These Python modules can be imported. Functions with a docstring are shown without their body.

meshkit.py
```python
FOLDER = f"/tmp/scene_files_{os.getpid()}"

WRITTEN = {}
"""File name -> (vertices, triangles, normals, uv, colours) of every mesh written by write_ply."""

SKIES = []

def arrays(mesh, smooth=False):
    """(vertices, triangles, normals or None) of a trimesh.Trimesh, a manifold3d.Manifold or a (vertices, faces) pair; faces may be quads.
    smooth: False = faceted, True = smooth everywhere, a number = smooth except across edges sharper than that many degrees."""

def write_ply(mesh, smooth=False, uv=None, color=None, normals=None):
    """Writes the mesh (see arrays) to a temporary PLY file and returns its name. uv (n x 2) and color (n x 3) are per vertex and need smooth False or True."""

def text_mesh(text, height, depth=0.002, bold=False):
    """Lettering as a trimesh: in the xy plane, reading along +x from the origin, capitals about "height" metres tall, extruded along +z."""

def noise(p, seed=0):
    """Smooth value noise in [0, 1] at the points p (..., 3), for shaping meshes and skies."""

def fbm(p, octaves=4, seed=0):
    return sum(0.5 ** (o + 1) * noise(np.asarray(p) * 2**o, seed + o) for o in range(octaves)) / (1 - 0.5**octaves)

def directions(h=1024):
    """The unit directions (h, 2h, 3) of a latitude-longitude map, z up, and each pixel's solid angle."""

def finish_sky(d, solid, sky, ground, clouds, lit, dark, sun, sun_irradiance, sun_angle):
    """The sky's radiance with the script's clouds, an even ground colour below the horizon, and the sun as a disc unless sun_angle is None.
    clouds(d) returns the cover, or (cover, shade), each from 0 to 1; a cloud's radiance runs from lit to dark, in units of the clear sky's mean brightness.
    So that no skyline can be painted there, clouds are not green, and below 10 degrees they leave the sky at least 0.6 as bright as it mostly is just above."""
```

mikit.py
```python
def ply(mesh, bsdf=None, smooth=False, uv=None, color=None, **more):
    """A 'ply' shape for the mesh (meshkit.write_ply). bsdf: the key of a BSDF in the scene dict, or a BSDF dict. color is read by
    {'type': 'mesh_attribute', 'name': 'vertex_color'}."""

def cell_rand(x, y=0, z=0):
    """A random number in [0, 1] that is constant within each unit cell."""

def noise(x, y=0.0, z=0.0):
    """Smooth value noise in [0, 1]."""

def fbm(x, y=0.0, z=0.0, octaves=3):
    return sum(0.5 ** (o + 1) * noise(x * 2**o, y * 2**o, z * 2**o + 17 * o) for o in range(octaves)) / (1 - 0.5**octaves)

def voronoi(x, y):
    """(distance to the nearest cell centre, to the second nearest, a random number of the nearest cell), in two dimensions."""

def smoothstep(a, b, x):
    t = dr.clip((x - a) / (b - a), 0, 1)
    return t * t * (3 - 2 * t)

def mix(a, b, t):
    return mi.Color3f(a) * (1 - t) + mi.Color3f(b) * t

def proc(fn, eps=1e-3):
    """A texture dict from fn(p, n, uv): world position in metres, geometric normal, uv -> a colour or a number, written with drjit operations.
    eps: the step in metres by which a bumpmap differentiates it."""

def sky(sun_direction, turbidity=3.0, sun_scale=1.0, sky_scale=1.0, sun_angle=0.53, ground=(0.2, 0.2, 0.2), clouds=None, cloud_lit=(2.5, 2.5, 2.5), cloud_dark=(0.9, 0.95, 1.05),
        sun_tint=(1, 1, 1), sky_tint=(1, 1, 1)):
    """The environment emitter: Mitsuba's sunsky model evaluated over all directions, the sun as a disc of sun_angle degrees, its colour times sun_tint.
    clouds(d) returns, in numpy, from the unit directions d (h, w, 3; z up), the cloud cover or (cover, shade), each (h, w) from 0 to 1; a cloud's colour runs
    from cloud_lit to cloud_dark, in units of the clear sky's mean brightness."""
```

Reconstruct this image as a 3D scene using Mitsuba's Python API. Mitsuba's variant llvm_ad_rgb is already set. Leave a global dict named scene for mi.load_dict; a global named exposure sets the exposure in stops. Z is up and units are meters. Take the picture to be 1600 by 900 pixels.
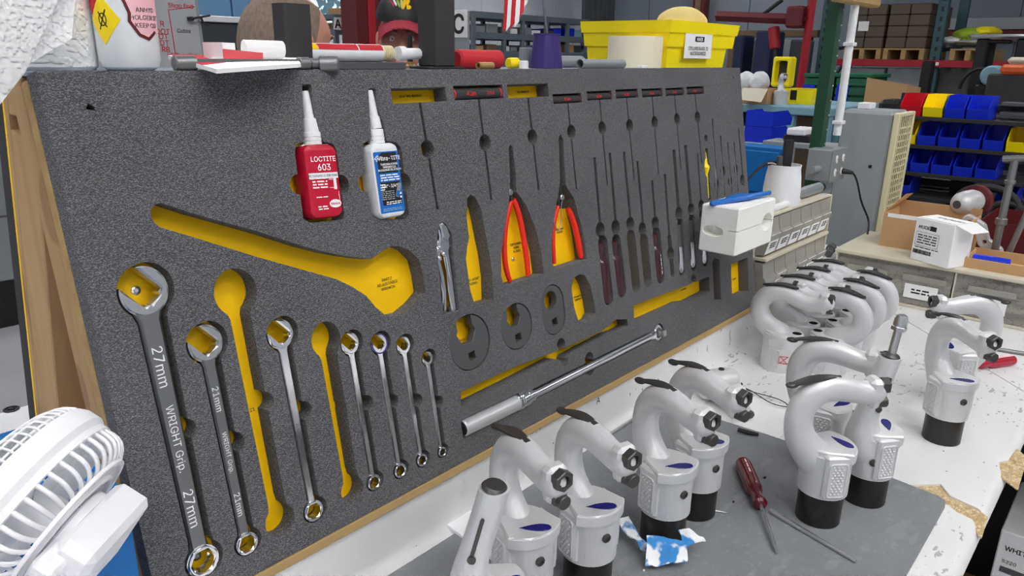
import math, random
import numpy as np, trimesh, manifold3d as mf, shapely, shapely.geometry as sg, shapely.ops as so, shapely.affinity as sa
import drjit as dr, mitsuba as mi, mikit, meshkit
from mikit import proc, noise, fbm, voronoi, smoothstep, mix, cell_rand

rng = random.Random(7)
scene, labels = {}, {}
pi = math.pi
A = lambda *v: np.array(v, float)

# ---- camera -------------------------------------------------------------------------------------------------
F_PX, PITCH, YAW, ROLL = 1169.6, 0.30274, 0.7160, -0.01618
EYE = A(0, 0, 1.6)
_f = A(math.cos(YAW) * math.cos(PITCH), math.sin(YAW) * math.cos(PITCH), -math.sin(PITCH))
_r = A(math.sin(YAW), -math.cos(YAW), 0)
_d = np.cross(_f, _r)
RIGHT = math.cos(ROLL) * _r + math.sin(ROLL) * _d
DOWN = -math.sin(ROLL) * _r + math.cos(ROLL) * _d
scene['camera'] = {'type': 'perspective', 'fov_axis': 'x', 'fov': 2 * math.degrees(math.atan(800 / F_PX)), 'near_clip': 0.02, 'far_clip': 200.0,
                   'to_world': mi.ScalarTransform4f().look_at(origin=EYE.tolist(), target=(EYE + _f).tolist(), up=(-DOWN).tolist())}
exposure = -0.07

# ---- light: the shop's fluorescent ceiling fixtures (their housings are built with the room further down) ------
LAMP_Z = 4.3
LAMPS = [(-0.9, -1.1), (-0.9, -2.5), (0.6, -2.3), (0.7, -0.9), (2.3, -1.7), (-1.9, 0.4), (-1.2, 3.2), (1.2, 3.6), (3.6, 3.4), (6.4, 4.6), (3.2, 6.2), (6.6, 1.2), (6.0, -2.6), (2.0, -3.6), (-2.0, -3.4), (9.2, 7.4), (5.6, 7.8), (11.6, 6.0)]
LAMP_POWER = 25.0

# ---- helpers ------------------------------------------------------------------------------------------------
def ray(px, py):
    return RIGHT * ((px - 800) / F_PX) + DOWN * ((py - 450) / F_PX) + _f
def hit(px, py, n, c):
    d = ray(px, py)
    return EYE + d * ((c - n @ EYE) / (n @ d))
def at_z(px, py, z): return hit(px, py, A(0, 0, 1), z)
def at_y(px, py, y): return hit(px, py, A(0, 1, 0), y)
def at_x(px, py, x): return hit(px, py, A(1, 0, 0), x)
def depth(p): return (np.asarray(p) - EYE) @ _f

used = {}
def numbered(name):
    k = used.get(name, 0)
    used[name] = k + 1
    return name if k == 0 else f'{name}_{k:03d}'
def thing(name, label, cat, group=None):
    key = numbered(name)
    labels[key] = {'label': label, 'category': cat}
    if group: labels[key]['group'] = group
    return key
def struct(name, mesh=None, mat=None, smooth=False):
    key = numbered(name)
    labels[key] = {'kind': 'structure'}
    if mesh is not None: scene[key] = mikit.ply(mesh, mat, smooth)
    return key
def T4(M): return mi.ScalarTransform4f(np.asarray(M, float).tolist())
def part(parent, name, mesh, mat, smooth=30, label=None, kind=None, M=None, color=None):
    key = numbered(parent + '__' + name)
    d = mesh if isinstance(mesh, dict) else mikit.ply(mesh, mat, smooth, color=color)
    scene[key] = {**d, 'to_world': T4(M)} if M is not None else d
    if label or kind:
        labels[key] = {}
        if label: labels[key]['label'] = label
        if kind: labels[key]['kind'] = kind
    return key
def solo(name, label, cat, mesh, mat, smooth=30, group=None, kind=None, M=None):
    key = thing(name, label, cat, group)
    d = mesh if isinstance(mesh, dict) else mikit.ply(mesh, mat, smooth)
    scene[key] = {**d, 'to_world': T4(M)} if M is not None else d
    if kind: labels[key]['kind'] = kind
    return key

cat = trimesh.util.concatenate
def frame(o, x, y, z):
    M = np.eye(4); M[:3, 0], M[:3, 1], M[:3, 2], M[:3, 3] = x, y, z, o
    return M
def move(m, M):
    m = m.copy(); m.apply_transform(M); return m
def tr(x, y, z):
    M = np.eye(4); M[:3, 3] = x, y, z; return M
def rot(a, axis='z'):
    return trimesh.transformations.rotation_matrix(a, {'x': [1, 0, 0], 'y': [0, 1, 0], 'z': [0, 0, 1]}[axis])
def unit(v): return np.asarray(v, float) / np.linalg.norm(v)
def look_frame(o, z, up=(0, 0, 1)):
    z = unit(z); x = np.cross(up, z)
    x = unit(x) if np.linalg.norm(x) > 1e-6 else A(1, 0, 0)
    return frame(o, x, np.cross(z, x), z)
def hullmesh(p):
    return trimesh.convex.convex_hull(np.asarray(p, float))
def box(a, b, bev=0.002):
    """chamfered box between two corners"""
    a, b = np.minimum(a, b).astype(float), np.maximum(a, b).astype(float)
    e = min(bev, 0.45 * min(b - a))
    if e <= 0: 
        m = trimesh.creation.box(b - a); m.apply_translation((a + b) / 2); return m
    pts = []
    for i in (0, 1):
        for j in (0, 1):
            for k in (0, 1):
                c = A((a, b)[i][0], (a, b)[j][1], (a, b)[k][2]); s = A(1 - 2 * i, 1 - 2 * j, 1 - 2 * k) * e
                pts += [c + s * A(0, 1, 1), c + s * A(1, 0, 1), c + s * A(1, 1, 0)]
    return hullmesh(pts)
def boxc(c, size, bev=0.002):
    c, s = A(*c), A(*size) / 2
    return box(c - s, c + s, bev)
def lathe(prof, n=32):
    return trimesh.creation.revolve(np.asarray(prof, float), sections=n)
def cyl(p0, p1, r0, r1=None, n=24, ch=0.0):
    """a capped, chamfered cylinder or cone between two points"""
    p0, p1 = A(*p0), A(*p1); r1 = r0 if r1 is None else r1
    h = np.linalg.norm(p1 - p0); c = min(ch, h * .4, r0 * .5 + 1e-9, r1 * .5 + 1e-9)
    prof = [(0, 0), (r0 - c, 0), (r0, c), (r1, h - c), (r1 - c, h), (0, h)] if c > 0 else [(0, 0), (r0, 0), (r1, h), (0, h)]
    return move(lathe(prof, n), look_frame(p0, p1 - p0))
def tube(pts, rad, n=12, caps=True):
    """a round sweep along points with radii"""
    p = np.asarray(pts, float); r = np.broadcast_to(np.asarray(rad, float), (len(p),))
    t = np.gradient(p, axis=0); t /= np.linalg.norm(t, axis=1, keepdims=True) + 1e-12
    a = np.cross(t[0], [0, 0, 1.0]) if abs(t[0][2]) < .9 else np.cross(t[0], [1.0, 0, 0])
    rings = []
    for i in range(len(p)):
        a = a - t[i] * (a @ t[i]); a /= np.linalg.norm(a); b = np.cross(t[i], a)
        th = np.arange(n) * 2 * pi / n
        rings.append(p[i] + r[i] * (np.cos(th)[:, None] * a + np.sin(th)[:, None] * b))
    v = np.vstack(rings); f = []
    for i in range(len(p) - 1):
        for j in range(n):
            k = (j + 1) % n
            f += [[i * n + j, i * n + k, (i + 1) * n + k], [i * n + j, (i + 1) * n + k, (i + 1) * n + j]]
    if caps:
        v = np.vstack([v, p[:1], p[-1:]]); c0, c1 = len(v) - 2, len(v) - 1; e = (len(p) - 1) * n
        for j in range(n):
            k = (j + 1) % n
            f += [[c0, k, j], [c1, e + j, e + k]]
    return trimesh.Trimesh(v, f, process=False)
def spline(pts, n=24, closed=False):
    from scipy.interpolate import CubicSpline
    p = np.asarray(pts, float); t = np.r_[0, np.cumsum(np.linalg.norm(np.diff(p[:, :3], axis=0), axis=1))]
    return CubicSpline(t, p)(np.linspace(0, t[-1], n))
def polys(g):
    return [q for q in getattr(g, 'geoms', [g]) if q.geom_type == 'Polygon' and q.area > 1e-9]
def ext(g, z0, z1):
    out = []
    for q in polys(g):
        m = trimesh.creation.extrude_polygon(q, z1 - z0, engine='earcut'); m.apply_translation([0, 0, z0]); out.append(m)
    return cat(out)
def tri2(q): return trimesh.creation.triangulate_polygon(q, engine='earcut')
def bevel(g, z0, z1, b):
    """an extrusion whose top edge is chamfered"""
    out = []
    for q in polys(g):
        q = sg.polygon.orient(q.simplify(1e-5)); inner = q.buffer(-b, join_style=2)
        if len(polys(inner)) != 1 or len(inner.interiors) != len(q.interiors): out.append(ext(q, z0, z1)); continue
        inner = sg.polygon.orient(inner)
        wall = ext(q, z0, z1 - b)
        n = wall.triangles_center[:, 2] < z1 - b - 1e-7
        wall = trimesh.Trimesh(wall.vertices, wall.faces[n], process=False)
        v, f = tri2(inner); out += [wall, trimesh.Trimesh(np.c_[v, np.full(len(v), z1)], f, process=False)]
        pairs = [(q.exterior, inner.exterior)]
        for h in q.interiors:
            pairs.append((h, min(inner.interiors, key=lambda k: sg.Polygon(k).symmetric_difference(sg.Polygon(h)).area)))
        for a, c in pairs:
            lo, hi = (a, c) if sg.Polygon(a).area > sg.Polygon(c).area else (c, a)
            v, f = tri2(sg.Polygon(lo, [hi])); ref = sg.LineString(a.coords)
            z = np.array([z1 - b if ref.distance(sg.Point(*u)) < b * .3 else z1 for u in v])
            m = trimesh.Trimesh(np.c_[v, z], f, process=False)
            if m.face_normals[:, 2].mean() < 0: m.invert()
            out.append(m)
    m = cat(out)
    for k in out: pass
    return trimesh.Trimesh(*_up(m), process=False)
def _up(m):
    m.merge_vertices(); m.fix_normals(); return m.vertices, m.faces
def circ(x, y, r, n=32): return sg.Polygon([(x + r * math.cos(k * 2 * pi / n), y + r * math.sin(k * 2 * pi / n)) for k in range(n)])
def rrect(x0, y0, x1, y1, r, q=4): return sg.box(x0 + r, y0 + r, x1 - r, y1 - r).buffer(r, quad_segs=q)
def man(m):
    m = m.copy(); m.merge_vertices()
    return mf.Manifold(mf.Mesh(np.asarray(m.vertices, np.float32), np.asarray(m.faces, np.uint32)))
def tri(M):
    k = M.to_mesh(); return trimesh.Trimesh(k.vert_properties[:, :3], k.tri_verts, process=False)
def text(s, h, depth=.0003, bold=False, center=True):
    m = meshkit.text_mesh(s, h, depth, bold)
    if center: m.apply_translation([-(m.bounds[0][0] + m.bounds[1][0]) / 2, -h / 2, 0])
    return m
def scribble(w, h, n, seed=0):
    """small print: a block of n lines made of word-like dashes, in the xy plane, centred"""
    r = random.Random(seed); out = []
    for i in range(n):
        x = -w / 2; y = h / 2 - (i + .5) * h / n
        while x < w / 2 - h / n * .5:
            l = min(r.uniform(1.0, 3.4) * h / n, w / 2 - x)
            out.append(box((x, y - h / n * .26, 0), (x + l, y + h / n * .26, .0002), 0)); x += l + h / n * .5
        
    return cat(out)

# ---- materials ----------------------------------------------------------------------------------------------
def s2l(*c):
    c = np.array(c, float) / 255
    return np.where(c < .04045, c / 12.92, ((c + .055) / 1.055) ** 2.4).tolist()
def rgb(c): return {'type': 'rgb', 'value': list(map(float, c))}
def two(d): return {'type': 'twosided', 'bsdf': d}
def mat(name, col, rough=.5, metal=0.0, spec=.5, bump=None, coat=0.0):
    d = {'type': 'principled', 'base_color': col if isinstance(col, dict) else rgb(col), 'roughness': rough, 'metallic': metal, 'specular': spec}
    if coat: d['clearcoat'] = coat; d['clearcoat_gloss'] = .9
    if bump: d = {'type': 'bumpmap', 'tex': proc(bump[0], bump[2] if len(bump) > 2 else 1e-3), 'scale': bump[1], 'bsdf': d}
    scene['m_' + name] = two(d)
    return 'm_' + name
def f_foam(p, n, uv):
    a = noise(p.x * 860, p.y * 860, p.z * 860); b = fbm(p.x * 9, p.y * 9, p.z * 9)
    return mix((.045, .044, .048), (.30, .297, .308), a * a * .78 + .15 * b)
def f_foam_h(p, n, uv): return noise(p.x * 620, p.y * 620, p.z * 620)
def f_lam(p, n, uv):
    a, b, c = voronoi(p.x * 45, p.y * 45 + p.z * 20)
    speck = dr.select((c > .86) & (a < .10 * noise(p.x * 260, p.y * 260)), 1.0, 0.0)
    s2 = smoothstep(.70, .76, fbm(p.x * 60, p.y * 130, p.z * 20)) * smoothstep(.58, .70, noise(p.x * 5.1 + 9, p.y * 5.1, 1))
    g = smoothstep(.45, .75, fbm(p.x * 3, p.y * 3, 4.0))
    base = mix((.76, .755, .75), (.68, .675, .675), g)
    return mix(mix(base, (.36, .35, .34), s2 * .8), (.10, .10, .10), speck)
def f_wood(p, n, uv):
    w = fbm(p.x * 60, p.y * 60, p.z * 3.0); k = smoothstep(.68, .74, noise(p.x * 21, p.y * 21, p.z * 9))
    return mix(mix((.50, .33, .17), (.36, .21, .095), w), (.22, .12, .06), k * .5)
def f_woodx(p, n, uv):
    w = fbm(p.x * 3.0, p.y * 60, p.z * 60)
    return mix((.50, .35, .16), (.33, .20, .08), w)
def f_chip(p, n, uv):
    a, b, c = voronoi(p.x * 130, p.y * 200)
    return mix((.50, .35, .17), (.72, .58, .36), c) * (0.65 + .35 * smoothstep(0, .2, b - a))
def f_mat(p, n, uv):
    g = fbm(p.x * 7, p.y * 7, 0, 4); s = smoothstep(.70, .80, fbm(p.x * 14, p.y * 40, 3.0)); d = smoothstep(.80, .86, noise(p.x * 190, p.y * 190))
    return mix(mix((.185, .195, .205), (.25, .262, .275), g), (.46, .47, .48), s * .12 + d * .10)
def f_cast_h(p, n, uv): return fbm(p.x * 800, p.y * 800, p.z * 800, 2)
def f_towel_h(p, n, uv):
    return smoothstep(.35, .65, noise((p.x + p.y) * 260, p.z * 330)) + .6 * noise(p.x * 60, p.y * 60, p.z * 60)
def f_dye(p, n, uv):
    d = dr.sqrt(dr.square(p.x - .838) + dr.square(p.y - .432))
    s = smoothstep(.50, .62, fbm(p.x * 60 + 3, p.y * 60, p.z * 40) + .20 - d * 6.0)
    return mix((.86, .87, .88), (.06, .27, .62), s)
def f_floor(p, n, uv): return mix((.30, .30, .31), (.42, .42, .43), fbm(p.x * 2, p.y * 2, 0, 4))
def f_scuff(p, n, uv):
    return mix((.31, .295, .265), (.20, .19, .168), smoothstep(.35, .75, fbm(p.x * 14, p.y * 14, p.z * 60, 3))) * (1 - .25 * smoothstep(.72, .82, noise(p.y * 240, p.z * 240, 2)))
mat('foam', proc(f_foam), .95, 0, .1, (f_foam_h, .0008, 4e-4))
mat('foamside', s2l(66, 64, 66), .95, 0, .1)
mat('yellow', s2l(255, 202, 0), .6, 0, .3)
mat('yellow_gloss', s2l(255, 225, 0), .3, 0, .5)
mat('ink', s2l(40, 36, 30), .7)
mat('redink', s2l(200, 40, 50), .6)
mat('wood', proc(f_wood), .7, 0, .3)
mat('woodx', proc(f_woodx), .7, 0, .3)
mat('chip', proc(f_chip), .9, 0, .2)
mat('chrome', (.88, .88, .90), .13, 1.0)
mat('steel', (.66, .66, .67), .34, 1.0)
mat('satin', (.30, .30, .305), .45, 1.0)
mat('gun', s2l(92, 92, 94), .55, .35)
mat('blackoxide', s2l(60, 58, 57), .32, .75)
mat('nut', s2l(88, 86, 84), .38, .75)
mat('blacksteel', s2l(46, 45, 46), .5, .2)
mat('cast', s2l(214, 214, 215), .40, .30, .5, (f_cast_h, .00025, 8e-4))
mat('castlow', s2l(206, 206, 208), .48, .12, .5)
mat('blueink', s2l(22, 20, 105), .12, 0, .6, None, .8)
mat('bluepaint', s2l(0, 110, 190), .5)
mat('lam', proc(f_lam), .38, 0, .4)
mat('mat', proc(f_mat), .55, 0, .35)
mat('white', s2l(238, 238, 240), .42)
mat('whitefan', s2l(244, 244, 247), .32)
mat('paper', s2l(240, 240, 240), .8, 0, .2)
mat('towel', s2l(243, 243, 243), .95, 0, .1, (f_towel_h, .0013, 6e-4))
mat('dye', proc(f_dye), .9, 0, .1)
mat('red', s2l(196, 22, 52), .3)
mat('redgrip', s2l(235, 42, 18), .4)
mat('darkred', s2l(88, 12, 24), .12, 0, .6, None, .6)
mat('plum', s2l(56, 14, 22), .12, 0, .6, None, .6)
mat('knurl', (.74, .74, .75), .38, .65)
mat('midred', s2l(165, 22, 44), .14, 0, .6, None, .6)
mat('blue', s2l(25, 105, 190), .4)
mat('bluebox', s2l(0, 105, 178), .45)
mat('binblue', s2l(18, 48, 205), .35)
mat('binyellow', s2l(255, 232, 10), .35)
mat('binred', s2l(205, 22, 38), .35)
mat('black', s2l(24, 24, 26), .5)
mat('blackmatte', s2l(52, 50, 52), .75)
mat('floor', proc(f_floor), .35, 0, .4)
mat('card', s2l(194, 156, 114), .85, 0, .2)
mat('loadbrown', s2l(98, 86, 76), .7, 0, .3)
mat('cardk', s2l(128, 104, 82), .85, 0, .2)
mat('greypaint', s2l(150, 156, 158), .45)
mat('galv', s2l(165, 170, 172), .4, .5)
mat('cream', s2l(222, 212, 172), .5)
mat('greenp', s2l(24, 66, 46), .5)
mat('greenplastic', s2l(30, 98, 70), .5)
mat('lightblue', s2l(128, 168, 184), .5)
mat('teal', s2l(52, 84, 92), .5)
mat('rackred', s2l(165, 30, 42), .5)
mat('maroon', s2l(96, 26, 30), .5)
mat('wallpanel', s2l(226, 231, 238), .5)
mat('wallgrey', s2l(128, 136, 148), .6)
mat('shelfgrey', s2l(96, 106, 116), .5)
mat('darkwall', s2l(62, 66, 72), .7)
mat('beige', s2l(206, 198, 178), .5)
mat('clearbin', s2l(150, 148, 140), .25, 0, .5)
mat('scuff', proc(f_scuff), .5)
mat('milky', s2l(226, 230, 232), .3, 0, .5)
mat('tape', s2l(238, 228, 200), .55)
mat('foamwhite', s2l(240, 240, 234), .7)
mat('purple', s2l(58, 44, 110), .3)
mat('bronze', s2l(190, 150, 95), .4, .4)
mat('tan', s2l(222, 200, 130), .8)
mat('skin', s2l(212, 150, 128), .55, 0, .35)
def f_hair(p, n, uv): return mix((.17, .105, .07), (.30, .235, .185), fbm(p.x * 260, p.y * 260, p.z * 60))
mat('hair', proc(f_hair), .8)
mat('orange', s2l(215, 92, 40), .5)
mat('pink', s2l(244, 190, 196), .6)
mat('wbgrey', s2l(176, 178, 182), .3)
mat('capred2', s2l(226, 92, 98), .5)
mat('capred', s2l(190, 32, 50), .7)
mat('bluewall', s2l(104, 146, 186), .4)
mat('navy', s2l(30, 40, 74), .6)
mat('greenlime', s2l(150, 180, 40), .6)
# ==== the room shell ==========================================================================================
WX, WY, WX0, WY0, WZ = 13.0, 9.5, -5.0, -7.0, 4.6
struct('floor', box((WX0, WY0, -.1), (WX, WY, 0), 0), 'm_floor')
struct('ceiling', box((WX0, WY0, WZ), (WX, WY, WZ + .1), 0), 'm_wallpanel')
struct('wall_behind', box((WX0, WY0 - .1, 0), (WX, WY0, WZ), 0), 'm_wallpanel')
struct('wall_left', box((WX0 - .1, WY0, 0), (WX0, WY, WZ), 0), 'm_wallpanel')
wb = struct('wall_back', box((WX0, WY + .03, 0), (WX, WY + .13, WZ), 0), 'm_wallgrey')
x = WX0
while x < WX - .1:      # insulated wall panels with open joints
    part(wb, 'panel', box((x + .006, WY, 0.02), (min(x + 1.0, WX) - .006, WY + .03, WZ), .006), 'm_wallpanel', False); x += 1.0
wf = struct('wall_far', box((WX + .03, WY0, 0), (WX + .13, WY, WZ), 0), 'm_wallgrey')
y = WY0
while y < WY - .1:
    part(wf, 'panel', box((WX, y + .006, 0.02), (WX + .03, min(y + 1.0, WY) - .006, WZ), .006), 'm_wallgrey', False); y += 1.0
scene['m_lamp'] = {'type': 'diffuse', 'reflectance': rgb((.8, .8, .8))}
lamp_house = cat([box((-.62, -.16, .0), (.62, .16, .07), .01), box((-.05, -.01, .07), (.05, .01, WZ - LAMP_Z), 0)])
lamp_diff = box((-.6, -.14, -.012), (.6, .14, 0), .004)
hp = mikit.ply(lamp_house, 'm_white', False)
for i, (x, y) in enumerate(LAMPS):
    k = thing('ceiling_light', 'long fluorescent fixture hanging under the shop ceiling', 'light', 'fluorescent fixtures under the ceiling')
    part(k, 'housing', hp, None, M=tr(x, y, LAMP_Z))
    scene[k + '__diffuser'] = {**mikit.ply(lamp_diff, 'm_lamp', False), 'to_world': T4(tr(x, y, LAMP_Z)), 'emitter': {'type': 'area', 'radiance': rgb(np.array([1.0, .985, .96]) * LAMP_POWER)}}
# ==== the laminate bench: two legs of a countertop that meet in a mitre =======================================
BZ, YF, YB, MIT = .9, .103, .723, 1.765
def counter_profile():
    p = []
    for a in np.linspace(-pi / 2, pi / 2, 9): p.append((YF + .019 - .019 * math.cos(a), BZ - .019 + .019 * math.sin(a)))   # round nose
    for a in np.linspace(-pi / 2, 0, 6): p.append((YB - .02 + .02 * math.cos(a), BZ + .02 + .02 * math.sin(a)))       # cove
    p += [(YB + .004, BZ + .083), (YB + .010, BZ + .0916), (YB + .016, BZ + .0924), (YB + .11, BZ + .0924), (YB + .11, BZ - .038), (YF + .03, BZ - .038)]
    return sg.Polygon(p)
def leg(x0, x1):
    m = trimesh.creation.extrude_polygon(counter_profile(), x1 - x0, engine='earcut')
    return move(m, frame((x0, 0, 0), (0, 1, 0), (0, 0, 1), (1, 0, 0)))
k1 = 1 / math.sqrt(2)
legA = man(leg(-.75, 3.2)).trim_by_plane([-k1, k1, 0], -(MIT - .0018) * k1)
# chipped front edge: the laminate is broken away from the board along the nose
chip_px = [(1392, 750), (1425, 758), (1470, 756), (1485, 775), (1508, 785), (1530, 795), (1542, 805), (1533, 835), (1520, 812), (1495, 800), (1482, 790), (1460, 782), (1420, 768)]
cp = [at_z(*q, BZ)[:2] for q in chip_px]
chip2 = [at_z(*q, BZ)[:2] for q in [(1560, 722), (1578, 717), (1590, 700), (1604, 712), (1590, 760), (1566, 742)]]
chips = [ext(sg.Polygon(c).buffer(0), BZ - .0035, BZ + .01) for c in (cp, chip2)]
sock = [ext(sg.Polygon(c).buffer(.002), BZ - .006, BZ - .0034) for c in (cp, chip2)]
for c in chips: legA = legA - man(c)
legB = trimesh.creation.extrude_polygon(counter_profile(), 4.4, engine='earcut')
legB = man(move(legB, frame((MIT, 1.2, 0), (1, 0, 0), (0, 0, 1), (0, -1, 0)))).trim_by_plane([k1, -k1, 0], (MIT + .0018) * k1)
bench = thing('workbench', 'white laminate countertop workbench with cove backsplash, scuffed and chipped along its front edge', 'workbench')
part(bench, 'countertop', tri(legA), 'm_lam', 30)
part(bench, 'countertop', tri(legB), 'm_lam', 30)
for c in sock: part(bench, 'chipped_edge', c, 'm_chip', False, 'exposed tan particle board where the laminate broke away')
for x, y in [(-.6, .2), (-.6, .68), (.6, .68), (1.7, .68), (2.3, .68), (1.95, -.3), (2.5, -.3), (1.95, -1.6), (2.5, -1.6), (2.5, -3), (1.95, -3)]:
    part(bench, 'leg', box((x - .03, y - .03, 0), (x + .03, y + .03, BZ - .036), .003), 'm_blacksteel', False)
part(bench, 'lower_shelf', box((1.93, -3.1, .10), (2.53, .66, .12), .002), 'm_woodx', False)
part(bench, 'back_panel', box((2.36, -3.1, .121), (2.39, .66, BZ - .0385), .002), 'm_black', False)
part(bench, 'back_panel', box((-.6, .66, .02), (2.1, .68, BZ - .0385), .002), 'm_black', False)
mp = [(480, 958), (697, 825), (1016, 630), (1030, 628), (1200, 681), (1390, 747), (1466, 777), (1477, 784), (1476, 794), (1417, 899), (1380, 960), (1100, 1150)]
mpoly = sg.Polygon([at_z(*q, BZ)[:2] for q in mp]).buffer(-.004).buffer(.004)
mpoly = mpoly.intersection(sg.box(-1, YF + .004, 3, YB - .021)).simplify(.0004)
solo('rubber_mat', 'grey rubber work mat lying on the white bench under the silver tool heads', 'mat', bevel(mpoly, BZ + .0002, BZ + .003, .0008), 'm_mat', False)
MZ = BZ + .003
# ==== the foam tool board, an A-frame that leans back on the backsplash ==========================================
LEAN = .1875
EU, EV, EN = A(1, 0, 0), A(0, math.sin(LEAN), math.cos(LEAN)), A(0, -math.cos(LEAN), math.sin(LEAN))
BO = A(.259, .725, .9976)
BW, BH, FD = 1.531, .590, .0265         # board width and height, foam depth
MB = frame(BO, EU, EV, EN)
def P(px, py, d=0.0):
    q = hit(px, py, EN, EN @ BO - d) - BO
    return (q @ EU, q @ EV)
def PP(*pts, d=0.0): return [P(x, y, d) for x, y in pts]
def pg(*pts, d=0.0, b=.003): return sg.Polygon(PP(*pts, d=d)).buffer(0).buffer(-b).buffer(2 * b).buffer(-b)
def pc(px, py, r): return circ(*P(px, py), r)
def slot(p0, p1, w0, w1=None):
    (x0, y0), (x1, y1) = P(*p0), P(*p1); w1 = w1 or w0
    n = A(y1 - y0, x0 - x1); n = n / np.linalg.norm(n) / 2
    return sg.Polygon([(x0 + n[0] * w0, y0 + n[1] * w0), (x0 - n[0] * w0, y0 - n[1] * w0), (x1 - n[0] * w1, y1 - n[1] * w1), (x1 + n[0] * w1, y1 + n[1] * w1)])

# -- outlines of the tools that lie in the board
def wrench_poly(u0, v0, u1, v1, R, r, w0, w1, jaw):
    """flat outlines in board coordinates: open-ended head at the top, ring at the bottom"""
    head = sa.rotate(sa.scale(circ(u0, v0, 1, 40), R, R * 1.06, origin=(u0, v0)), 0)
    L = math.hypot(u1 - u0, v1 - v0)
    shank = sg.Polygon([(u0 - w0 / 2 * 1.5, v0 - R * .6), (u0 - w0 / 2, v0 - R * 1.25), (u1 - w1 / 2, v1 + r * 1.5), (u1 - w1 * .6, v1 + r * .7), (u1 + w1 * .6, v1 + r * .7), (u1 + w1 / 2, v1 + r * 1.5), (u0 + w0 / 2, v0 - R * 1.25), (u0 + w0 / 2 * 1.5, v0 - R * .6)])
    ring = circ(u1, v1, r, 40)
    j = sg.box(-jaw / 2, -jaw * .42, jaw / 2, R * 2).union(circ(0, -jaw * .12, jaw * .5, 6))
    j = sa.translate(sa.rotate(j, 40, origin=(0, 0)), u0, v0)
    hole = circ(u1, v1, r * .70, 12)
    return head, shank, ring, j, hole
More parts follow.
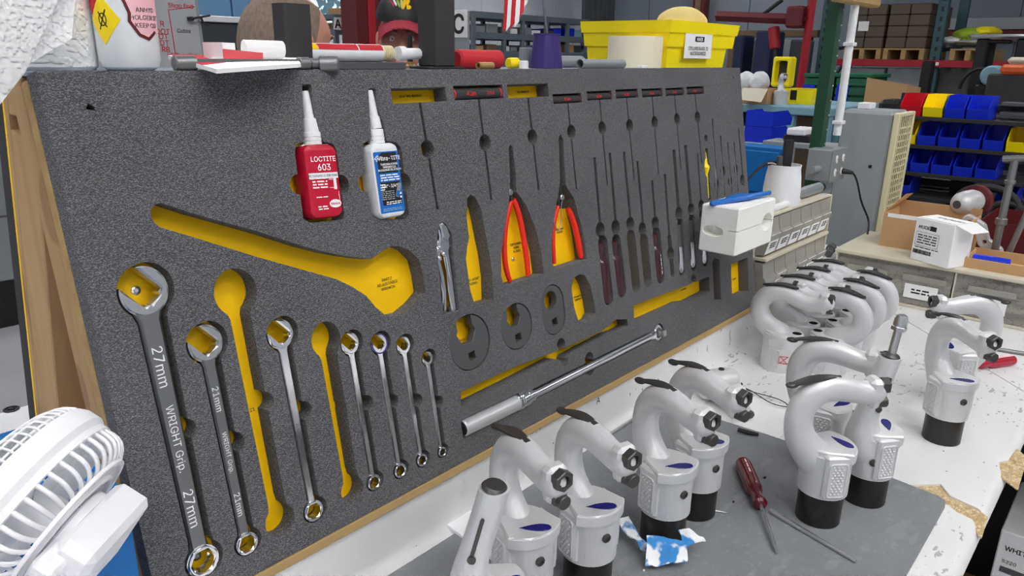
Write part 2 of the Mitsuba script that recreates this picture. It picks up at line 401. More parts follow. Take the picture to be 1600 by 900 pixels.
WR = [  # head px, ring px, head radius, ring radius, shank widths, jaw, finger-hole px and radius, material, present
    ((221, 456), (320, 874), .0258, .0185, .024, .0185, .027, (289, 672), .0130, 'm_satin', 1),
    ((320, 537), (386, 848), .0205, .0135, .0150, .0120, .021, (366, 692), .0130, 'm_satin', 1),
    ((366, 457), (440, 812), .0235, .0170, .0200, .0170, .022, (413, 628), .0125, None, 0),
    ((437, 523), (492, 797), .0178, .0135, .0120, .0090, .018, (474, 642), .0125, 'm_chrome', 1),
    ((504, 532), (556, 762), .0190, .0150, .0185, .0165, .016, (530, 640), .0120, None, 0),
    ((547, 537), (585, 753), .0142, .0108, .0088, .0074, .014, (573, 630), .0110, 'm_chrome', 1),
    ((593, 537), (625, 735), .0134, .0104, .0082, .0068, .013, (614, 628), .0108, 'm_chrome', 1),
    ((630, 540), (660, 718), .0122, .0094, .0075, .0062, .012, (652, 626), .0102, 'm_chrome', 1),
    ((669, 560), (690, 706), .0100, .0076, .0064, .0052, .009, (686, 628), .0092, 'm_chrome', 1)]
cuts, wpolys = [], []
for hp_, rp_, R, r, w0, w1, jaw, fh, fr, m_, on in WR:
    u0, v0 = P(*hp_); u1, v1 = P(*rp_); u1 = u0 + (u1 - u0) * .5; u0 = u1
    hd, sh, rg, j, ho = wrench_poly(u0, v0, u1, v1, R, r, w0, w1, jaw)
    wpolys.append((hd, sh, rg, j, ho))
    sil = so.unary_union([hd, sh, rg]).buffer(.002)
    if on: sil = sil.union(sa.translate(sil, .0045, .001))
    else: sil = sil.buffer(.004).buffer(-.003)
    cuts += [sil, pc(*fh, fr)]
# adjustable wrench (empty)
adj = pg((235, 335), (237, 326), (243, 319), (252, 317), (300, 333), (400, 361), (475, 385), (510, 394), (540, 400), (580, 405), (590, 397), (612, 384), (625, 385), (640, 391), (655, 406), (661, 430), (665, 457), (650, 475), (632, 490), (612, 495), (600, 491), (587, 480), (572, 462), (550, 448), (525, 436), (400, 401), (300, 370), (250, 355), (240, 347))
cuts.append(adj)
# the two bottles
bt1 = pg((472, 131), (487, 131), (489, 168), (493, 195), (506, 222), (520, 224), (526, 235), (538, 336), (536, 343), (484, 348), (474, 342), (461, 240), (462, 226), (474, 222))
bt2 = pg((575, 138), (588, 138), (590, 168), (601, 196), (604, 220), (619, 222), (627, 232), (639, 335), (634, 343), (588, 342), (579, 335), (567, 240), (568, 224), (580, 218))
cuts += [bt1, bt2, pc(467, 288, .0125), pc(533, 288, .0125), pc(572, 286, .0125), pc(631, 284, .0125)]
# T-handle hex keys
TH = [((612, 137), (697, 160), (656, 160), (684, 327), (668, 233), .0130, 0), ((709, 133), (786, 155), (748, 155), (768, 312), (758, 223), .0130, 1), ((793, 131), (857, 152), (825, 152), (842, 297), (832, 214), .0128, 0),
      ((864, 146), (909, 161), (887, 160), (901, 296), (893, 206), .0125, 1), ((917, 142), (956, 156), (937, 156), (949, 289), (941, 200), .0125, 1), ((962, 139), (997, 153), (979, 153), (991, 281), (984, 196), .0125, 1),
      ((1003, 138), (1035, 151), (1019, 151), (1029, 272), (1023, 191), .0125, 1), ((1040, 137), (1069, 149), (1054, 149), (1064, 265), (1058, 186), .0125, 1), ((1073, 135), (1100, 147), (1086, 147), (1097, 257), (1090, 183), .0125, 1)]
for a, b, s0, s1, fh, fr, on in TH:
    u0, v0 = P(a[0], (a[1] + b[1]) / 2); u1, v1 = P(b[0], (a[1] + b[1]) / 2); hh = (P(s0[0], a[1])[1] - P(s0[0], b[1])[1]) / 2
    vm = (v0 + v1) / 2
    cuts += [sg.box(u0, vm - hh, u1, vm + hh), slot(s0, s1, .0050 if a[0] < 850 else .0042), pc(*fh, fr)]
# locking pliers, empty pliers, red-gripped pliers
cuts.append(pg((686, 352), (690, 346), (697, 350), (706, 366), (708, 395), (712, 430), (718, 485), (712, 487), (693, 493), (690, 470), (686, 420), (682, 385), (684, 370)))
empty_pl = pg((730, 310), (735, 304), (743, 308), (751, 325), (755, 345), (760, 372), (765, 395), (770, 432), (771, 469), (742, 477), (735, 455), (728, 405), (730, 385), (733, 372), (729, 340))
cuts.append(empty_pl)
cuts.append(pg((795, 232), (797, 226), (801, 230), (806, 270), (807, 300), (822, 320), (838, 360), (846, 395), (850, 428), (787, 448), (783, 430), (783, 400), (788, 360), (796, 310), (797, 280), b=.0015))
cuts.append(pg((873, 215), (876, 209), (880, 218), (883, 270), (884, 290), (897, 310), (908, 350), (912, 370), (917, 405), (866, 422), (863, 410), (862, 380), (865, 345), (873, 300), (875, 280), b=.0015))
# crowfoot plates and their empty neighbour
CR = [((735, 535), .0432, .0430, 1, .0205, -2), ((808, 510), .0380, .0379, 1, .0165, -2), ((865, 484), .0437, .0302, 1, .0165, 0)]
for c, ry, rx, on, hr, _ in CR:
    u, v = P(*c); g = sg.box(u - rx, v - ry + rx, u + rx, v + ry - rx).buffer(1e-4).union(circ(u, v + ry - rx, rx, 48)).union(circ(u, v - ry + rx, rx, 48))
    cuts.append(g.buffer(.0012))
oval = pg((893, 450), (896, 435), (905, 428), (914, 430), (922, 445), (928, 470), (931, 490), (925, 500), (913, 505), (903, 500), (897, 480))
cuts.append(oval)
# screwdrivers
SD = [((929, 246), (938, 352), (938, 359), (942, 380), (952, 474), .0290, 1), ((953, 239), (962, 345), (962, 355), (963, 378), (973, 462), .0285, 1), ((975, 237), (985, 342), (985, 350), (986, 370), (995, 455), .0285, 0),
      ((996, 252), (1005, 350), (1004, 358), (1006, 376), (1013, 446), .0285, 0), ((1019, 282), (1024, 342), (1024, 349), (1026, 366), (1033, 440), .0290, 1)]
for s0, s1, fh, h0, h1, w, on in SD:
    (ua, va), (ub, vb) = P(*h0), P(*h1)
    cuts += [slot(s0, s1, .0080), pc(*fh, .0145), sg.LineString([(ua, va), (ub, vb + w * .4)]).buffer(w / 2 + .0008), sg.box(ua - .006, va, ua + .006, P(*fh)[1])]
cuts += [slot((1039, 272), (1046, 372), .0085), pc(1048, 397, .0150), sg.LineString(PP((1046, 372), (1051, 428))).buffer(.0080)]
ND = [((1053, 234), (1061, 334), .0155, (1063, 350), (1066, 422)), ((1071, 227), (1080, 328), .0150, (1081, 343), (1084, 414)), ((1090, 240), (1096, 322), .0140, (1097, 336), (1102, 408))]
for s0, fh, fr, h0, h1 in ND:
    cuts += [slot(s0, fh, .0125 if fr > .0145 else .0060), pc(*fh, fr), sg.LineString(PP(h0, h1)).buffer(.0130), sg.LineString(PP(fh, h0)).buffer(.008)]
# picks and gauges at the right end
PK = [((1104, 232), (1109, 312), .0125, 1), ((1113, 185), (1121, 308), .0072, 2), ((1126, 212), (1132, 306), .0066, 2), ((1137, 222), (1143, 300), .0060, 2), ((1147, 222), (1153, 299), .0066, 2), ((1154, 200), (1162, 290), .0066, 0)]
for a, b, w, k in PK: cuts.append(slot(a, b, w))
cuts += [sa.scale(pc(1105, 262, .0140), 1, 1.6), pc(1120, 288, .0120), pc(1130, 268, .0120), pc(1141, 283, .0110), pc(1150, 264, .0110), pc(1160, 281, .0130), pc(1103, 216, .0080)]
# long slots at the bottom, torque wrench, holes
longA = pg((720, 612), (800, 575), (850, 556), (868, 549), (880, 545), (940, 517), (955, 506), (962, 499), (980, 499), (982, 509), (968, 517), (955, 521), (890, 556), (884, 565), (868, 561), (800, 597), (720, 637), b=.001)
longB = pg((990, 477), (1040, 458), (1068, 448), (1108, 432), (1109, 455), (1080, 470), (1066, 472), (1040, 484), (991, 506), b=.0008)
cuts += [longA, pc(877, 538, .0115), pc(882, 563, .0100), longB, pc(1084, 436, .011), pg((1142, 413), (1168, 402), (1170, 455), (1144, 467), b=.0006), pg((1113, 409), (1124, 404), (1127, 468), (1116, 469), b=.001), pc(1118, 412, .014)]
tq0, tq1 = P(722, 671), P(1030, 519)
cuts += [sg.LineString([tq0, P(812, 627)]).buffer(.0145, cap_style=2), sg.LineString([P(810, 628), tq1]).buffer(.0095), circ(*tq1, .0185), pc(921, 561, .0135), pc(922, 577, .0125)]
# tears in the foam
for x, y, s in [(141, 168, .0045), (1146, 121, .004)]:
    u, v = P(x, y); cuts.append(sg.Polygon([(u - s, v - s * .3), (u - s * .2, v + s), (u + s * .9, v + s * .1), (u + s, v - s * .8), (u, v - s * .5)]))
wood_lip = .0
cut = so.unary_union([c.simplify(.0002) for c in cuts]).simplify(.00015)
foam2d = sg.box(0, 0, BW, BH).difference(cut)
foam2d = max(polys(foam2d), key=lambda q: q.area).simplify(.0001)
board = thing('foam_tool_board', 'large charcoal foam tool board with yellow cutouts, on a wooden A-frame behind the bench', 'tool board')
part(board, 'foam_layer', move(ext(foam2d, -FD, 0), MB), 'm_foam', False, 'charcoal foam sheet with tool shaped cutouts')
part(board, 'yellow_backing', move(box((.002, .002, -FD - .006), (BW, BH - .001, -FD), 0), MB), 'm_yellow', False, 'yellow foam sheet showing in the empty cutouts')
part(board, 'plywood_back', move(box((.001, .007, -FD - .024), (BW, BH - .003, -FD - .0062), .001), MB), 'm_woodx', False)
part(board, 'ledge_strip', move(box((.0, -.0125, -.0040), (BW - .02, -.0006, .003), .001), MB), 'm_woodx', False, 'thin tan strip under the foam')
# the frame behind: end stud, struts, the board that faces the other way
MR = frame((.259, 1.115, .94), (-1, 0, 0), unit((0, -.245, 1)), unit((0, 1, .245)))
def end(u):
    part(board, 'front_strut', move(box((u, .015, -FD - .060), (u + .038, BH - .006, -FD - .0243), .0015), MB), 'm_wood', False)
    part(board, 'rear_strut', move(box((-u - .038, .026, -.100), (-u, .60, -.032), .0015), MR), 'm_wood', False)
    part(board, 'top_block', box((.259 + u + .001, .889, 1.530), (.259 + u + .037, .952, 1.570), .0015), 'm_wood', False)
end(0.0); end(.75); end(BW - .038)
part(board, 'rear_plywood', move(box((-BW, .010, -.0315), (0, .64, -.0200), .0005), MR), 'm_wood', False)
part(board, 'rear_yellow', move(box((-BW, .008, -.0198), (0, .645, -.0145), .0005), MR), 'm_yellow', False)
part(board, 'rear_foam', move(box((-BW, .006, -.0142), (0, .65, .012), .001), MR), 'm_foamside', False)
part(board, 'top_ledge', box((.262, .866, 1.5712), (.257 + BW, 1.03, 1.5755), .0008), 'm_wallgrey', False)
part(board, 'inner_brace', hullmesh([(x_, y_, z_) for x_ in (.30, .318) for y_, z_ in ((.895, 1.53), (.95, 1.53), (1.06, 1.02), (.80, 1.02))]), 'm_woodx', False)
TOPZ = 1.5757
def flat_on_board(m, u, v, n=.0003): return move(m, MB @ tr(u, v, n))
def yprint(lines, px, py, h, par=board, ang=0):
    """black print on the yellow sheet at the bottom of a cutout"""
    u, v = P(px, py, FD)
    for i, s in enumerate(lines):
        part(par, 'print', move(text(s, h, .0003), MB @ tr(u, v, -FD + .0002) @ rot(ang) @ tr(0, -i * h * 1.55, 0)), 'm_ink', False)
yprint(['8AB12', 'ADJUSTABLE', 'WRENCH'], 604, 436, .0042)
yprint(['3/16" HEX WRENCH'], 641, 150, .0032); yprint(['HEX WRENCH'], 817, 144, .0032)
yprint(['SLIP JOINT', 'PLIERS'], 738, 437, .0040); yprint(['EXTERNAL', 'RING', 'PLIERS'], 806, 381, .0040); yprint(['INTERNAL', 'PLIERS'], 874, 358, .0036)
yprint(['CROWFOOT', 'WRENCH'], 903, 463, .0036); yprint(['21'], 394, 640, .004); yprint(['2-1/2'], 722, 531, .0030); yprint(['RATCHET WRENCH'], 900, 540, .0030, ang=0); yprint(['EXTENSION'], 1068, 452, .003); yprint(['SOCKET'], 1147, 436, .004)
for x, y, hd in [(212, 454, .0055), (307, 869, .0055), (801, 405, .004)]:
    u, v = P(x, y, FD)
    part(board, 'screw', move(cat([lathe([(0, 0), (hd, 0), (hd * .9, .0012), (hd * .5, .0022), (hd * .35, .0012), (0, .001)], 20)]), MB @ tr(u, v, -FD)), 'm_steel', 30, 'screw through the yellow sheet')
# ==== tools in the board ========================================================================================
wlab = ['largest combination wrench on the board, dull steel, stamped 27 mm', 'mid-sized dull steel combination wrench stamped 21 mm, second from the left end of the board', None, 'large chrome combination wrench between the two empty yellow wrench cutouts', None,
        'chrome combination wrench directly right of the narrow yellow wrench cutout', 'chrome combination wrench with a bluish ring on its head, fourth from the right in the wrench row', 'slim chrome combination wrench, second smallest at the right of the wrench row', 'smallest chrome combination wrench, at the right end of the wrench row']
wlab[6] = 'chrome combination wrench with a purple ring on its head'
mat('purplering', s2l(90, 80, 150), .3, .5)
for i, (W, g) in enumerate(zip(WR, wpolys)):
    if not W[10]: continue
    hd, sh, rg, j, ho = g
    R, r, w0, w1, m_ = W[2], W[3], W[4], W[5], W[9]
    k = thing('combination_wrench', wlab[i], 'wrench', 'combination wrenches in the foam board')
    th = .30 * R + .003; zt = .002 if i < 2 else .0005
    head = bevel(hd.difference(j).buffer(-.0003), -th - .004, zt, min(.0022, R * .12))
    ring = bevel(rg.difference(ho), -th - .004, zt + .002, min(.0022, r * .13))
    u = (sh.bounds[0] + sh.bounds[2]) / 2
    part(k, 'shank', move(bevel(sh.difference(j).difference(ho), -th - .002, zt - .0012, w1 * .18), MB), m_, False if i > 1 else 20)
    part(k, 'open_end', move(head, MB), 'm_steel' if i < 2 else m_, 25); part(k, 'ring_end', move(ring, MB), 'm_chrome', 25)
    v0, v1 = sh.bounds[3], sh.bounds[1]
    if i < 2:
        s1, s2 = ('27mm', 'WRIGHT Grip.') if i == 0 else ('21mm', 'WRIGHT Grip.')
        for s, t, hh in ((s1, .24, w1 * .62), (s2, .53, w1 * .46), (s1, .82, w1 * .60)):
            part(k, 'stamp', move(text(s, hh, .0002), MB @ tr(u, v0 + (v1 - v0) * t, zt - .0011) @ rot(-pi / 2)), 'm_white', False)
    else:
        for s, t in (('WRIGHT', .55),) + ((('.', .2),) if 0 else ()):
            part(k, 'stamp', move(text(s, w1 * .5, .0002), MB @ tr(u, v0 + (v1 - v0) * t, zt - .0011) @ rot(-pi / 2)), 'm_satin', False)
    if i == 6: part(k, 'size_ring', move(bevel(hd.difference(hd.buffer(-.0018)).difference(j), zt - .0005, zt + .0006, .0002), MB), 'm_purplering', False, 'purple band round the head')
def bframe(p0, p1, n=0.0):
    """frame on the board: origin at pixel p0, y towards pixel p1, z out of the board; also the length"""
    a, b = A(*P(*p0)), A(*P(*p1)); d = b - a; L = np.linalg.norm(d); d /= L
    F = np.eye(4); F[:2, 0] = d[1], -d[0]; F[:2, 1] = d; F[:2, 3] = a; F[2, 3] = n
    return MB @ F, L
def softbox(w, h, z0, z1, r, e):
    """convex rounded slab: x centred, y from 0, z from z0 to z1"""
    g = rrect(-w / 2, 0, w / 2, h, r, 6); pts = []
    for k, (o, z) in enumerate(((e, z0), (e * .3, z0 + e * .3), (0, z0 + e), (0, z1 - e), (e * .3, z1 - e * .3), (e, z1))):
        q = g.buffer(-o); pts.append(np.c_[np.array(q.exterior.coords), np.full(len(q.exterior.coords), z)])
    return hullmesh(np.vstack(pts))
ytop = frame((0, 0, 0), (1, 0, 0), (0, 0, -1), (0, 1, 0))     # lathe axis -> +y
def ylathe(prof, y, z, n=28): return move(lathe(prof, n), tr(0, y, z) @ ytop)
# -- red bottle
F, L = bframe((508, 341), (494, 226)); W = .0505
k = thing('adhesive_bottle', 'red bottle of retaining compound with a white cone nozzle, lying in the foam board', 'bottle')
part(k, 'body', move(softbox(W, L, -.024, .0085, .011, .007), F), 'm_red', 40)
part(k, 'cap', move(cat([ylathe([(0, 0), (.0118, 0), (.0118, .004), (.0108, .0045), (.0118, .005), (.0118, .009), (.0108, .0095), (.0118, .010), (.0116, .0155), (.0105, .0165), (0, .0165)], L, -.008), box((-.02, L - .003, -.015), (.02, L + .0005, 0), .003)]), F), 'm_white', 30)
Fn, Ln = bframe((493, 212), (481, 141))
part(k, 'nozzle', move(ylathe([(0, 0), (.0105, 0), (.0092, Ln * .38), (.0075, Ln * .40), (.0048, Ln), (0, Ln)], 0, -.008), Fn), 'm_white', 30)
def onb(k, F, m, x, y, z, mt, lab=None): part(k, 'print', move(m, F @ tr(x, y, z)), mt, False, lab)
zf = .0086
onb(k, F, text('LOCTITE', .0062, .0002, True), .002, L * .80, zf, 'm_white', 'white lettering'); onb(k, F, text('603', .0078, .0002, True), .002, L * .69, zf, 'm_white')
onb(k, F, box((-.022, -.0038, 0), (.021, .0038, .0002), 0), 0, L * .575, zf, 'm_white', 'white band'); onb(k, F, text('RETAINING COMPOUND', .0027, .0002), 0, L * .575, zf + .0002, 'm_ink')
onb(k, F, scribble(.022, .011, 3, 1), -.007, L * .46, zf, 'm_white'); onb(k, F, scribble(.017, .0026, 1, 2), -.006, L * .29, zf, 'm_white'); onb(k, F, scribble(.015, .0062, 2, 3), -.006, L * .145, zf, 'm_white')
onb(k, F, cat([box((-.0022, -.008, 0), (.0022, .006, .0002), 0), box((-.009, .0045, 0), (0, .0052, .0002), 0), box((-.009, -.006, 0), (0, -.0053, .0002), 0), move(ext(circ(0, .008, .0022, 14), 0, .0002), tr(0, 0, 0))]), .0155, L * .47, zf, 'm_white')
onb(k, F, box((-.0003, -.006, 0), (.0003, .006, .0002), 0), .0195, L * .29, zf, 'm_white')
onb(k, F, ext(sa.scale(circ(0, 0, .0085, 28), 1.05, .62), 0, .0002), .0125, L * .19, zf, 'm_white'); onb(k, F, text('Henkel', .0032, .0002, True), .0125, L * .19, zf + .0002, 'm_redink')
# -- blue and white bottle
F, L = bframe((610, 340), (594, 224)); W = .0495
k = thing('adhesive_bottle', 'white threadlocker bottle with a blue and black label, lying in the foam board', 'bottle')
part(k, 'body', move(softbox(W, L, -.024, .0085, .011, .007), F), 'm_milky', 40)
part(k, 'cap', move(ylathe([(0, 0), (.0118, 0), (.0118, .004), (.0108, .0045), (.0118, .005), (.0118, .009), (.0108, .0095), (.0116, .010), (.0116, .0185), (.0105, .0195), (0, .0195)], L, -.008), F), 'm_white', 30)
Fn, Ln = bframe((592, 200), (581, 140))
part(k, 'nozzle', move(ylathe([(0, 0), (.0092, 0), (.0085, Ln * .30), (.0072, Ln * .32), (.0058, Ln), (0, Ln)], 0, -.008), Fn), 'm_white', 30)
lw = W - .0075
part(k, 'label', move(ext(rrect(-lw / 2, L * .07, lw / 2, L * .885, .002), 0, .0003), F @ tr(0, 0, .0084)), 'm_blue', False, 'blue printed label')
blk = sg.Polygon([(-lw / 2 + .005, L * .175), (lw / 2 - .0035, L * .175), (lw / 2 - .0035, L * .87), (-.004, L * .87)] + [(-lw / 2 + .005 + .0135 * (1 - math.cos(t)), L * .74 + .014 * math.sin(t)) for t in np.linspace(pi / 2, 0, 6)])
zf = .0088
onb(k, F, ext(blk, 0, .0002), 0, 0, zf, 'm_black', 'black printed field'); zf += .0002
onb(k, F, text('Vibra-TITE', .0052, .0002, True), .0042, L * .795, zf, 'm_white', 'white lettering')
for i, s in enumerate(('THREADLOCKER', 'THREADFLIX', 'BLOQUEUR DE ROSCA')): onb(k, F, text(s, .0027, .0002, True), .003, L * (.715 - i * .037), zf, 'm_white')
onb(k, F, box((-.0175, -.0060, 0), (.0175, .0060, .0002), 0), .0015, L * .54, zf, 'm_blue'); onb(k, F, scribble(.033, .0100, 3, 5), .0015, L * .54, zf + .0002, 'm_paper')
onb(k, F, text('1/4"-3/4"', .0042, .0002, True), -.001, L * .425, zf, 'm_white'); onb(k, F, scribble(.009, .010, 3, 6), -.0125, L * .415, zf, 'm_white'); onb(k, F, scribble(.022, .013, 5, 7), -.0055, L * .305, zf, 'm_galv'); onb(k, F, scribble(.026, .005, 2, 8), .003, L * .20, zf, 'm_white'); onb(k, F, scribble(.034, .0045, 2, 9), 0, L * .115, .0088, 'm_lightblue')
onb(k, F, move(ext(rrect(-.0032, -.010, .0032, .010, .002), 0, .0002), rot(-.35)), .0135, L * .36, zf, 'm_galv'); onb(k, F, move(ext(rrect(-.0028, -.0092, .0028, -.001, .001), 0, .0002), rot(-.35)), .0135, L * .36, zf + .0002, 'm_blue')
onb(k, F, move(text('3D', .0050, .0002, True), rot(.75)), -.0165, L * .80, .0088, 'm_white'); onb(k, F, cat([box((-.0015, .001, 0), (.0015, .004, .0002), 0), box((-.0015, -.004, 0), (.0015, -.001, .0002), 0)]), .0165, L * .29, zf, 'm_white')
# -- T-handle hex keys
ti = 0
tl = ['largest T-handle hex key, black grip with red ends, near the middle of the board top', *[f'small T-handle hex key, {o} of six along the board top' for o in ('first from the left', 'second from the left', 'third from the left', 'third from the right', 'second from the right', 'rightmost')]]
for a, b, s0, s1, fh, fr, on in TH:
    if not on: continue
    u0, v0 = P(a[0], (a[1] + b[1]) / 2); u1, v1 = P(b[0], (a[1] + b[1]) / 2); hh = (P(s0[0], a[1])[1] - P(s0[0], b[1])[1]) / 2
    vm = (v0 + v1) / 2 - hh * .12; r = hh * .84; big = ti == 0
    k = thing('hex_key', tl[ti], 'hex key', 'T-handle hex keys in the board'); ti += 1
    n0 = -r * 1.05 if big else -r * 1.25
    MM = MB @ tr(u0 + .0015, vm, n0) @ rot(pi / 2, 'y'); Lh = u1 - u0 - .003
    part(k, 'grip', move(lathe([(0, 0), (r * .7, 0), (r, r * .3), (r, Lh - r * .3), (r * .7, Lh), (0, Lh)], 24), MM), 'm_blackmatte', 30)
    for z0, z1 in ((.0003, .0035), (Lh - .0035, Lh - .0003)): part(k, 'end_ring', move(lathe([(r * .7, z0), (r * 1.02, z0), (r * 1.02, z1), (r * .7, z1)], 24), MM), 'm_redink' if big else 'm_maroon', 30, 'red end ring')
    for s, t, hgt in ((('Allen', .34, r * .75), ('3/16', .74, r * .6)) if big else (('Allen', .5, r * .8),)):
        m = text(s, hgt, .0003, True); v = m.vertices.copy(); ang = v[:, 1] / r
        m.vertices = np.c_[v[:, 0], r * np.sin(ang) + 0 * v[:, 2], r * np.cos(ang) + v[:, 2]]
        part(k, 'print', move(m, MB @ tr(u0 + (u1 - u0) * t, vm, n0 + .0001)), 'm_redink', False)
    (ua, va), (ub, vb) = P(*s0), P(*s1)
    part(k, 'shank', move(cyl((ua, vm, n0), (ub, vb + .001, n0), .0013 if not big else .0018, n=6), MB), 'm_blacksteel', False)
# -- locking pliers
k = thing('locking_pliers', 'chrome locking pliers in the middle of the foam board', 'pliers')
up = pg((687, 354), (691, 347), (696, 351), (704, 366), (706, 385), (704, 392), (708, 420), (714, 470), (716, 485), (709, 485), (706, 470), (701, 425), (696, 400), (691, 392), (688, 380), (690, 370), b=.0006)
lo = pg((685, 372), (691, 374), (694, 392), (693, 405), (699, 430), (703, 455), (703, 487), (697, 488), (697, 460), (692, 430), (686, 405), (682, 388), b=.0006)
part(k, 'upper_handle', move(bevel(up, -.016, -.003, .002), MB), 'm_chrome', False); part(k, 'lower_handle', move(bevel(lo, -.018, -.006, .002), MB), 'm_chrome', False)
part(k, 'jaw', move(bevel(pg((687, 352), (692, 347), (699, 354), (704, 368), (700, 380), (692, 372), (690, 362), b=.0004), -.012, .001, .0025), MB), 'm_steel', False)
for q, r in (((688, 390), .004), ((697, 397), .0042), ((690, 404), .0036), ((697, 372), .0035)):
    u, v = P(*q); part(k, 'rivet', move(lathe([(0, 0), (r, 0), (r, .002), (r * .6, .0035), (0, .0038)], 16), MB @ tr(u, v, -.005)), 'm_chrome', 30)
part(k, 'release_lever', move(tube([(*P(699, 400), -.004), (*P(704, 425), -.0045), (*P(709, 455), -.005)], [.002, .0022, .0016], 8), MB), 'm_chrome', 30)
part(k, 'adjusting_screw', move(cyl((*P(711, 478), -.009), (*P(713, 487), -.009), .0052, n=14, ch=.001), MB), 'm_steel', 30)
# -- snap ring pliers with red grips
def grip(k, pts, r):
    m = tube([(*P(x, y, -n), n) for x, y, n in spline([(x, y, n) for x, y, n in pts], 14)], [r * .8] + [r] * 11 + [r * .95, r * .8], 14)
    part(k, 'grip', move(m, MB), 'm_redgrip', 40, 'red dipped grip')
k = thing('snap_ring_pliers', 'red-handled snap ring pliers with both grips in view in the board', 'pliers')
for s in ((0, -.0105), (1, -.0075)):
    part(k, 'jaw', move(tube([(*P(797.5 + s[0], 238), s[1]), (*P(798 + s[0] * 2, 270), s[1]), (*P(799 + s[0] * 3, 300), s[1]), (*P(800 + s[0] * 4, 312), s[1])], [.0012, .0026, .0044, .0042], 10), MB), 'm_blacksteel', 30)
part(k, 'pivot', move(lathe([(0, 0), (.0055, 0), (.0055, .004), (.004, .0055), (0, .0055)], 18), MB @ tr(*P(801, 300), -.008)), 'm_steel', 30)
grip(k, [(799, 312, -.010), (791, 345, -.011), (788, 385, -.012), (792, 425, -.012), (797, 440, -.012)], .0046); grip(k, [(802, 311, -.008), (813, 345, -.009), (820, 385, -.010), (824, 415, -.010), (825, 431, -.010)], .0048)
k = thing('snap_ring_pliers', 'red-handled snap ring pliers with a wire spring between the grips, right of the other pair', 'pliers')
for s in ((0, -.0135), (1, -.0105)):
    part(k, 'jaw', move(tube([(*P(877 + s[0], 224), s[1]), (*P(879 + s[0], 270), s[1]), (*P(880 + s[0] * 2, 300), s[1]), (*P(883 + s[0] * 4, 325), s[1])], [.0010, .0022, .0042, .0042], 10), MB), 'm_blacksteel', 30)
part(k, 'pivot', move(lathe([(0, 0), (.0055, 0), (.0055, .004), (.004, .0055), (0, .0055)], 18), MB @ tr(*P(883, 308), -.010)), 'm_steel', 30)
grip(k, [(872, 322, -.012), (866, 345, -.013), (864, 380, -.013), (866, 412, -.013)], .0042); grip(k, [(887, 326, -.008), (897, 350, -.008), (904, 380, -.009), (908, 403, -.009)], .0054)
part(k, 'spring', move(tube([(*P(x, y), n) for x, y, n in spline([(882, 314, -.006), (881, 335, -.006), (880, 352, -.006), (877, 361, -.006), (873, 355, -.006), (869, 340, -.007), (868, 325, -.008)], 24)], .0009, 8), MB), 'm_steel', 30)
# -- crowfoot plates
cl = ['largest dark oval crowfoot plate, open jaw at the top, left of its two neighbours', 'middle dark oval crowfoot plate with an open jaw and a square drive hole', 'smallest dark oval plate with a closed round hole and a square drive hole']
for i, (c, ry, rx, on, hr, _) in enumerate(CR):
    u, v = P(*c); g = sg.box(u - rx, v - ry + rx, u + rx, v + ry - rx).buffer(1e-4).union(circ(u, v + ry - rx, rx, 48)).union(circ(u, v - ry + rx, rx, 48)) if ry > rx + 1e-3 else circ(u, v, rx, 64)
    sq = sa.rotate(sg.box(-.0070, -.0066, .0070, .0066), 8); sq = sa.translate(sq, u + .002, v - ry * .52)
    hc = (u - rx * .10, v + ry * .40)
    hole = circ(*hc, hr, 32) if i == 2 else circ(*hc, hr, 6).union(sa.rotate(sg.box(hc[0] - hr * .80, hc[1], hc[0] + hr * .80, hc[1] + hr * 3), 6, origin=hc))
    k = solo('crowfoot_wrench', cl[i], 'wrench', move(bevel(g.difference(hole).difference(sq), -.014, -.0015, .0008), MB), 'm_gun', False, 'crowfoot plates in the board')
# -- screwdrivers
sl = iter(['leftmost dark red screwdriver in the board, longest handle', 'dark red screwdriver in the board, second from the left of the three', 'shorter dark red screwdriver with white marks on its handle, right of two empty slots'])
def screwdriver_handle(L, r, n=12):
    """fluted handle along +y from its blunt end"""
    prof = [(0, 0), (.55, 0), (.9, .03), (1, .10), (1, .62), (.92, .68), (.68, .74), (.66, .82), (.80, .90), (.80, .97), (.55, 1.0), (0, 1.0)]
    th = np.arange(n * 4) * 2 * pi / (n * 4); V, Fc = [], []
    for pr, py in prof:
        fl = .10 if .05 < py < .65 else 0
        rr = r * pr * (1 - fl * (np.cos(th * n / 2) > .5))
        V.append(np.c_[rr * np.cos(th), np.full(len(th), py * L), rr * np.sin(th)])
    N = len(th)
    for i in range(len(prof) - 1):
        for j in range(N):
            q = (j + 1) % N; Fc += [[i * N + j, (i + 1) * N + q, i * N + q], [i * N + j, (i + 1) * N + j, (i + 1) * N + q]]
    m = trimesh.Trimesh(np.vstack(V), Fc, process=False); m.fix_normals(); return m
for s0, s1, fh, h0, h1, w, on in SD:
    if not on: continue
    F, L = bframe(h1, h0); k = thing('screwdriver', next(sl), 'screwdriver', 'screwdrivers in the board')
    part(k, 'handle', move(screwdriver_handle(L + .004, w / 2), F @ tr(0, -.002, -.0120)), 'm_plum', 25)
    part(k, 'shaft', move(cyl((*P(*h0), -.0120), (*P(*s0), -.0120), .0030, n=10), MB), 'm_blacksteel', 30)
    if h0[0] > 1000: part(k, 'print', move(scribble(L * .45, .0045, 1, 4), F @ tr(.0050, L * .38, .0018) @ rot(pi / 2)), 'm_white', False)
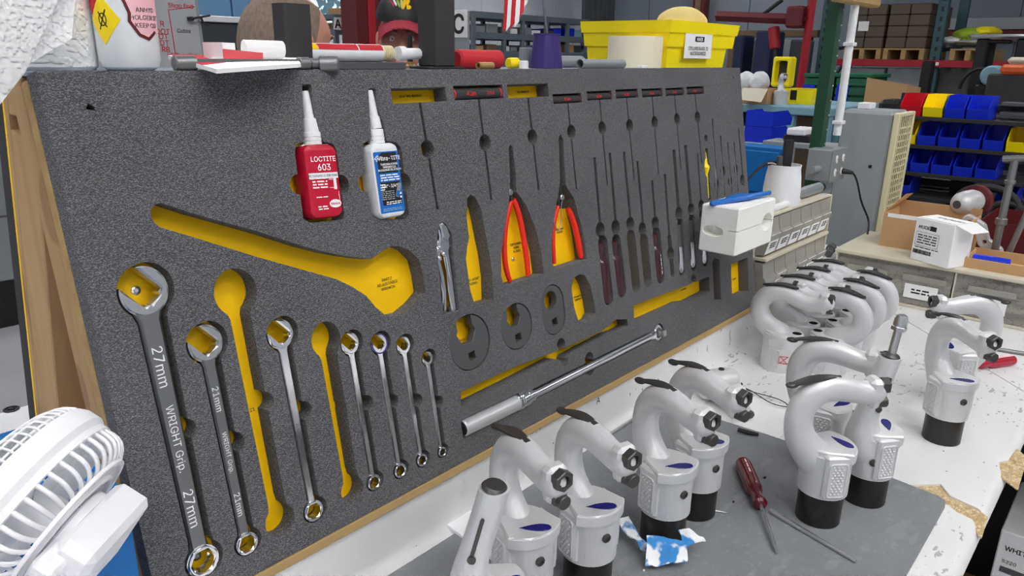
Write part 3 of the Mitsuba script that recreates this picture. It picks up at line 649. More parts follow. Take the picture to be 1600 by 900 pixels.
for i, (s0, fh, fr, h0, h1) in enumerate(ND):
    F, L = bframe(h1, h0)
    k = thing('nut_driver', ['left', 'middle', 'right'][i] + 'most of three small chrome nut drivers in the board' if i != 1 else 'middle one of three small chrome nut drivers in the board', 'nut driver', 'small chrome nut drivers')
    part(k, 'handle', move(cat([tube([(0, .004, -.004), (0, L * .25, -.0035), (0, L * .55, -.005)], [.0075, .0060, .0062], 14), tube([(.0078 * math.cos(t), .006 + .0095 * math.sin(t), -.0035) for t in np.linspace(0, 2 * pi, 24)], .0032, 8, False)]), F), 'm_chrome', 40)
    part(k, 'neck', move(tube([(0, L * .5, -.006), (0, L * .75, -.008), (0, L * .98, -.009)], [.0075, .0085, .0095], 14), F), 'm_gun', 40); part(k, 'tip', move(cyl((0, L * .95, -.010), (0, L * 1.06, -.010), .0095, n=6), F), 'm_black', False)
# -- torque wrench
k = thing('torque_wrench', 'long chrome torque wrench lying diagonally along the bottom of the foam board', 'torque wrench')
a, b, c = A(*P(724, 670), -.003), A(*P(810, 629), -.003), A(*P(1028, 520), -.004)
d = unit(c - a)
part(k, 'handle', move(cyl(a, b, .0136, n=32, ch=.002), MB), 'm_knurl', 30)
part(k, 'end_cap', move(cyl(a - d * .002, a + d * .003, .0112, n=28), MB), 'm_black', 30)
col = [cyl(b + d * o, b + d * (o + w), r, n=28, ch=.0012) for o, w, r in ((-.004, .005, .0142), (.003, .004, .0138), (.008, .016, .0135), (.025, .014, .0112))]
part(k, 'collar', move(cat(col), MB), 'm_chrome', 30)
part(k, 'tube', move(cyl(b + d * .03, c - d * .012, .0078, n=28), MB), 'm_chrome', 30)
part(k, 'neck', move(cyl(c - d * .030, c - d * .010, .0090, n=8, ch=.002), MB), 'm_chrome', False)
hd = circ(c[0], c[1], .0168, 40).union(sg.LineString([c[:2], c[:2] - d[:2] * .024]).buffer(.0085))
part(k, 'ratchet_head', move(bevel(hd, -.013, .002, .0025), MB), 'm_chrome', 25); part(k, 'face_disc', move(bevel(circ(c[0], c[1], .0115, 32), .002, .0028, .0005), MB), 'm_gun', False)
part(k, 'square_drive', move(box((c[0] - .0062, c[1] - .0062, .0028), (c[0] + .0062, c[1] + .0062, .0175), .001), MB), 'm_steel', False)
# -- picks
names = ['steel pick left of the others beside the thin yellow slot', 'second of four thin steel picks at the right end of the board', 'third of four thin steel picks at the right end of the board', 'rightmost thin steel pick in the board']
i = 0
for a, b, w, on in PK:
    if on != 2: continue
    F, L = bframe(b, a); k = thing('steel_pick', names[i], 'pick', 'steel picks in the board'); i += 1
    part(k, 'handle', move(tube([(0, 0, -.003), (0, L * .12, -.003), (0, L * .3, -.003), (0, L * .42, -.003), (0, L * .62, -.003)], [.0022, .0030, .0055 if i == 1 else .0032, .0026, .0024], 10), F), 'm_satin', 40)
    part(k, 'tip', move(tube([(0, L * .62, -.003), (0, L * .95, -.003)], [.0020, .0010], 8), F), 'm_steel', 40)
F, L = bframe((1109, 310), (1104, 236)); k = thing('yellow_pick', 'thin yellow-handled pick in its slot, left of the steel picks', 'pick')
part(k, 'handle', move(tube([(0, .001, -.006), (0, L * .30, -.006), (0, L * .52, -.006), (0, L * .66, -.006), (0, L * .74, -.006), (0, L * .98, -.006)], [.0042, .0042, .0050, .0105, .0060, .0036], 12), F), 'm_yellow_gloss', 40)
# ==== the silver tool heads ====================================================================================
# local frame: x the way the arm reaches, z up, origin in the middle of the barrel's foot
ARM = spline([(-.010, .098, .031), (-.031, .120, .0270), (-.0485, .147, .0230), (-.0540, .176, .0212), (-.0470, .203, .0212), (-.026, .2215, .0212), (.002, .2240, .0202), (.027, .2190, .0185), (.045, .2165, .0185), (.057, .2165, .0200)], 34)
def chain(pts, sq=1.0):
    ms = []
    ic = trimesh.creation.icosphere(subdivisions=2)
    for (x, z, r) in pts:
        v = ic.vertices * A(r, r * sq, r) + A(x, 0, z); ms.append(v)
    hs = [mf.Manifold.hull_points(np.vstack([a, b])) for a, b in zip(ms[:-1], ms[1:])]
    return mf.Manifold.batch_boolean(hs, mf.OpType.Add)
def flange_poly(r=.0375):
    arc = [(.0405 - .051 + .051 * math.cos(a), .051 * math.sin(a)) for a in np.linspace(-.915, .915, 11)]
    back = [(-r * math.cos(a) * .98, r * math.sin(a) * .9) for a in np.linspace(-pi / 2 * .75, pi / 2 * .75, 9)][::-1]
    return sg.Polygon(arc + back)
def casting(h0, arm):
    body = man(ext(circ(0, 0, .0375, 48), h0, .122)) + man(box((-.020, -.0392, h0 + .003), (.018, .0392, .128), .003))
    fl = flange_poly()
    body = body + man(bevel(fl, .117, .1325, .0022)) + mf.Manifold.hull_points(np.vstack([np.c_[np.array(fl.buffer(-.001).exterior.coords), np.full(len(fl.buffer(-.001).exterior.coords), .118)], np.c_[np.array(circ(0, 0, .036, 32).exterior.coords), np.full(33, .100)]]))
    out = body + arm
    m = tri(out - man(ext(circ(0, 0, .0335, 40), h0 - .01, h0 + .004)))
    return m
endblock = mf.Manifold.hull_points(np.vstack([v for v in (box((.046, -.0150, .206), (.0675, .0150, .2410), .006).vertices, box((.050, -.0130, .192), (.0660, .0130, .212), .005).vertices)]))
yoke_arm = chain(ARM, .86) + endblock
yoke_mesh = casting(.053, yoke_arm)
def hexa(r, h, hole=0, ch=.0012):
    g = circ(0, 0, r, 6)
    if hole: g = g.difference(circ(0, 0, hole, 20))
    return bevel(g, 0, h, ch)
def toX(x, y, z, tilt=0): return tr(x, y, z) @ rot(pi / 2 - tilt, 'y')
nut_mesh = move(hexa(.0135, .012, .0068), toX(.0665, 0, .2275))
nut_bore = move(lathe([(0, .001), (.0066, .001), (.0066, .009), (.0060, .009), (.0056, .0035), (0, .003)], 20), toX(.0665, 0, .2275))
bolt_mesh = move(cat([hexa(.0105, .007), move(cyl((0, 0, 0), (0, 0, .011), .0088, n=20, ch=.001), tr(0, 0, .004))]), toX(.0652, 0, .2005))
lev = spline([(.002, .2415, .004), (-.018, .2418, .0080), (-.038, .2400, .0095), (-.058, .2350, .0078), (-.074, .2300, .0050)], 14)
lv, lf = [], []
for i, (x, z, w) in enumerate(lev):
    lv += [(x, -w, z - .0005), (x, 0, z - .0015), (x, w, z - .0005), (x, w, z + .0022), (x, 0, z + .0042), (x, -w, z + .0022)]
for i in range(len(lev) - 1):
    for j in range(6):
        a, b, c, d = i * 6 + j, i * 6 + (j + 1) % 6, (i + 1) * 6 + (j + 1) % 6, (i + 1) * 6 + j
        lf += [[a, b, c], [a, c, d]]
e = (len(lev) - 1) * 6
lf += [[0, j + 1, j] for j in range(1, 5)] + [[e, e + j, e + j + 1] for j in range(1, 5)]
lever_mesh = trimesh.Trimesh(lv, lf, process=False); lever_mesh.fix_normals()
lever_mesh = cat([lever_mesh, move(trimesh.creation.icosphere(subdivisions=2, radius=.0075), tr(-.072, 0, .2310) @ np.diag([1.3, .9, .6, 1]))])
barrel_mesh = lathe([(0, 0), (.0325, 0), (.0335, .001), (.0335, .060), (0, .060)], 48)
def teardrop(l, w):
    return sg.Polygon([(l * (.5 - .5 * math.cos(t)) - l / 2, w / 2 * math.sin(t) * math.sin(t / 2) ** 1.2) for t in np.linspace(0, 2 * pi, 40)][:-1]).buffer(0)
tear_mesh = move(bevel(sa.rotate(teardrop(.041, .020), 62), .1326, .1335, .0004), tr(.021, .000, 0))
tear_alt = move(bevel(sa.rotate(teardrop(.041, .020), -66), .1326, .1335, .0004), tr(.021, .000, 0))
pad_w, pad_h = .030, .058
padg = rrect(-pad_w / 2, 0, pad_w / 2, pad_h, .006)
pad = [bevel(padg.difference(padg.buffer(-.0022)), 0, .0022, .0007), ext(padg.buffer(-.001), 0, .0006)]
dot = trimesh.creation.icosphere(subdivisions=1, radius=.0019)
for i in range(3):
    for j in range(11): pad.append(move(dot, tr(-.0064 + i * .0064 + (.0013 if j % 2 else -.0013), .0060 + j * .0046, .0009)))
pad = cat(pad)
pads = ([move(pad, frame((-.001, -.0392, .060), (1, 0, 0), (0, 0, 1), (0, -1, 0))), move(pad, frame((-.001, .0392, .060), (-1, 0, 0), (0, 0, 1), (0, 1, 0)))])
scr = cat([lathe([(0, 0), (.0065, 0), (.0062, .0022), (.003, .0036), (.003, .002), (0, .002)], 20)])
def radial(a, r, z): return frame((r * math.cos(a), r * math.sin(a), z), (-math.sin(a), math.cos(a), 0), (0, 0, 1), (math.cos(a), math.sin(a), 0))
screws = [move(scr, radial(math.radians(a), .0372, z)) for a, z in ((-4, .095), (172, .094), (238, .086))]
pin = cyl((-.006, 0, .2395), (-.006, 0, .2415), .0016, n=10)
Y = lambda m, b, s=30: mikit.ply(m, b, s)
# the straight-necked variant
neck = chain(spline([(-.012, .095, .033), (-.022, .125, .0255), (-.021, .155, .0190), (-.015, .18, .0172), (.001, .240, .0168), (.008, .268, .0165)], 26), 1.0)
neck_cut = man(move(box((-.003, -.03, .185), (.0045, -.010, .235), .002), np.eye(4)))
str_mesh = casting(.053, neck - man(box((-.1, -.1, .254), (.1, .1, .35), 0)))
collar_mesh = cyl((.0045, 0, .2535), (.0055, 0, .2585), .0150, .0125, 28, .001)
rod_mesh = cyl((.0055, 0, .256), (.0105, 0, .298), .0062, n=20)
knob_mesh = move(cat([hexa(.0115, .007), lathe([(0, .007), (.0098, .007), (.0098, .017), (.0075, .024), (.003, .0265), (0, .0268)], 24)]), look_frame((.0104, 0, .297), (.12, 0, 1)))
slotm = move(cat([ext(rrect(-.0022, -.026, .0022, .026, .002), -.001, .0012)]), frame((-.010, -.0176, .200), unit((1, 0, -.25)), unit((.25, 0, 1)), (0, -1, 0)))
pivot = [move(lathe([(0, 0), (.0048, 0), (.0048, .003), (0, .0036)], 16), frame((-.016, -.0172, .172), (1, 0, 0), (0, 0, 1), (0, -1, 0)))]
KIT = {'yoke': [('casting', Y(yoke_mesh, 'm_cast')), ('barrel', Y(barrel_mesh, 'm_blackoxide')), ('hex_nut', Y(nut_mesh, 'm_nut')), ('nut_bore', Y(nut_bore, 'm_black')), ('bolt', Y(bolt_mesh, 'm_nut')), ('lever', Y(lever_mesh, 'm_nut')), ('grip_pad', Y(pads[0], 'm_cast')), ('grip_pad', Y(pads[1], 'm_cast')),
                ('screw', Y(screws[0], 'm_nut')), ('screw', Y(screws[1], 'm_nut')), ('ink_recess', Y(tear_mesh, 'm_blueink')), ('pin', Y(pin, 'm_nut'))],
       'straight': [('casting', Y(str_mesh, 'm_cast')), ('barrel', Y(barrel_mesh, 'm_blackoxide')), ('collar', Y(collar_mesh, 'm_nut')), ('slot', Y(slotm, 'm_nut')), ('pivot_pin', Y(pivot[0], 'm_nut')), ('grip_pad', Y(pads[0], 'm_cast')), ('grip_pad', Y(pads[1], 'm_cast')), ('screw', Y(screws[2], 'm_nut')), ('ink_recess', Y(tear_mesh, 'm_blueink')),
                    ('push_rod', Y(rod_mesh, 'm_steel')), ('rod_knob', Y(knob_mesh, 'm_steel'))]}
KIT['yoke_b'] = [(n, Y(tear_alt, 'm_blueink') if n == 'ink_recess' else d) for n, d in KIT['yoke']]
PARTLAB = {'barrel': 'black oxide steel barrel', 'lever': 'dark flat lever on the arm', 'ink_recess': 'dark blue teardrop recess', 'rod_knob': 'rounded hex knob on the rod'}
def head(kind, pos, az, label, z=None, scale=1.0, skip=(), M=None, group='silver tool heads on the bench'):
    k = thing('yoke_tool' if kind != 'straight' else 'straight_neck_tool', label, 'tool head', group)
    if M is None: M = tr(pos[0], pos[1], MZ if z is None else z) @ rot(math.radians(az)) @ np.diag([scale, scale, scale, 1])
    for n, d in KIT[kind]:
        if n in skip: continue
        part(k, n, d, None, M=M, label=PARTLAB.get(n))
    return k
def foot(l, r, yb, z=None):
    """middle of a barrel's foot from its left, right and lowest pixel"""
    z = MZ if z is None else z
    p = at_z((l + r) / 2, yb, z); rad = .0335; v = p[:2] / np.linalg.norm(p[:2])
    return p[:2] + v * rad
head('yoke', foot(881, 950, 935), -106, 'silver yoke tool head with a blue streak down its side, second from the front')
head('yoke', foot(996, 1069, 860), -106, 'silver yoke tool head standing on the blue-stained paper towel')
head('yoke', foot(1049, 1115, 815), -106, 'silver yoke tool head close behind the one on the stained towel')
head('yoke', foot(785, 850, 975), -106, 'silver yoke tool head behind the slotted straight neck at the bottom of the picture')
head('yoke_b', foot(1242, 1306, 825), -44, 'silver yoke tool head with its grip pad forward, left of the straight-necked tool')
head('yoke', foot(1438, 1497, 696, BZ), -128, 'silver yoke tool head on the bare bench near its front edge, beside the red screwdriver', z=BZ + .0004)
head('straight', foot(1312, 1379, 793), -36, 'silver straight-necked tool head with a push rod and rounded knob on top')
# -- the stouter tool heads waiting at the back of the bench, two rows facing each other
LARM = spline([(-.012, .078, .030), (-.036, .092, .0255), (-.058, .112, .0225), (-.064, .138, .0215), (-.054, .163, .0210), (-.030, .178, .0210), (.002, .178, .0195), (.034, .168, .0175), (.062, .168, .0175), (.083, .176, .0195)], 30)
lowm = man(ext(circ(0, 0, .0445, 48), 0, .086)) + man(bevel(circ(0, 0, .0448, 48), .080, .0905, .004)) + chain(LARM, .86) + mf.Manifold.hull_points(np.vstack([box((.070, -.0125, .166), (.0905, .0125, .200), .005).vertices, box((.076, -.011, .152), (.0895, .011, .170), .004).vertices]))
lowm = lowm - man(cyl((.030, 0, .07), (.030, 0, .12), .0105, n=24))
plate = lambda w, h, z: bevel(rrect(-w / 2, 0, w / 2, h, .003), 0, .0016, .0006)
lp = [move(plate(.036, .016, 0), frame((0, s * .0438, .062), (-s, 0, 0), (0, 0, 1), (0, s, 0))) for s in (-1, 1)]
lq = [cat([move(bevel(rrect(-.010, 0, .010, .046, .003).difference(rrect(-.0085, .0015, .0085, .0445, .002)), 0, .0014, .0004), frame((0, s * .0440, .010), (-s, 0, 0), (0, 0, 1), (0, s, 0))), move(text('HUCK', .0105, .0012, True), frame((0, s * .0440, .033), (0, 0, 1), (s, 0, 0), (0, s, 0)))]) for s in (-1, 1)]

def leaf(pts, t=.0045):
    V, Fc = [], []
    for x, z, w in pts: V += [(x, -w, z), (x, 0, z - .0008), (x, w, z), (x, w, z + t * .5), (x, 0, z + t), (x, -w, z + t * .5)]
    for i in range(len(pts) - 1):
        for j in range(6):
            a, b, c, d = i * 6 + j, i * 6 + (j + 1) % 6, (i + 1) * 6 + (j + 1) % 6, (i + 1) * 6 + j
            Fc += [[a, b, c], [a, c, d]]
    e = (len(pts) - 1) * 6
    Fc += [[0, j + 1, j] for j in range(1, 5)] + [[e, e + j, e + j + 1] for j in range(1, 5)]
    m = trimesh.Trimesh(V, Fc, process=False); m.fix_normals(); return m
llev = leaf(spline([(.020, .196, .003), (.004, .199, .0105), (-.020, .1995, .0135), (-.045, .194, .0105), (-.062, .190, .0035)], 14))
KIT['low'] = [('casting', Y(tri(lowm), 'm_castlow')), ('name_plate', Y(lp[0], 'm_castlow')), ('name_plate', Y(lp[1], 'm_castlow')), ('raised_panel', Y(lq[0], 'm_castlow')), ('raised_panel', Y(lq[1], 'm_castlow')), ('lever', Y(llev, 'm_blacksteel')),
              ('hex_nut', Y(move(hexa(.0125, .010, .0062), toX(.0900, 0, .187)), 'm_nut')), ('bolt', Y(move(hexa(.0098, .009), toX(.0890, 0, .162)), 'm_nut')), ('bore', Y(move(lathe([(.0100, .072), (.0105, .0908), (.0098, .0908), (.0090, .072)], 24), tr(.030, 0, 0)), 'm_nut')), ('pin', Y(cyl((-.010, 0, .1985), (-.010, 0, .2005), .0016, n=10), 'm_nut'))]
rows = ['nearest', 'second', 'third', 'farthest']
for i in range(4):
    head('low', (1.665 + .1 * i, .600 - .001 * i), -88, f'stout silver yoke tool head by the drawers, {rows[i]} of the row facing right', z=BZ + .0004, group='stout tool heads in two facing rows')
for i in range(3):
    head('low', (1.722 + .1 * i, .512), 92, f'stout silver yoke tool head at the bench back, {rows[i] if i < 2 else "farthest"} of the row facing left', z=BZ + .0004, group='stout tool heads in two facing rows')
# red inspection sticker between the two nearest
s = at_x(1240, 565, 1.64)
part('yoke_tool_006', 'sticker', move(cat([box((-.010, -.009, 0), (.010, -.0078, .0004), 0), box((-.010, .0078, 0), (.010, .009, .0004), 0), box((-.0106, -.009, 0), (-.0096, .009, .0004), 0), move(box((-.011, -.0006, 0), (.011, .0006, .0004), 0), rot(.75)), move(box((-.011, -.0006, 0), (.011, .0006, .0004), 0), rot(-.75))]), frame((1.6255, .578, .934), unit((.5, -1, 0)), (0, 0, 1), unit((-1, -.5, 0)))), 'm_redink', False, 'red outlined sticker')
# more yoke heads
head('yoke', foot(1244, 1307, 746, BZ), -80, 'silver yoke tool head just beyond the mat, half hidden by the one before it', z=BZ + .0004)
head('yoke', foot(1452, 1508, 640, BZ), 128, 'silver yoke tool head farthest along the bench edge, its open nut facing left', z=BZ + .0004)
# straight-necked head in the foreground
head('straight', foot(722, 806, 1094, MZ), -62, 'silver straight-necked tool head with a long slot, cut by the bottom edge', skip=('push_rod', 'rod_knob'))
# elbow tool lying on its side
k = thing('elbow_tool', 'silver tool head lying on its side by the backsplash, blue oval on its end', 'tool head')
c0 = at_z(1097, 603, BZ + .0335); c1 = c0 + .072 * A(math.cos(-.50), math.sin(-.50), 0); ax = unit(c1 - c0); sd = unit(np.cross(ax, (0, 0, 1)))
Fe = frame(c0, sd, np.cross(ax, sd), ax); Le = .078
el = man(move(lathe([(0, 0), (.026, 0), (.031, .004), (.0325, .018), (.0318, Le - .01), (.028, Le), (0, Le)], 40), Fe))
tip = at_z(1160, 640, BZ + .020); st = c0 + ax * .022 + sd * .012
arm_ = []
for t in np.linspace(0, 1, 8):
    p = st + (tip - st) * t; r_ = .026 * (1 - t) + .0165 * t
    arm_.append(trimesh.creation.icosphere(subdivisions=2, radius=r_).vertices * A(1, 1, .9) + p)
hs = [mf.Manifold.hull_points(np.vstack([a, b])) for a, b in zip(arm_[:-1], arm_[1:])]
part(k, 'casting', tri(el + mf.Manifold.batch_boolean(hs, mf.OpType.Add)), 'm_cast', 40)
part(k, 'blue_end', move(bevel(sa.scale(circ(0, 0, .0125, 28), 1.5, 1.0), -.0012, .0002, .0005), Fe @ np.diag([1, 1, -1, 1])), 'm_blueink', False, 'dark blue oval end')
part(k, 'seam_line', move(lathe([(.0316, .0155), (.0332, .0160), (.0332, .0172), (.0316, .0178)], 40), Fe), 'm_navy', 30)
du = unit(tip - st)
for o, zz in ((.010, .006), (-.004, -.002)): part(k, 'bolt', move(hexa(.0085, .010), look_frame(tip + du * .012 + sd * 0 + A(0, 0, zz) + np.cross(du, (0, 0, 1)) * o * 1.4, du)), 'm_nut', False)
part(k, 'bolt', move(hexa(.0085, .012), look_frame(c1 + sd * .030 - ax * .012, sd)), 'm_nut', False)
part(k, 'screw', move(scr, look_frame(c0 + ax * .045 + A(0, 0, .032), (0, 0, 1))), 'm_nut', 30)
# -- loose small tools and parts
def rod(name, label, catg, p0, p1, r0, r1=None, mt='m_steel', z=None, n=14, **k):
    a, b = at_z(*p0, z), at_z(*p1, z); r1 = r0 if r1 is None else r1
    a[2] += max(r0, 0); b[2] += max(r1, 0)
    return solo(name, label, catg, cyl(a, b, r0, r1, n, .0006), mt, 30, **k)
rod('punch_rod', 'tapered steel punch lying on the grey mat beside the dark red screwdriver', 'punch', (1203, 801), (1337, 880), .0042, .0026, z=MZ)
# dark red screwdriver on the mat
a, b = at_z(1160, 722, MZ + .013), at_z(1188, 787, MZ + .013); tipp = at_z(1214, 864, MZ + .004); yv = unit(b - a); xv = unit(np.cross(yv, (0, 0, 1)))
k = thing('screwdriver', 'dark red screwdriver lying on the grey mat, blade towards the camera', 'screwdriver')
part(k, 'handle', move(screwdriver_handle(np.linalg.norm(b - a) + .004, .0140), frame(a, xv, yv, np.cross(xv, yv))), 'm_darkred', 25)
part(k, 'shaft', tube([b, b + (tipp - b) * .85, tipp], [.0030, .0030, .0012], 12), 'm_steel', 30)
part(k, 'print', move(scribble(.045, .005, 1, 12), frame(a + yv * .035 + A(0, 0, .0138), yv, -xv, (0, 0, 1))), 'm_pink', False)
a, b = at_z(1584, 562, BZ + .012), at_z(1530, 570, BZ + .012); tipp = at_z(1508, 573, BZ + .012); yv = unit(b - a); xv = unit(np.cross(yv, (0, 0, 1)))
k = thing('screwdriver', 'bright red and clear screwdriver lying on the bench at the right edge', 'screwdriver')
part(k, 'handle', move(screwdriver_handle(np.linalg.norm(b - a), .0125), frame(a, xv, yv, np.cross(xv, yv))), 'm_midred', 25)
part(k, 'stripe', move(box((-.0035, .008, .0118), (.0035, .060, .0128), 0), frame(a, xv, yv, np.cross(xv, yv))), 'm_pink', False, 'clear stripe'); part(k, 'shaft', cyl(b, tipp, .003, n=12), 'm_steel', 30)
rod('steel_bar', 'thin steel bar lying on the bench behind the red screwdriver', 'bar', (1548, 547), (1640, 562), .0050, z=BZ, mt='m_satin')
# twist drill
a, b = at_z(1014, 637, BZ + .006), at_z(1054, 606, BZ + .006)
th = np.linspace(0, 1, 40); g = []
for s in (0, pi): g.append(tube([a + (b - a) * t + .0032 * (math.cos(14 * t + s) * unit(np.cross(b - a, (0, 0, 1))) + math.sin(14 * t + s) * A(0, 0, 1)) for t in th], .0026, 8))
k = thing('twist_drill', 'spiral twist drill lying against the backsplash behind the mat', 'drill bit'); part(k, 'flutes', cat(g), 'm_gun', 40); part(k, 'shank', cyl(a - (b - a) * .5, a + (b - a) * .05, .0045, n=14), 'm_steel', 30)
rod('punch_rod', 'slim steel rod at the back corner of the grey mat', 'rod', (946, 685), (997, 652), .0030, z=MZ)
rod('steel_tip', 'small pointed steel tip lying by the foot of a black barrel', 'pin', (1136, 802), (1098, 797), .0008, .0026, z=MZ)
# hex nut on the mat
p = at_z(862, 868, MZ)
solo('hex_nut', 'loose steel hex nut on the mat between two tool heads', 'nut', move(hexa(.0075, .0065, .0045), tr(*p)), 'm_steel', False)
for i, (x, y, s) in enumerate(((1146, 785, .0022), (1195, 747, .0030), (1006, 892, .0020))):
    p = at_z(x, y, MZ); solo('debris_chip', ['small dark chip on the mat left of the red screwdriver', 'small dark chip on the mat right of the screwdriver handle', 'tiny white crumb on the mat below the stained towel'][i], 'debris', boxc((p[0], p[1], p[2] + s * .5), (s * 1.6, s * 1.2, s), s * .2), 'm_black' if i < 2 else 'm_paper', False)
# white plate under the left tool head
pl = sg.Polygon([at_z(x, y, MZ)[:2] for x, y in ((698, 824), (752, 792), (845, 862), (800, 900))])
solo('white_plate', 'flat white plate under the tool heads at the lower left of the mat', 'plate', bevel(pl, MZ + .0002, MZ + .006, .001), 'm_white', False)
# stained paper towel under the third head
c = foot(996, 1069, 860)
def crumple(pts, seed, th=.0012, n=26):
    """a crumpled sheet over a quad of 3D corners"""
    q = np.array(pts, float); V, Fc = [], []
    for i in range(n):
        for j in range(n):
            u, v = i / (n - 1), j / (n - 1)
            p = (q[0] * (1 - u) + q[1] * u) * (1 - v) + (q[3] * (1 - u) + q[2] * u) * v
            V.append(p)
    V = np.array(V); h = meshkit.fbm(V * 38, 3, seed) - .5; V[:, 2] += h * .022 * 1
    V[:, :2] += (np.c_[meshkit.noise(V * 30, seed + 5), meshkit.noise(V * 30, seed + 9)] - .5) * .010
    for i in range(n - 1):
        for j in range(n - 1):
            a = i * n + j; Fc += [[a, a + n, a + n + 1], [a, a + n + 1, a + 1]]
    V2 = V + A(0, 0, th); N = len(V); F2 = [[x + N for x in f] for f in Fc]; F1 = [f[::-1] for f in Fc]
    edge = [i * n for i in range(n)] + [(n - 1) * n + j for j in range(1, n)] + [i * n + n - 1 for i in range(n - 2, -1, -1)] + [j for j in range(n - 2, 0, -1)]
    S = []
    for a, b in zip(edge, edge[1:] + edge[:1]): S += [[a, b, b + N], [a, b + N, a + N]]
    m = trimesh.Trimesh(np.vstack([V, V2]), F2 + F1 + S, process=False); m.fix_normals(); return m
k = thing('paper_towel', 'crumpled white paper towel with blue dye stains around a tool barrel on the mat', 'paper towel')
z1 = MZ + .016
def tq(l): return [at_z(x, y, MZ + h) for x, y, h in l]
for nm, q, sd_ in (('left_flap', [(966, 812, .030), (984, 808, .034), (1016, 864, .012), (1000, 862, .012)], 3), ('front_flap', [(1012, 838, .036), (1072, 850, .028), (1074, 878, .013), (1008, 882, .012)], 8), ('right_flap', [(1054, 832, .030), (1076, 826, .036), (1099, 848, .020), (1068, 862, .014)], 12)):
    part(k, 'flap', crumple(tq(q), sd_), 'm_dye', 40)
# sheet of white paper and the wire hooks on it
pp = sg.Polygon([at_z(x, y, BZ)[:2] for x, y in ((1150, 612), (1248, 640), (1215, 690), (1145, 672))])
solo('paper_sheet', 'sheet of white paper on the bench behind the mat', 'paper', ext(pp, BZ + .0004, BZ + .0010), 'm_paper', False)
k = thing('wire_hook', 'long double wire hook lying on the white paper', 'hook')
w0, w1 = at_z(1152, 602, BZ + .006), at_z(1228, 634, BZ + .006); nn = unit(np.cross(w1 - w0, (0, 0, 1))) * .006
part(k, 'wire', tube(spline([w0 + nn, (w0 + w1) / 2 + nn, w1 + nn, w1 + (w1 - w0) * .04, w1 - nn, (w0 + w1) / 2 - nn, w0 - nn], 40), .0011, 8), 'm_nut', 40)
part(k, 'grip', boxc((*w0[:2], BZ + .007), (.018, .020, .012), .003), 'm_black', 30)
solo('black_strap', 'short black flat strap beside the bolt of a yoke head', 'strap', tube([at_z(1153, 671, BZ + .012), at_z(1170, 676, BZ + .008), at_z(1185, 679, BZ + .007)], [.0042, .0045, .003], 8), 'm_black', 40)
p = at_z(1326, 660, BZ); solo('green_wire_bundle', 'small green wire bundle behind the straight-necked tool', 'wire', tube([p + A(-.012, .01, .012), p + A(0, 0, .022), p + A(.012, -.01, .02)], .006, 8), 'm_greenplastic', 40)
# a bench pen mark: the handwritten letter on the backsplash
pa = at_y(934, 625, YB - .004)
solo('pen_mark', 'letter A handwritten in ink on the white backsplash', 'mark', move(text('A', .012, .0003), frame(pa + A(0, -.0012, 0), (1, 0, 0), (0, .05, 1), (0, -1, .05))), 'm_ink', False)
# ==== what stands on top of the board ===========================================================================
def sheet(pts, th, seed=1, amp=.004, freq=14, n=22, nrm=(0, -1, 0)):
    """a soft sheet over a quad of corners (tl, tr, br, bl), billowing along nrm"""
    q = np.array(pts, float); nrm = unit(nrm); V, Fc = [], []
    for i in range(n):
        for j in range(n):
            u, v = i / (n - 1), j / (n - 1); V.append((q[0] * (1 - u) + q[1] * u) * (1 - v) + (q[3] * (1 - u) + q[2] * u) * v)
    V = np.array(V); V += nrm * ((meshkit.fbm(V * freq, 3, seed) - .5) * 2 * amp)[:, None]
    for i in range(n - 1):
        for j in range(n - 1):
            a = i * n + j; Fc += [[a, a + n, a + n + 1], [a, a + n + 1, a + 1]]
    N = len(V); V2 = V - nrm * th; F2 = [[x + N for x in f[::-1]] for f in Fc]
    edge = [i * n for i in range(n)] + [(n - 1) * n + j for j in range(1, n)] + [i * n + n - 1 for i in range(n - 2, -1, -1)] + [j for j in range(n - 2, 0, -1)]
    S = []
    for a, b in zip(edge, edge[1:] + edge[:1]): S += [[a, b, b + N], [a, b + N, a + N]]
    m = trimesh.Trimesh(np.vstack([V, V2]), Fc + F2 + S, process=False); m.fix_normals(); return m
k = thing('paper_towel_roll', 'roll of embossed white paper towels on the left board top, loose sheet hanging down', 'paper towels')
rc = at_y(83, 100, .945); rr_ = 63 * depth(rc) / F_PX
part(k, 'roll', move(lathe([(.019, 0), (rr_ - .004, 0), (rr_, .004), (rr_ * 1.0, .276), (rr_ - .004, .28), (.019, .28)], 48), tr(rc[0], .945, TOPZ)), 'm_towel', 40)
part(k, 'core', move(lathe([(.0165, .001), (.0188, .001), (.0188, .279), (.0165, .279)], 28), tr(rc[0], .945, TOPZ)), 'm_card', 40)
part(k, 'loose_sheet', sheet([at_y(-90, -80, .80), at_y(126, -80, .845), at_y(40, 113, .815), at_y(-20, 190, .79)], .0008, 3, .006, 9), 'm_towel', 60)
part(k, 'loose_sheet', sheet([at_y(20, -60, .87), at_y(120, -50, .872), at_y(112, 60, .850), at_y(38, 104, .835)], .0008, 5, .004, 10), 'm_towel', 60)
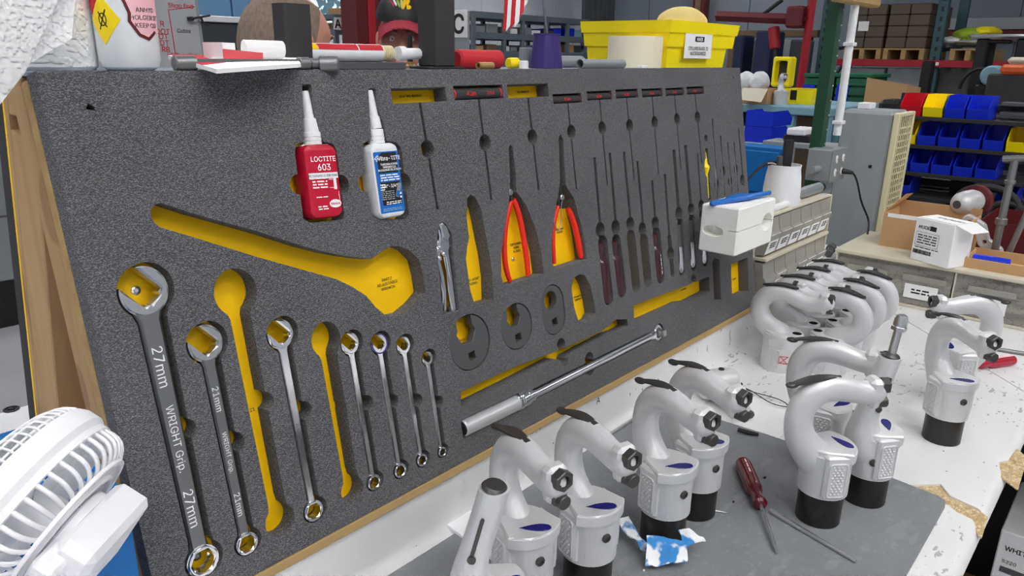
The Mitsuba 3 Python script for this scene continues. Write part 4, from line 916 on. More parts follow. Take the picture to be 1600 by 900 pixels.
# wash bottle
bc = at_y(205, 108, .905); br = 44 * depth(bc) / F_PX
k = thing('wash_bottle', 'translucent white squeeze bottle with a yellow hazard diamond, beside the paper towels', 'bottle')
part(k, 'body', move(lathe([(0, 0), (br * .72, 0), (br * .92, .004), (br * .99, .012), (br, .025), (br, .115), (br * .9, .135), (br * .5, .152), (.013, .156), (.013, .166), (0, .166)], 44), tr(bc[0], .905, TOPZ)), 'm_milky', 40)
part(k, 'cap', move(lathe([(0, .162), (.017, .162), (.017, .178), (.006, .184), (.004, .23), (0, .23)], 28), tr(bc[0], .905, TOPZ)), 'm_red', 40)
def wrap(m, cx, cy, r, a0, z):
    """bend a flat label in the xy plane round a vertical cylinder; a0 is the angle it faces"""
    v = m.vertices; a = a0 + v[:, 0] / r; R_ = r + .0004 + v[:, 2]
    m = m.copy(); m.vertices = np.c_[cx + R_ * np.cos(a), cy + R_ * np.sin(a), z + v[:, 1]]; return m
def fine(g, h=.0003, s=.004):
    m = ext(g, 0, h); return m.subdivide_to_size(s)
av = math.atan2(-.905, -bc[0])
part(k, 'hazard_diamond', wrap(fine(sg.Polygon([(-.019, 0), (0, .026), (.019, 0), (0, -.026)])), bc[0], .905, br, av - .72, TOPZ + .053), 'm_yellow_gloss', False, 'yellow hazard diamond')
part(k, 'hazard_diamond', wrap(fine(sg.Polygon([(-.018, 0), (0, .026), (.018, 0), (0, -.026)])), bc[0], .905, br, av - 1.22, TOPZ + .082), 'm_redink', False, 'red hazard diamond')
ring = sa.scale(circ(0, 0, .0068, 24), .72, 1).difference(sa.scale(circ(0, 0, .0056, 24), .70, 1)).union(sa.rotate(sg.box(-.0006, -.011, .0006, .011), -24)).union(sa.rotate(sg.box(-.0006, -.009, .0006, .009), 30))
part(k, 'print', wrap(fine(ring), bc[0], .905, br + .0003, av - .72, TOPZ + .053), 'm_ink', False)
lab = sg.Polygon([(-.004, .12), (-.003, .075), (.002, .060), (.001, .052), (.010, .038), (.020, .034), (.030, .041), (.040, .040), (.046, .12)])
part(k, 'label', wrap(fine(lab), bc[0], .905, br, av + .10, TOPZ), 'm_pink', False, 'pale pink label with a torn brown edge')
edge = sg.LineString([(-.004, .12), (-.003, .075), (.002, .060), (.001, .052), (.010, .038), (.020, .034), (.030, .041)]).buffer(.0016)
part(k, 'torn_edge', wrap(fine(edge), bc[0], .905, br + .0002, av + .10, TOPZ), 'm_maroon', False)
for s, y in (('ANHYD', .064), ('HOLGER ST', .056), ('KEEP CO', .048)):
    part(k, 'print', wrap(text(s, .0048, .0003).subdivide_to_size(.003), bc[0], .905, br + .0004, av + .72, TOPZ + y), 'm_ink', False)
part(k, 'emblem', wrap(fine(sa.scale(circ(0, 0, .009, 24), 1.0, .62)), bc[0], .905, br + .0004, av + .85, TOPZ + .088), 'm_black', False, 'black oval emblem'); part(k, 'print', wrap(text('HC', .006, .0003, True), bc[0], .905, br + .0009, av + .85, TOPZ + .088), 'm_white', False)
# bar clamp lying along the ledge
k = thing('bar_clamp', 'grey metal bar with a round knurled end, lying along the top of the board', 'clamp')
yb_ = .842; zb_ = TOPZ + .009
x0, x1, x2, x3 = (at_y(p, 99, yb_)[0] for p in (272, 450, 498, 520))
part(k, 'bar', cyl((x0, yb_, zb_), (x2, yb_, zb_), .0052, n=18), 'm_gun', 30)
for a_, b_, r_ in ((272, 305, .0085), (466, 482, .0080), (484, 500, .0068)): part(k, 'collar', cyl((at_y(a_, 99, yb_)[0], yb_, zb_), (at_y(b_, 99, yb_)[0], yb_, zb_), r_, n=22, ch=.001), 'm_satin', 30)
part(k, 'knob', cyl((x2, yb_, zb_ - .0005), (x3 - .002, yb_ - .016, zb_ - .0005), .0100, n=28, ch=.002), 'm_satin', 30)
# magazine with a carton and rolled papers on it
k = thing('magazine', 'red and white magazine overhanging the top of the board', 'magazine')
mg = [at_y(262, 86, .945), at_y(462, 87, .945), at_y(470, 99, .80), at_y(338, 108, .765)]
def slab(q, th):
    q = np.array(q); return hullmesh(np.vstack([q, q - A(0, 0, th)]))
part(k, 'pages', slab(mg, .0045), 'm_paper', False)
rg = [mg[0] * .98 + mg[1] * .02, mg[0] * .55 + mg[1] * .45, (mg[3] * .55 + mg[2] * .45) * .55 + (mg[0] * .55 + mg[1] * .45) * .45, (mg[3] * .75 + mg[0] * .25)]
part(k, 'cover_print', slab([p + A(0, 0, .0004) for p in rg], .0003), 'm_capred', False, 'red printed block on the cover')
mz = lambda y: mg[0][2] + (mg[3][2] - mg[0][2]) * (mg[0][1] - y) / (mg[0][1] - mg[3][1])
k = thing('carton', 'small open white and red carton lying on the magazine', 'carton')
xa, xb = at_y(338, 80, .875)[0], at_y(388, 80, .875)[0]; zc = mz(.875) + .001
zt_ = at_y(340, 66, .875)[2]
part(k, 'back', box((xa, .905, zc), (xb, .9065, zt_), 0), 'm_paper', False); part(k, 'side', box((xa, .860, zc), (xa + .0015, .905, zt_), 0), 'm_paper', False); part(k, 'bottom', box((xa, .860, zc), (xb, .905, zc + .0015), 0), 'm_paper', False)
part(k, 'front_flap', hullmesh([(xa, .860, zc), (xb + .004, .850, zc), (xb + .004, .849, zc + .008), (xa, .858, zc + .012), (xa, .8615, zc), (xb + .004, .8515, zc), (xb + .004, .8505, zc + .008), (xa, .8595, zc + .012)]), 'm_capred2', False, 'red printed flap')
k = solo('paper_roll', 'white rolled label sheet lying on the magazine beside the carton', 'paper roll', cyl((at_y(384, 82, .88)[0], .885, mz(.88) + .0135), (at_y(446, 82, .87)[0], .875, mz(.87) + .0135), .0105, n=26, ch=.0008), 'm_paper', 30)
# black box
bx0, bx1 = at_y(447, 60, .905)[0], at_y(489, 60, .905)[0]; bt_ = at_y(457, 5, .905)[2]
k = thing('black_holder', 'tall dark rectangular plastic holder standing on the board top', 'holder')
hp_ = rrect(bx0, .905, bx1, .936, .004)
part(k, 'shell', ext(hp_.difference(hp_.buffer(-.003)), TOPZ, bt_), 'm_blackmatte', 25); part(k, 'base', ext(hp_.buffer(-.0025), TOPZ, TOPZ + .003), 'm_blackmatte', False)
# file, grease tube, brass knob
xq0, xq1 = at_y(497, 95, .925)[0], at_y(618, 95, .925)[0]
solo('flat_file', 'dark flat steel bar under the white tube on the board top', 'file', box((xq0, .90, TOPZ), (xq1, .945, TOPZ + .010), .001), 'm_gun', False)
k = thing('grease_tube', 'white plastic tube with a ribbed neck lying in front of the capped man', 'tube')
yt_ = .925; g0, g1, g2, g3, g4 = (at_y(p, 76, yt_)[0] for p in (478, 594, 600, 622, 679)); zt2 = TOPZ + .010 + .0125; r_ = .0125
part(k, 'barrel', cyl((g0, yt_, zt2), (g1, yt_, zt2), r_, n=32, ch=.002), 'm_white', 30)
part(k, 'neck', move(lathe([(0, 0)] + [q for i in range(6) for q in ((.0115, i * .0034), (.0115, i * .0034 + .002), (.0100, i * .0034 + .0022), (.0100, i * .0034 + .0033))] + [(0, .0205)], 28), frame((g1, yt_, zt2), (0, 1, 0), (0, 0, 1), (1, 0, 0))), 'm_cream', 30)
part(k, 'cap', move(lathe([(0, 0), (.0105, 0), (.0110, .012), (.0085, .015), (.0085, g4 - g3 - .001), (.0078, g4 - g3), (0, g4 - g3)], 28), frame((g3 - .001, yt_, zt2), (0, 1, 0), (0, 0, 1), (1, 0, 0))), 'm_white', 30)
for a_, b_, mt_ in ((0, .09, 'm_yellow'), (.10, .62, 'm_redink'), (.64, .97, 'm_redink')):
    w_ = (g1 - g0); part(k, 'print', wrap(fine(sg.box(0, 0, .010, (b_ - a_) * w_)), 0, 0, r_, 0, 0).apply_transform(frame((g0 + a_ * w_, yt_, zt2), (0, 0, 1), (0, -1, 0), (1, 0, 0)) @ rot(.45)), mt_, False)
kx = at_y(641, 100, .975)[0]
k = thing('brass_knob', 'brass flanged knob with a dark stem standing behind the white tube', 'knob')
part(k, 'flange', move(lathe([(0, 0), (.011, 0), (.0115, .003), (.006, .006), (.006, .010), (0, .010)], 28), tr(kx, .975, TOPZ)), 'm_bronze', 30); part(k, 'stem', cyl((kx, .975, TOPZ + .009), (kx, .975, at_y(636, 53, .975)[2]), .0045, n=6), 'm_blacksteel', False)
# square post
pw = 42 * depth(at_y(697, 100, .885)) / F_PX; px_ = at_y(697, 103, .885)[0]
k = thing('square_post', 'dark speckled square post rising from the top of the tool board', 'post')
part(k, 'shaft', boxc((px_, .885 + pw / 2, (TOPZ + 2.25) / 2 + .002), (pw, pw, 2.25 - TOPZ - .004), .002), 'm_foamside', False); part(k, 'foot', boxc((px_, .885 + pw / 2, TOPZ + .002), (pw + .02, pw + .02, .004), .001), 'm_blacksteel', False)
# red cylinder and the small turned parts
def lying(name, label, catg, pxs, pyb, y, r, mt, ring=0, z0=None):
    a_, b_ = at_y(pxs[0], pyb, y)[0], at_y(pxs[1], pyb, y)[0]; z = (TOPZ if z0 is None else z0) + r
    if ring:
        return solo(name, label, catg, move(lathe([(r * ring, 0), (r, 0), (r, b_ - a_), (r * ring, b_ - a_), (r * ring, 0)], 32), frame((a_, y, z), (0, 1, 0), (0, 0, 1), (1, 0, 0))), mt, 30)
    return solo(name, label, catg, cyl((a_, y, z), (b_, y, z), r, n=32, ch=r * .22), mt, 30)
lying('red_cylinder', 'smooth red cylinder lying on the board top right of the square post', 'cylinder', (712, 780), 100, .905, .0152, 'm_redink')
lying('bronze_bushing', 'small bronze bushing in front of the red cylinder', 'bushing', (747, 769), 100, .862, .0058, 'm_bronze', .62)
lying('yellow_spool', 'small yellow plastic spool on the board top left of the purple cup', 'spool', (794, 808), 98, .92, .0092, 'm_yellow_gloss')
solo('tin_can', 'small grey tin behind the white spool beside the purple cup', 'tin', move(lathe([(0, 0), (.014, 0), (.014, .036), (.0125, .0365), (.0125, .034), (0, .034)], 26), tr(at_y(822, 100, .975)[0], .975, TOPZ)), 'm_greypaint', 30)
solo('white_spool', 'small white plastic spool on the board top beside the purple cup', 'spool', move(lathe([(0, 0), (.0088, 0), (.0085, .0125), (.007, .0135), (0, .0135)], 24), tr(at_y(818, 103, .905)[0], .905, TOPZ)), 'm_white', 30)
# purple cup with the little flag
cx = at_y(853, 102, .915)[0]; cr = 26 * depth(at_y(853, 102, .915)) / F_PX; ch_ = 50 * depth(at_y(853, 102, .915)) / F_PX
k = thing('purple_cup', 'purple fluted plastic cup upside down on the board top', 'cup')
fl = []
for i in range(7): 
    t = i / 6; r0 = cr * (1 - .24 * t); fl.append((r0, t * ch_))
th = np.arange(96) * 2 * pi / 96
def fluted(prof, n, amp):
    V = []; Fc = []; N = 96
    for r0, z in prof: V.append(np.c_[r0 * (1 + amp * np.cos(th * n)) * np.cos(th), r0 * (1 + amp * np.cos(th * n)) * np.sin(th), np.full(N, z)])
    for i in range(len(prof) - 1):
        for j in range(N):
            q = (j + 1) % N; Fc += [[i * N + j, i * N + q, (i + 1) * N + q], [i * N + j, (i + 1) * N + q, (i + 1) * N + j]]
    return trimesh.Trimesh(np.vstack(V), Fc, process=False)
part(k, 'shell', move(fluted([(cr * .97, 0), (cr, .001)] + fl[1:-1] + [(cr * .77, ch_ * .97), (cr * .74, ch_), (1e-4, ch_)], 12, .018), tr(cx, .915, TOPZ)), 'm_purple', 30)
part(k, 'foot_ring', move(lathe([(cr * .70, ch_ * .985), (cr * .80, ch_ * .985), (cr * .80, ch_ * 1.03), (cr * .70, ch_ * 1.03), (cr * .70, ch_ * .985)], 36), tr(cx, .915, TOPZ)), 'm_purple', 30)
k = thing('flag', 'small red and white striped flag on a grey stick standing on the purple cup', 'flag')
s0 = A(cx, .915, TOPZ + ch_); s1 = s0 + (at_y(845, 0, .915) - at_y(850, 50, .915)) * 3.2
part(k, 'stick', cyl(s0, s1, .0022, n=10), 'm_satin', 30)
def fp(u, v): # u along the hem away from the stick, v along stripes
    return at_y(845 - 30 * u - 8 * v + 6 * math.sin(3 * u), -150 + 60 * u + v * 128, .912 + .004 * math.sin(u * 7))
for i in range(9):
    u0, u1 = .12 + i * .16, .12 + (i + 1) * .16
    lo_ = 1.0 - .05 * abs(i - 5)
    q = [fp(u0, 0), fp(u1, 0), fp(u1 * .96 + .05, lo_), fp(u0 * .96 + .05, lo_)]
    part(k, 'stripe', hullmesh(np.vstack([q, np.array(q) + A(0, .0008, 0)])), 'm_redink' if i % 2 == 0 else 'm_paper', False)
part(k, 'hoist', hullmesh(np.vstack([[s1, s1 - A(0, 0, .03), fp(.12, 0), fp(1.56, 0)], np.array([s1, s1 - A(0, 0, .03), fp(.12, 0), fp(1.56, 0)]) + A(0, .0008, 0)])), 'm_navy', False)
# metal tubes
lying('steel_tube', 'plain grey steel tube lying behind the purple cup on the board top', 'tube', (862, 909), 98, .965, .0115, 'm_galv')
k = lying('steel_tube', 'open grey steel tube lying on the board top in front of the tape roll', 'tube', (906, 973), 98, .880, .0088, 'm_galv', .86)
solo('paper_scrap', 'small white scrap beside the steel tube in front of the tape roll', 'scrap', boxc((at_y(1004, 100, .885)[0], .885, TOPZ + .003), (.022, .012, .006), .001), 'm_paper', False)
# tape roll
tc = at_y(991, 97, .950); trd = 42 * depth(tc) / F_PX; tz = 46 * depth(tc) / F_PX
k = thing('tape_roll', 'wide roll of cream masking tape standing beside the yellow bin', 'tape')
part(k, 'tape', move(lathe([(trd * .72, 0), (trd, 0), (trd, tz), (trd * .72, tz), (trd * .72, 0)], 56), tr(tc[0], .950, TOPZ)), 'm_tape', 30); part(k, 'core', move(lathe([(trd * .68, 0), (trd * .715, 0), (trd * .715, tz), (trd * .68, tz), (trd * .68, 0)], 48), tr(tc[0], .950, TOPZ)), 'm_card', 30)
# yellow bin
n0 = at_y(1040, 103, .905); e0 = at_y(1129, 103, .905); xl, xr = n0[0], e0[0]
zt_ = at_y(1047, 31, .895)[2]; Hb = zt_ - TOPZ; Db = .215
k = thing('yellow_bin', 'bright yellow parts bin with a white label at the right end of the board top', 'bin')
def ring_bin(x0, x1, y0, y1, z0, z1, fx, t=.003):
    """open box that widens upward by fx"""
    o = [(x0, y0), (x1, y0), (x1, y1), (x0, y1)]; V = []
    for z, e in ((z0, 0), (z1, fx), (z1, fx - t), (z0 + t, -t)):
        V += [(x0 - e, y0 - e, z), (x1 + e, y0 - e, z), (x1 + e, y1 + e, z), (x0 - e, y1 + e, z)]
    Fc = []
    for a in range(3):
        for j in range(4):
            q = (j + 1) % 4; Fc += [[a * 4 + j, a * 4 + q, a * 4 + 4 + q], [a * 4 + j, a * 4 + 4 + q, a * 4 + 4 + j]]
    Fc += [[0, 2, 1], [0, 3, 2], [12, 13, 14], [12, 14, 15]]
    m = trimesh.Trimesh(V, Fc, process=False); m.fix_normals(); return m
h1, h2 = Hb * .46, Hb * .76
part(k, 'tub', cat([ring_bin(xl, xr, .905, .905 + Db, TOPZ + .0002, TOPZ + h1, .004)]), 'm_binyellow', False)
part(k, 'upper_wall', ring_bin(xl - .008, xr + .030, .897, .913 + Db, TOPZ + h1 - .001, TOPZ + h2, .003), 'm_binyellow', False)
part(k, 'rim', ring_bin(xl - .014, xr + .038, .891, .919 + Db, TOPZ + h2 - .001, zt_, .003), 'm_binyellow', False)
lc = at_y(1091, 72, .8925)
lm = frame((lc[0], .8925, lc[2]), (1, 0, 0), (0, 0, 1), (0, -1, 0)); lw_ = at_y(1111, 72, .8925)[0] - at_y(1069, 72, .8925)[0]; lh_ = 37 * depth(lc) / F_PX
part(k, 'label', move(box((-lw_ / 2, -lh_ / 2, 0), (lw_ / 2, lh_ / 2, .0008), 0), lm), 'm_paper', False, 'white paper label')
part(k, 'emblem', move(ext(rrect(-.022, -.006, .022, .006, .003), .0008, .0012), lm @ tr(.004, lh_ * .27, 0)), 'm_black', False); part(k, 'print', move(text('HUCK', .0075, .0004, True), lm @ tr(.004, lh_ * .27, .0012)), 'm_white', False)
for s, y in (('COLLARS & BOLTS', -.10), ('ACCESSORIES', -.30)): part(k, 'print', move(text(s, .0078, .0004, True), lm @ tr(0, lh_ * y, .0008)), 'm_ink', False)
gc = at_y(1062, 34, .99)
dome = trimesh.creation.icosphere(subdivisions=4); v = dome.vertices * A(.072, .06, .040); v *= (1 + .10 * (meshkit.fbm(v * 26, 3, 4) - .5))[:, None]
solo('leather_glove', 'tan leather work glove heaped on top of the yellow bin', 'glove', trimesh.Trimesh(v + A(gc[0] + .02, .995, zt_ + .002), dome.faces, process=False), 'm_tan', 40)
# ==== the right-hand end: drawers, cup, foam block, bins and boxes on the second leg of the bench ================
def ybox(x0p, x1p, y0p, y1p, y, thick, bev=.002):
    """box whose front face fills a pixel rectangle on the plane y"""
    xm, ym = (x0p + x1p) / 2, (y0p + y1p) / 2
    return (at_y(x0p, ym, y)[0], y, at_y(xm, y1p, y)[2]), (at_y(x1p, ym, y)[0], y + thick, at_y(xm, y0p, y)[2])
def xbox(x0p, x1p, y0p, y1p, x, thick):
    xm, ym = (x0p + x1p) / 2, (y0p + y1p) / 2
    return (x, at_x(x1p, ym, x)[1], at_x(xm, y1p, x)[2]), (x + thick, at_x(x0p, ym, x)[1], at_x(xm, y0p, x)[2])
# -- tilt-bin drawer unit along the backsplash
UX0, UX1, UY, UZ0, UZ1 = 1.815, 2.262, .726, .9930, 1.222
k = thing('drawer_unit', 'grey-white tilt-bin drawer unit with white labels, standing on the backsplash beyond the tool board', 'drawer unit')
part(k, 'case', cat([box((UX0, UY + .030, UZ0), (UX1, UY + .108, UZ1), .002), box((UX0, UY + .004, UZ1 - .006), (UX1, UY + .03, UZ1), .001), box((UX0, UY - .004, UZ0), (UX1, UY + .03, UZ0 + .006), .001), box((UX0, UY - .004, (UZ0 + UZ1) / 2 - .004), (UX1, UY + .03, (UZ0 + UZ1) / 2 + .004), .001), box((UX1 - .004, UY, UZ0), (UX1, UY + .03, UZ1), .001)]), 'm_beige', False)
rowh = (UZ1 - UZ0) / 2; nb = 6; bw_ = (UX1 - UX0 - .008) / nb
def tiltbin(w, h):
    g = sg.Polygon([(0, .004), (-.014, h * .55), (-.006, h * .60), (.0, h * .96), (.022, h * .96), (.022, .004)])
    m = trimesh.creation.extrude_polygon(g, w, engine='earcut'); return move(m, frame((0, 0, 0), (0, 1, 0), (0, 0, 1), (1, 0, 0)))
tb = mikit.ply(tiltbin(bw_ - .003, rowh - .012), 'm_clearbin', False); tl_ = mikit.ply(box((.002, 0, 0), (bw_ - .012, .0006, rowh * .47), 0), 'm_paper', False); tw = mikit.ply(move(scribble(bw_ * .5, rowh * .16, 3, 21), frame((bw_ * .45, -.0004, rowh * .2), (1, 0, 0), (0, 0, 1), (0, -1, 0))), 'm_ink', False)
tilt = rot(math.atan2(.014, (rowh - .012) * .55), 'x')
for r in range(2):
    for c in range(nb):
        o = tr(UX0 + .002 + c * bw_, UY + .006, UZ0 + .006 + r * (rowh + .001))
        b = part(k, 'tilt_bin', tb, None, M=o)
        if r == 1 or c % 2 == 1 or c > 3:
            part(b, 'label', tl_, None, M=o @ tr(.002, -.0012, .006) @ tilt, label='white paper label'); part(b, 'label_print', tw, None, M=o @ tr(.002, -.0016, .006) @ tilt)
# -- white foam block against the corner of the board
q = at_y(1156, 330, .640); xb0 = q[0]; zt0 = at_y(1156, 327, .640)[2]; zb0 = at_y(1157, 398, .640)[2]; xb1 = at_y(1208, 350, .640)[0]
blk = man(box((xb0, .640, zb0), (xb1, .7255, zt0), .003))
zm = zb0 + (zt0 - zb0) * .52
blk = blk - man(move(cyl((0, 0, -.03), (0, 0, .03), .016, n=28), frame((xb0 - .004, .695, zm - .006), (0, 1, 0), (0, 0, 1), (1, 0, 0)) @ np.diag([1.5, .75, 1, 1])))
blk = blk - man(move(cyl((0, 0, -.05), (0, 0, .03), .020, n=28), frame((xb0 + (xb1 - xb0) * .80, .638, zm), (1, 0, 0), (0, 0, 1), (0, -1, 0)) @ np.diag([1.3, 1, 1, 1])))
blk = blk - man(box((xb0 - .01, .63, zm - .0009), (xb1 + .01, .660, zm + .0009), 0))
solo('foam_block', 'white foam block with rounded hollows at the lower right corner of the tool board', 'foam block', tri(blk), 'm_foamwhite', 30)
k = thing('blue_glove', 'blue crumpled nitrile glove lying on the white foam block', 'glove')
g0, g1 = A(xb0 - .004, .70, zt0 + .004), A(xb1 - .006, .655, zt0 + .010)
part(k, 'glove', tri(mf.Manifold.batch_boolean([mf.Manifold.hull_points(trimesh.creation.icosphere(subdivisions=2).vertices * A(.05, .018, .0055) + g0 * .5 + g1 * .5 + A(0, .008, .001)), mf.Manifold.hull_points(np.vstack([trimesh.creation.icosphere(subdivisions=1).vertices * .006 + g0, trimesh.creation.icosphere(subdivisions=1).vertices * A(.02, .014, .005) + g0 * .4 + g1 * .6])), mf.Manifold.hull_points(np.vstack([trimesh.creation.icosphere(subdivisions=1).vertices * .005 + g1, trimesh.creation.icosphere(subdivisions=1).vertices * A(.02, .012, .006) + g0 * .5 + g1 * .5]))], mf.OpType.Add)), 'm_blue', 40)
# -- white cup with pens on the drawer unit
pc_ = at_y(1220, 327, .775); cz = UZ1 + .0003; cxx = 1.938
s_ = depth(A(cxx, .775, 1.3)) / F_PX
k = thing('pen_cup', 'white ceramic cup holding dark tools, standing on the drawer unit', 'cup')
prof = [(0, 0), (27 * s_, 0), (28 * s_, 3 * s_), (29 * s_, 25 * s_), (27 * s_, 46 * s_), (25 * s_, 58 * s_), (26 * s_, 64 * s_), (24.5 * s_, 64 * s_), (23.5 * s_, 58 * s_), (25 * s_, 46 * s_), (26 * s_, 6 * s_), (0, 4 * s_)]
cxx = at_y(1221, 300, .775)[0]
part(k, 'body', move(lathe(prof, 44), tr(cxx, .775, cz)), 'm_white', 40)
for i, (nm, dx, dy, tx, r_, h, mt_, cg) in enumerate((('black_marker', .006, 0, .004, 8.5 * s_, 102 * s_, 'm_black', 'marker'), ('grey_pen', -.012, .004, -.018, 4.5 * s_, 78 * s_, 'm_gun', 'pen'), ('steel_rod', .016, .004, .020, 2.6 * s_, 92 * s_, 'm_satin', 'rod'))):
    solo(nm, ['square black marker standing upright in the white cup', 'grey pen leaning left in the white cup', 'thin steel rod leaning right in the white cup'][i], cg, cyl((cxx + dx, .775 + dy, cz + 5.5 * s_), (cxx + dx + tx, .775 + dy, cz + h), r_, n=4 if i == 0 else 12), mt_, False if i == 0 else 30)
for i, w in enumerate((0, 1)):
    p0 = A(cxx - .012, .775 + .01 * w, cz + 58 * s_); 
    solo('black_cable', ['upper', 'lower'][i] + ' black cable arching out of the white cup to the left', 'cable', tube(spline([p0 - A(0, 0, .06), p0, p0 + A(-.03, .02, .02 - .01 * w), p0 + A(-.075, .05, -.015 - .012 * w), p0 + A(-.10, .07, -.06), p0 + A(-.115, .09, -.12 + .02 * w)], 26), .0026, 8), 'm_black', 40)
# small air tool lying beside the cup
a, b = at_y(1243, 312, .765), at_y(1278, 306, .765); a[2] = b[2] = UZ1 + .0168
k = thing('air_tool', 'small pale grey pneumatic tool lying beside the white cup', 'air tool')
part(k, 'body', cat([cyl(a, a + (b - a) * .45,   .012, .0160, n=20, ch=.002), cyl(a + (b - a) * .42, b, .0160, .0150, n=20, ch=.003)]), 'm_galv', 30); part(k, 'end_ring', cyl(b - (b - a) * .04, b + (b - a) * .12, .0135, n=20, ch=.003), 'm_black', 30); part(k, 'hook', tube([a + A(0, 0, -.008), a + A(-.014, 0, -.006), a + A(-.014, 0, .006), a + A(0, 0, .008)], .0018, 8), 'm_satin', 40)
solo('socket', 'small steel socket lying in front of the white cup', 'socket', cyl((at_y(1207, 333, .742)[0], .745, UZ1 + .0095), (at_y(1246, 330, .742)[0], .745, UZ1 + .0095), .009, n=20, ch=.001), 'm_white', 30)
# -- green upright with conduit and outlet box
GY = .85
gx0, gx1 = at_y(1265, 225, GY + .035)[0], at_y(1290, 225, GY)[0]
k = thing('green_column', 'dark green steel column behind the drawer unit with a white conduit beside it', 'column')
part(k, 'web', box((gx0, GY, 0), (gx1, GY + .006, 3.3), .001), 'm_greenp', False); part(k, 'flange', box((gx0, GY - .0, 0), (gx0 + .004, GY + .035, 3.3), .001), 'm_greenp', False); part(k, 'flange', box((gx1 - .004, GY, 0), (gx1, GY + .035, 3.3), .001), 'm_greenp', False); part(k, 'base_plate', box((gx0 - .05, GY - .012, 0), (gx1 + .05, GY + .10, .012), .002), 'm_greenp', False)
for z in np.arange(1.25, 2.2, .045): part(k, 'rivet', move(cat([lathe([(0, 0), (.0035, 0), (.002, .003), (0, .0035)], 8)]), frame((gx1 - .008, GY, z), (1, 0, 0), (0, 0, 1), (0, -1, 0))), 'm_satin', 30)
cx0 = at_y(1328, 5, GY - .02)[0]
k = thing('conduit', 'white electrical conduit running down beside the green column', 'conduit')
cxb = gx1 + .045
part(k, 'pipe', cyl((cxb, GY - .016, 1.365), (cxb, GY - .016, 2.6), .0125, n=20), 'm_white', 30)
for z in (1.64, 1.40): part(k, 'strap', box((cxb - .018, GY - .032, z), (cxb + .02, GY - .001, z + .012), .002), 'm_white', False)
ob = (at_y(1299, 262, GY - .06)[0], at_y(1320, 262, GY - .06)[0], at_y(1300, 284, GY - .06)[2], at_y(1300, 236, GY - .06)[2])
k = thing('outlet_box', 'galvanised outlet box with duplex sockets on the green column', 'outlet box')
part(k, 'box', box((ob[0], GY - .058, ob[2]), (ob[1], GY + .018, ob[3]), .003), 'm_galv', False)
# the cover with the sockets faces the front of the second leg
part(k, 'cover', box((ob[0] - .001, GY - .061, ob[2] - .001), (ob[1] + .001, GY - .0578, ob[3] + .001), .001), 'm_galv', False)
for i, yy in enumerate((GY - .045, GY - .018)):
    for j, zz in enumerate((.28, .70)):
        zc_ = ob[2] + (ob[3] - ob[2]) * zz
        s = part(k, 'socket', move(bevel(sa.scale(circ(0, 0, .010, 24), .85, 1.2), 0, .0025, .0006), frame((ob[0] + (ob[1] - ob[0]) * (.27 + .46 * i), GY - .0612, zc_), (1, 0, 0), (0, 0, 1), (0, -1, 0))), 'm_white', False)
        part(s, 'slots', move(cat([box((-.004, -.002, .0026), (-.0028, .004, .0030), 0), box((.0028, -.002, .0026), (.004, .004, .0030), 0), ext(circ(0, -.006, .0016, 10), .0026, .0030)]), frame((ob[0] + (ob[1] - ob[0]) * (.27 + .46 * i), GY - .0612, zc_), (1, 0, 0), (0, 0, 1), (0, -1, 0))), 'm_black', False)
part(k, 'nipple', cyl((ob[0] - .05, GY - .02, (ob[2] + ob[3]) / 2 - .01), (ob[0], GY - .02, (ob[2] + ob[3]) / 2 - .01), .010, n=16), 'm_galv', 30)
# side arm bracket left of the box, shelf board above
solo('wood_shelf', 'end of a reddish wooden shelf board above the conduit', 'shelf', box((at_y(1316, 5, GY - .04)[0], GY - .04, at_y(1340, 6, GY - .04)[2]), (at_y(1377, 5, GY - .04)[0], GY - .002, at_y(1340, -14, GY - .04)[2]), .006), 'm_woodx', False)
# -- grey air cleaner with the cream grille
HX = 2.80
hb0, hb1 = (HX, .0, 0), (0, 0, 0)
yl_, yr_ = at_x(1303, 260, HX)[1], at_x(1384, 260, HX)[1]
ztop = at_x(1345, 172, HX)[2]; 
k = thing('air_cleaner', 'grey metal cabinet air cleaner with a cream grille, standing behind the clear bins', 'air cleaner')
part(k, 'cabinet', box((HX, yr_, 0), (HX + .19, yl_, ztop), .012), 'm_greypaint', False)
part(k, 'handle_block', box((HX + .06, (yl_ + yr_) / 2 + .01, ztop), (HX + .12, (yl_ + yr_) / 2 + .055, ztop + .022), .003), 'm_white', False)
part(k, 'latch', box((HX - .004, yr_ + .045, 1.24), (HX, yr_ + .055, 1.25), .001), 'm_black', False)
fr_ = .014
part(k, 'grille_frame', cat([box((HX - .004, yr_ - .020, 0.75), (HX + fr_, yr_ - .0005, ztop - .004), .003), box((HX + .19 - fr_, yr_ - .020, 0.75), (HX + .19, yr_ - .0005, ztop - .004), .003), box((HX, yr_ - .020, ztop - fr_ - .004), (HX + .19, yr_ - .0005, ztop - .004), .003), box((HX, yr_ - .020, 0.75), (HX + .19, yr_ - .0005, .77), .003)]), 'm_cream', False)
part(k, 'filter', box((HX + .01, yr_ - .006, .76), (HX + .18, yr_ - .001, ztop - .02), 0), 'm_blackmatte', False)
slv = mikit.ply(box((HX + fr_, yr_ - .018, 0), (HX + .19 - fr_, yr_ - .014, .0050), .0008), 'm_cream', False); slh = mikit.ply(box((0, yr_ - .0195, .77), (.0050, yr_ - .0160, ztop - fr_ - .004), .001), 'm_cream', False)
for z in np.arange(.79, ztop - .04, 0.0225): part(k, 'grille_bar', slv, None, M=tr(0, 0, z))
for x in np.arange(HX + fr_ + .012, HX + .19 - fr_ - .006, 0.0225): part(k, 'grille_bar', slh, None, M=tr(x, 0, 0))
pl0 = A(ob[0] + (ob[1] - ob[0]) * .73, GY - .064, ob[2] + (ob[3] - ob[2]) * .28)
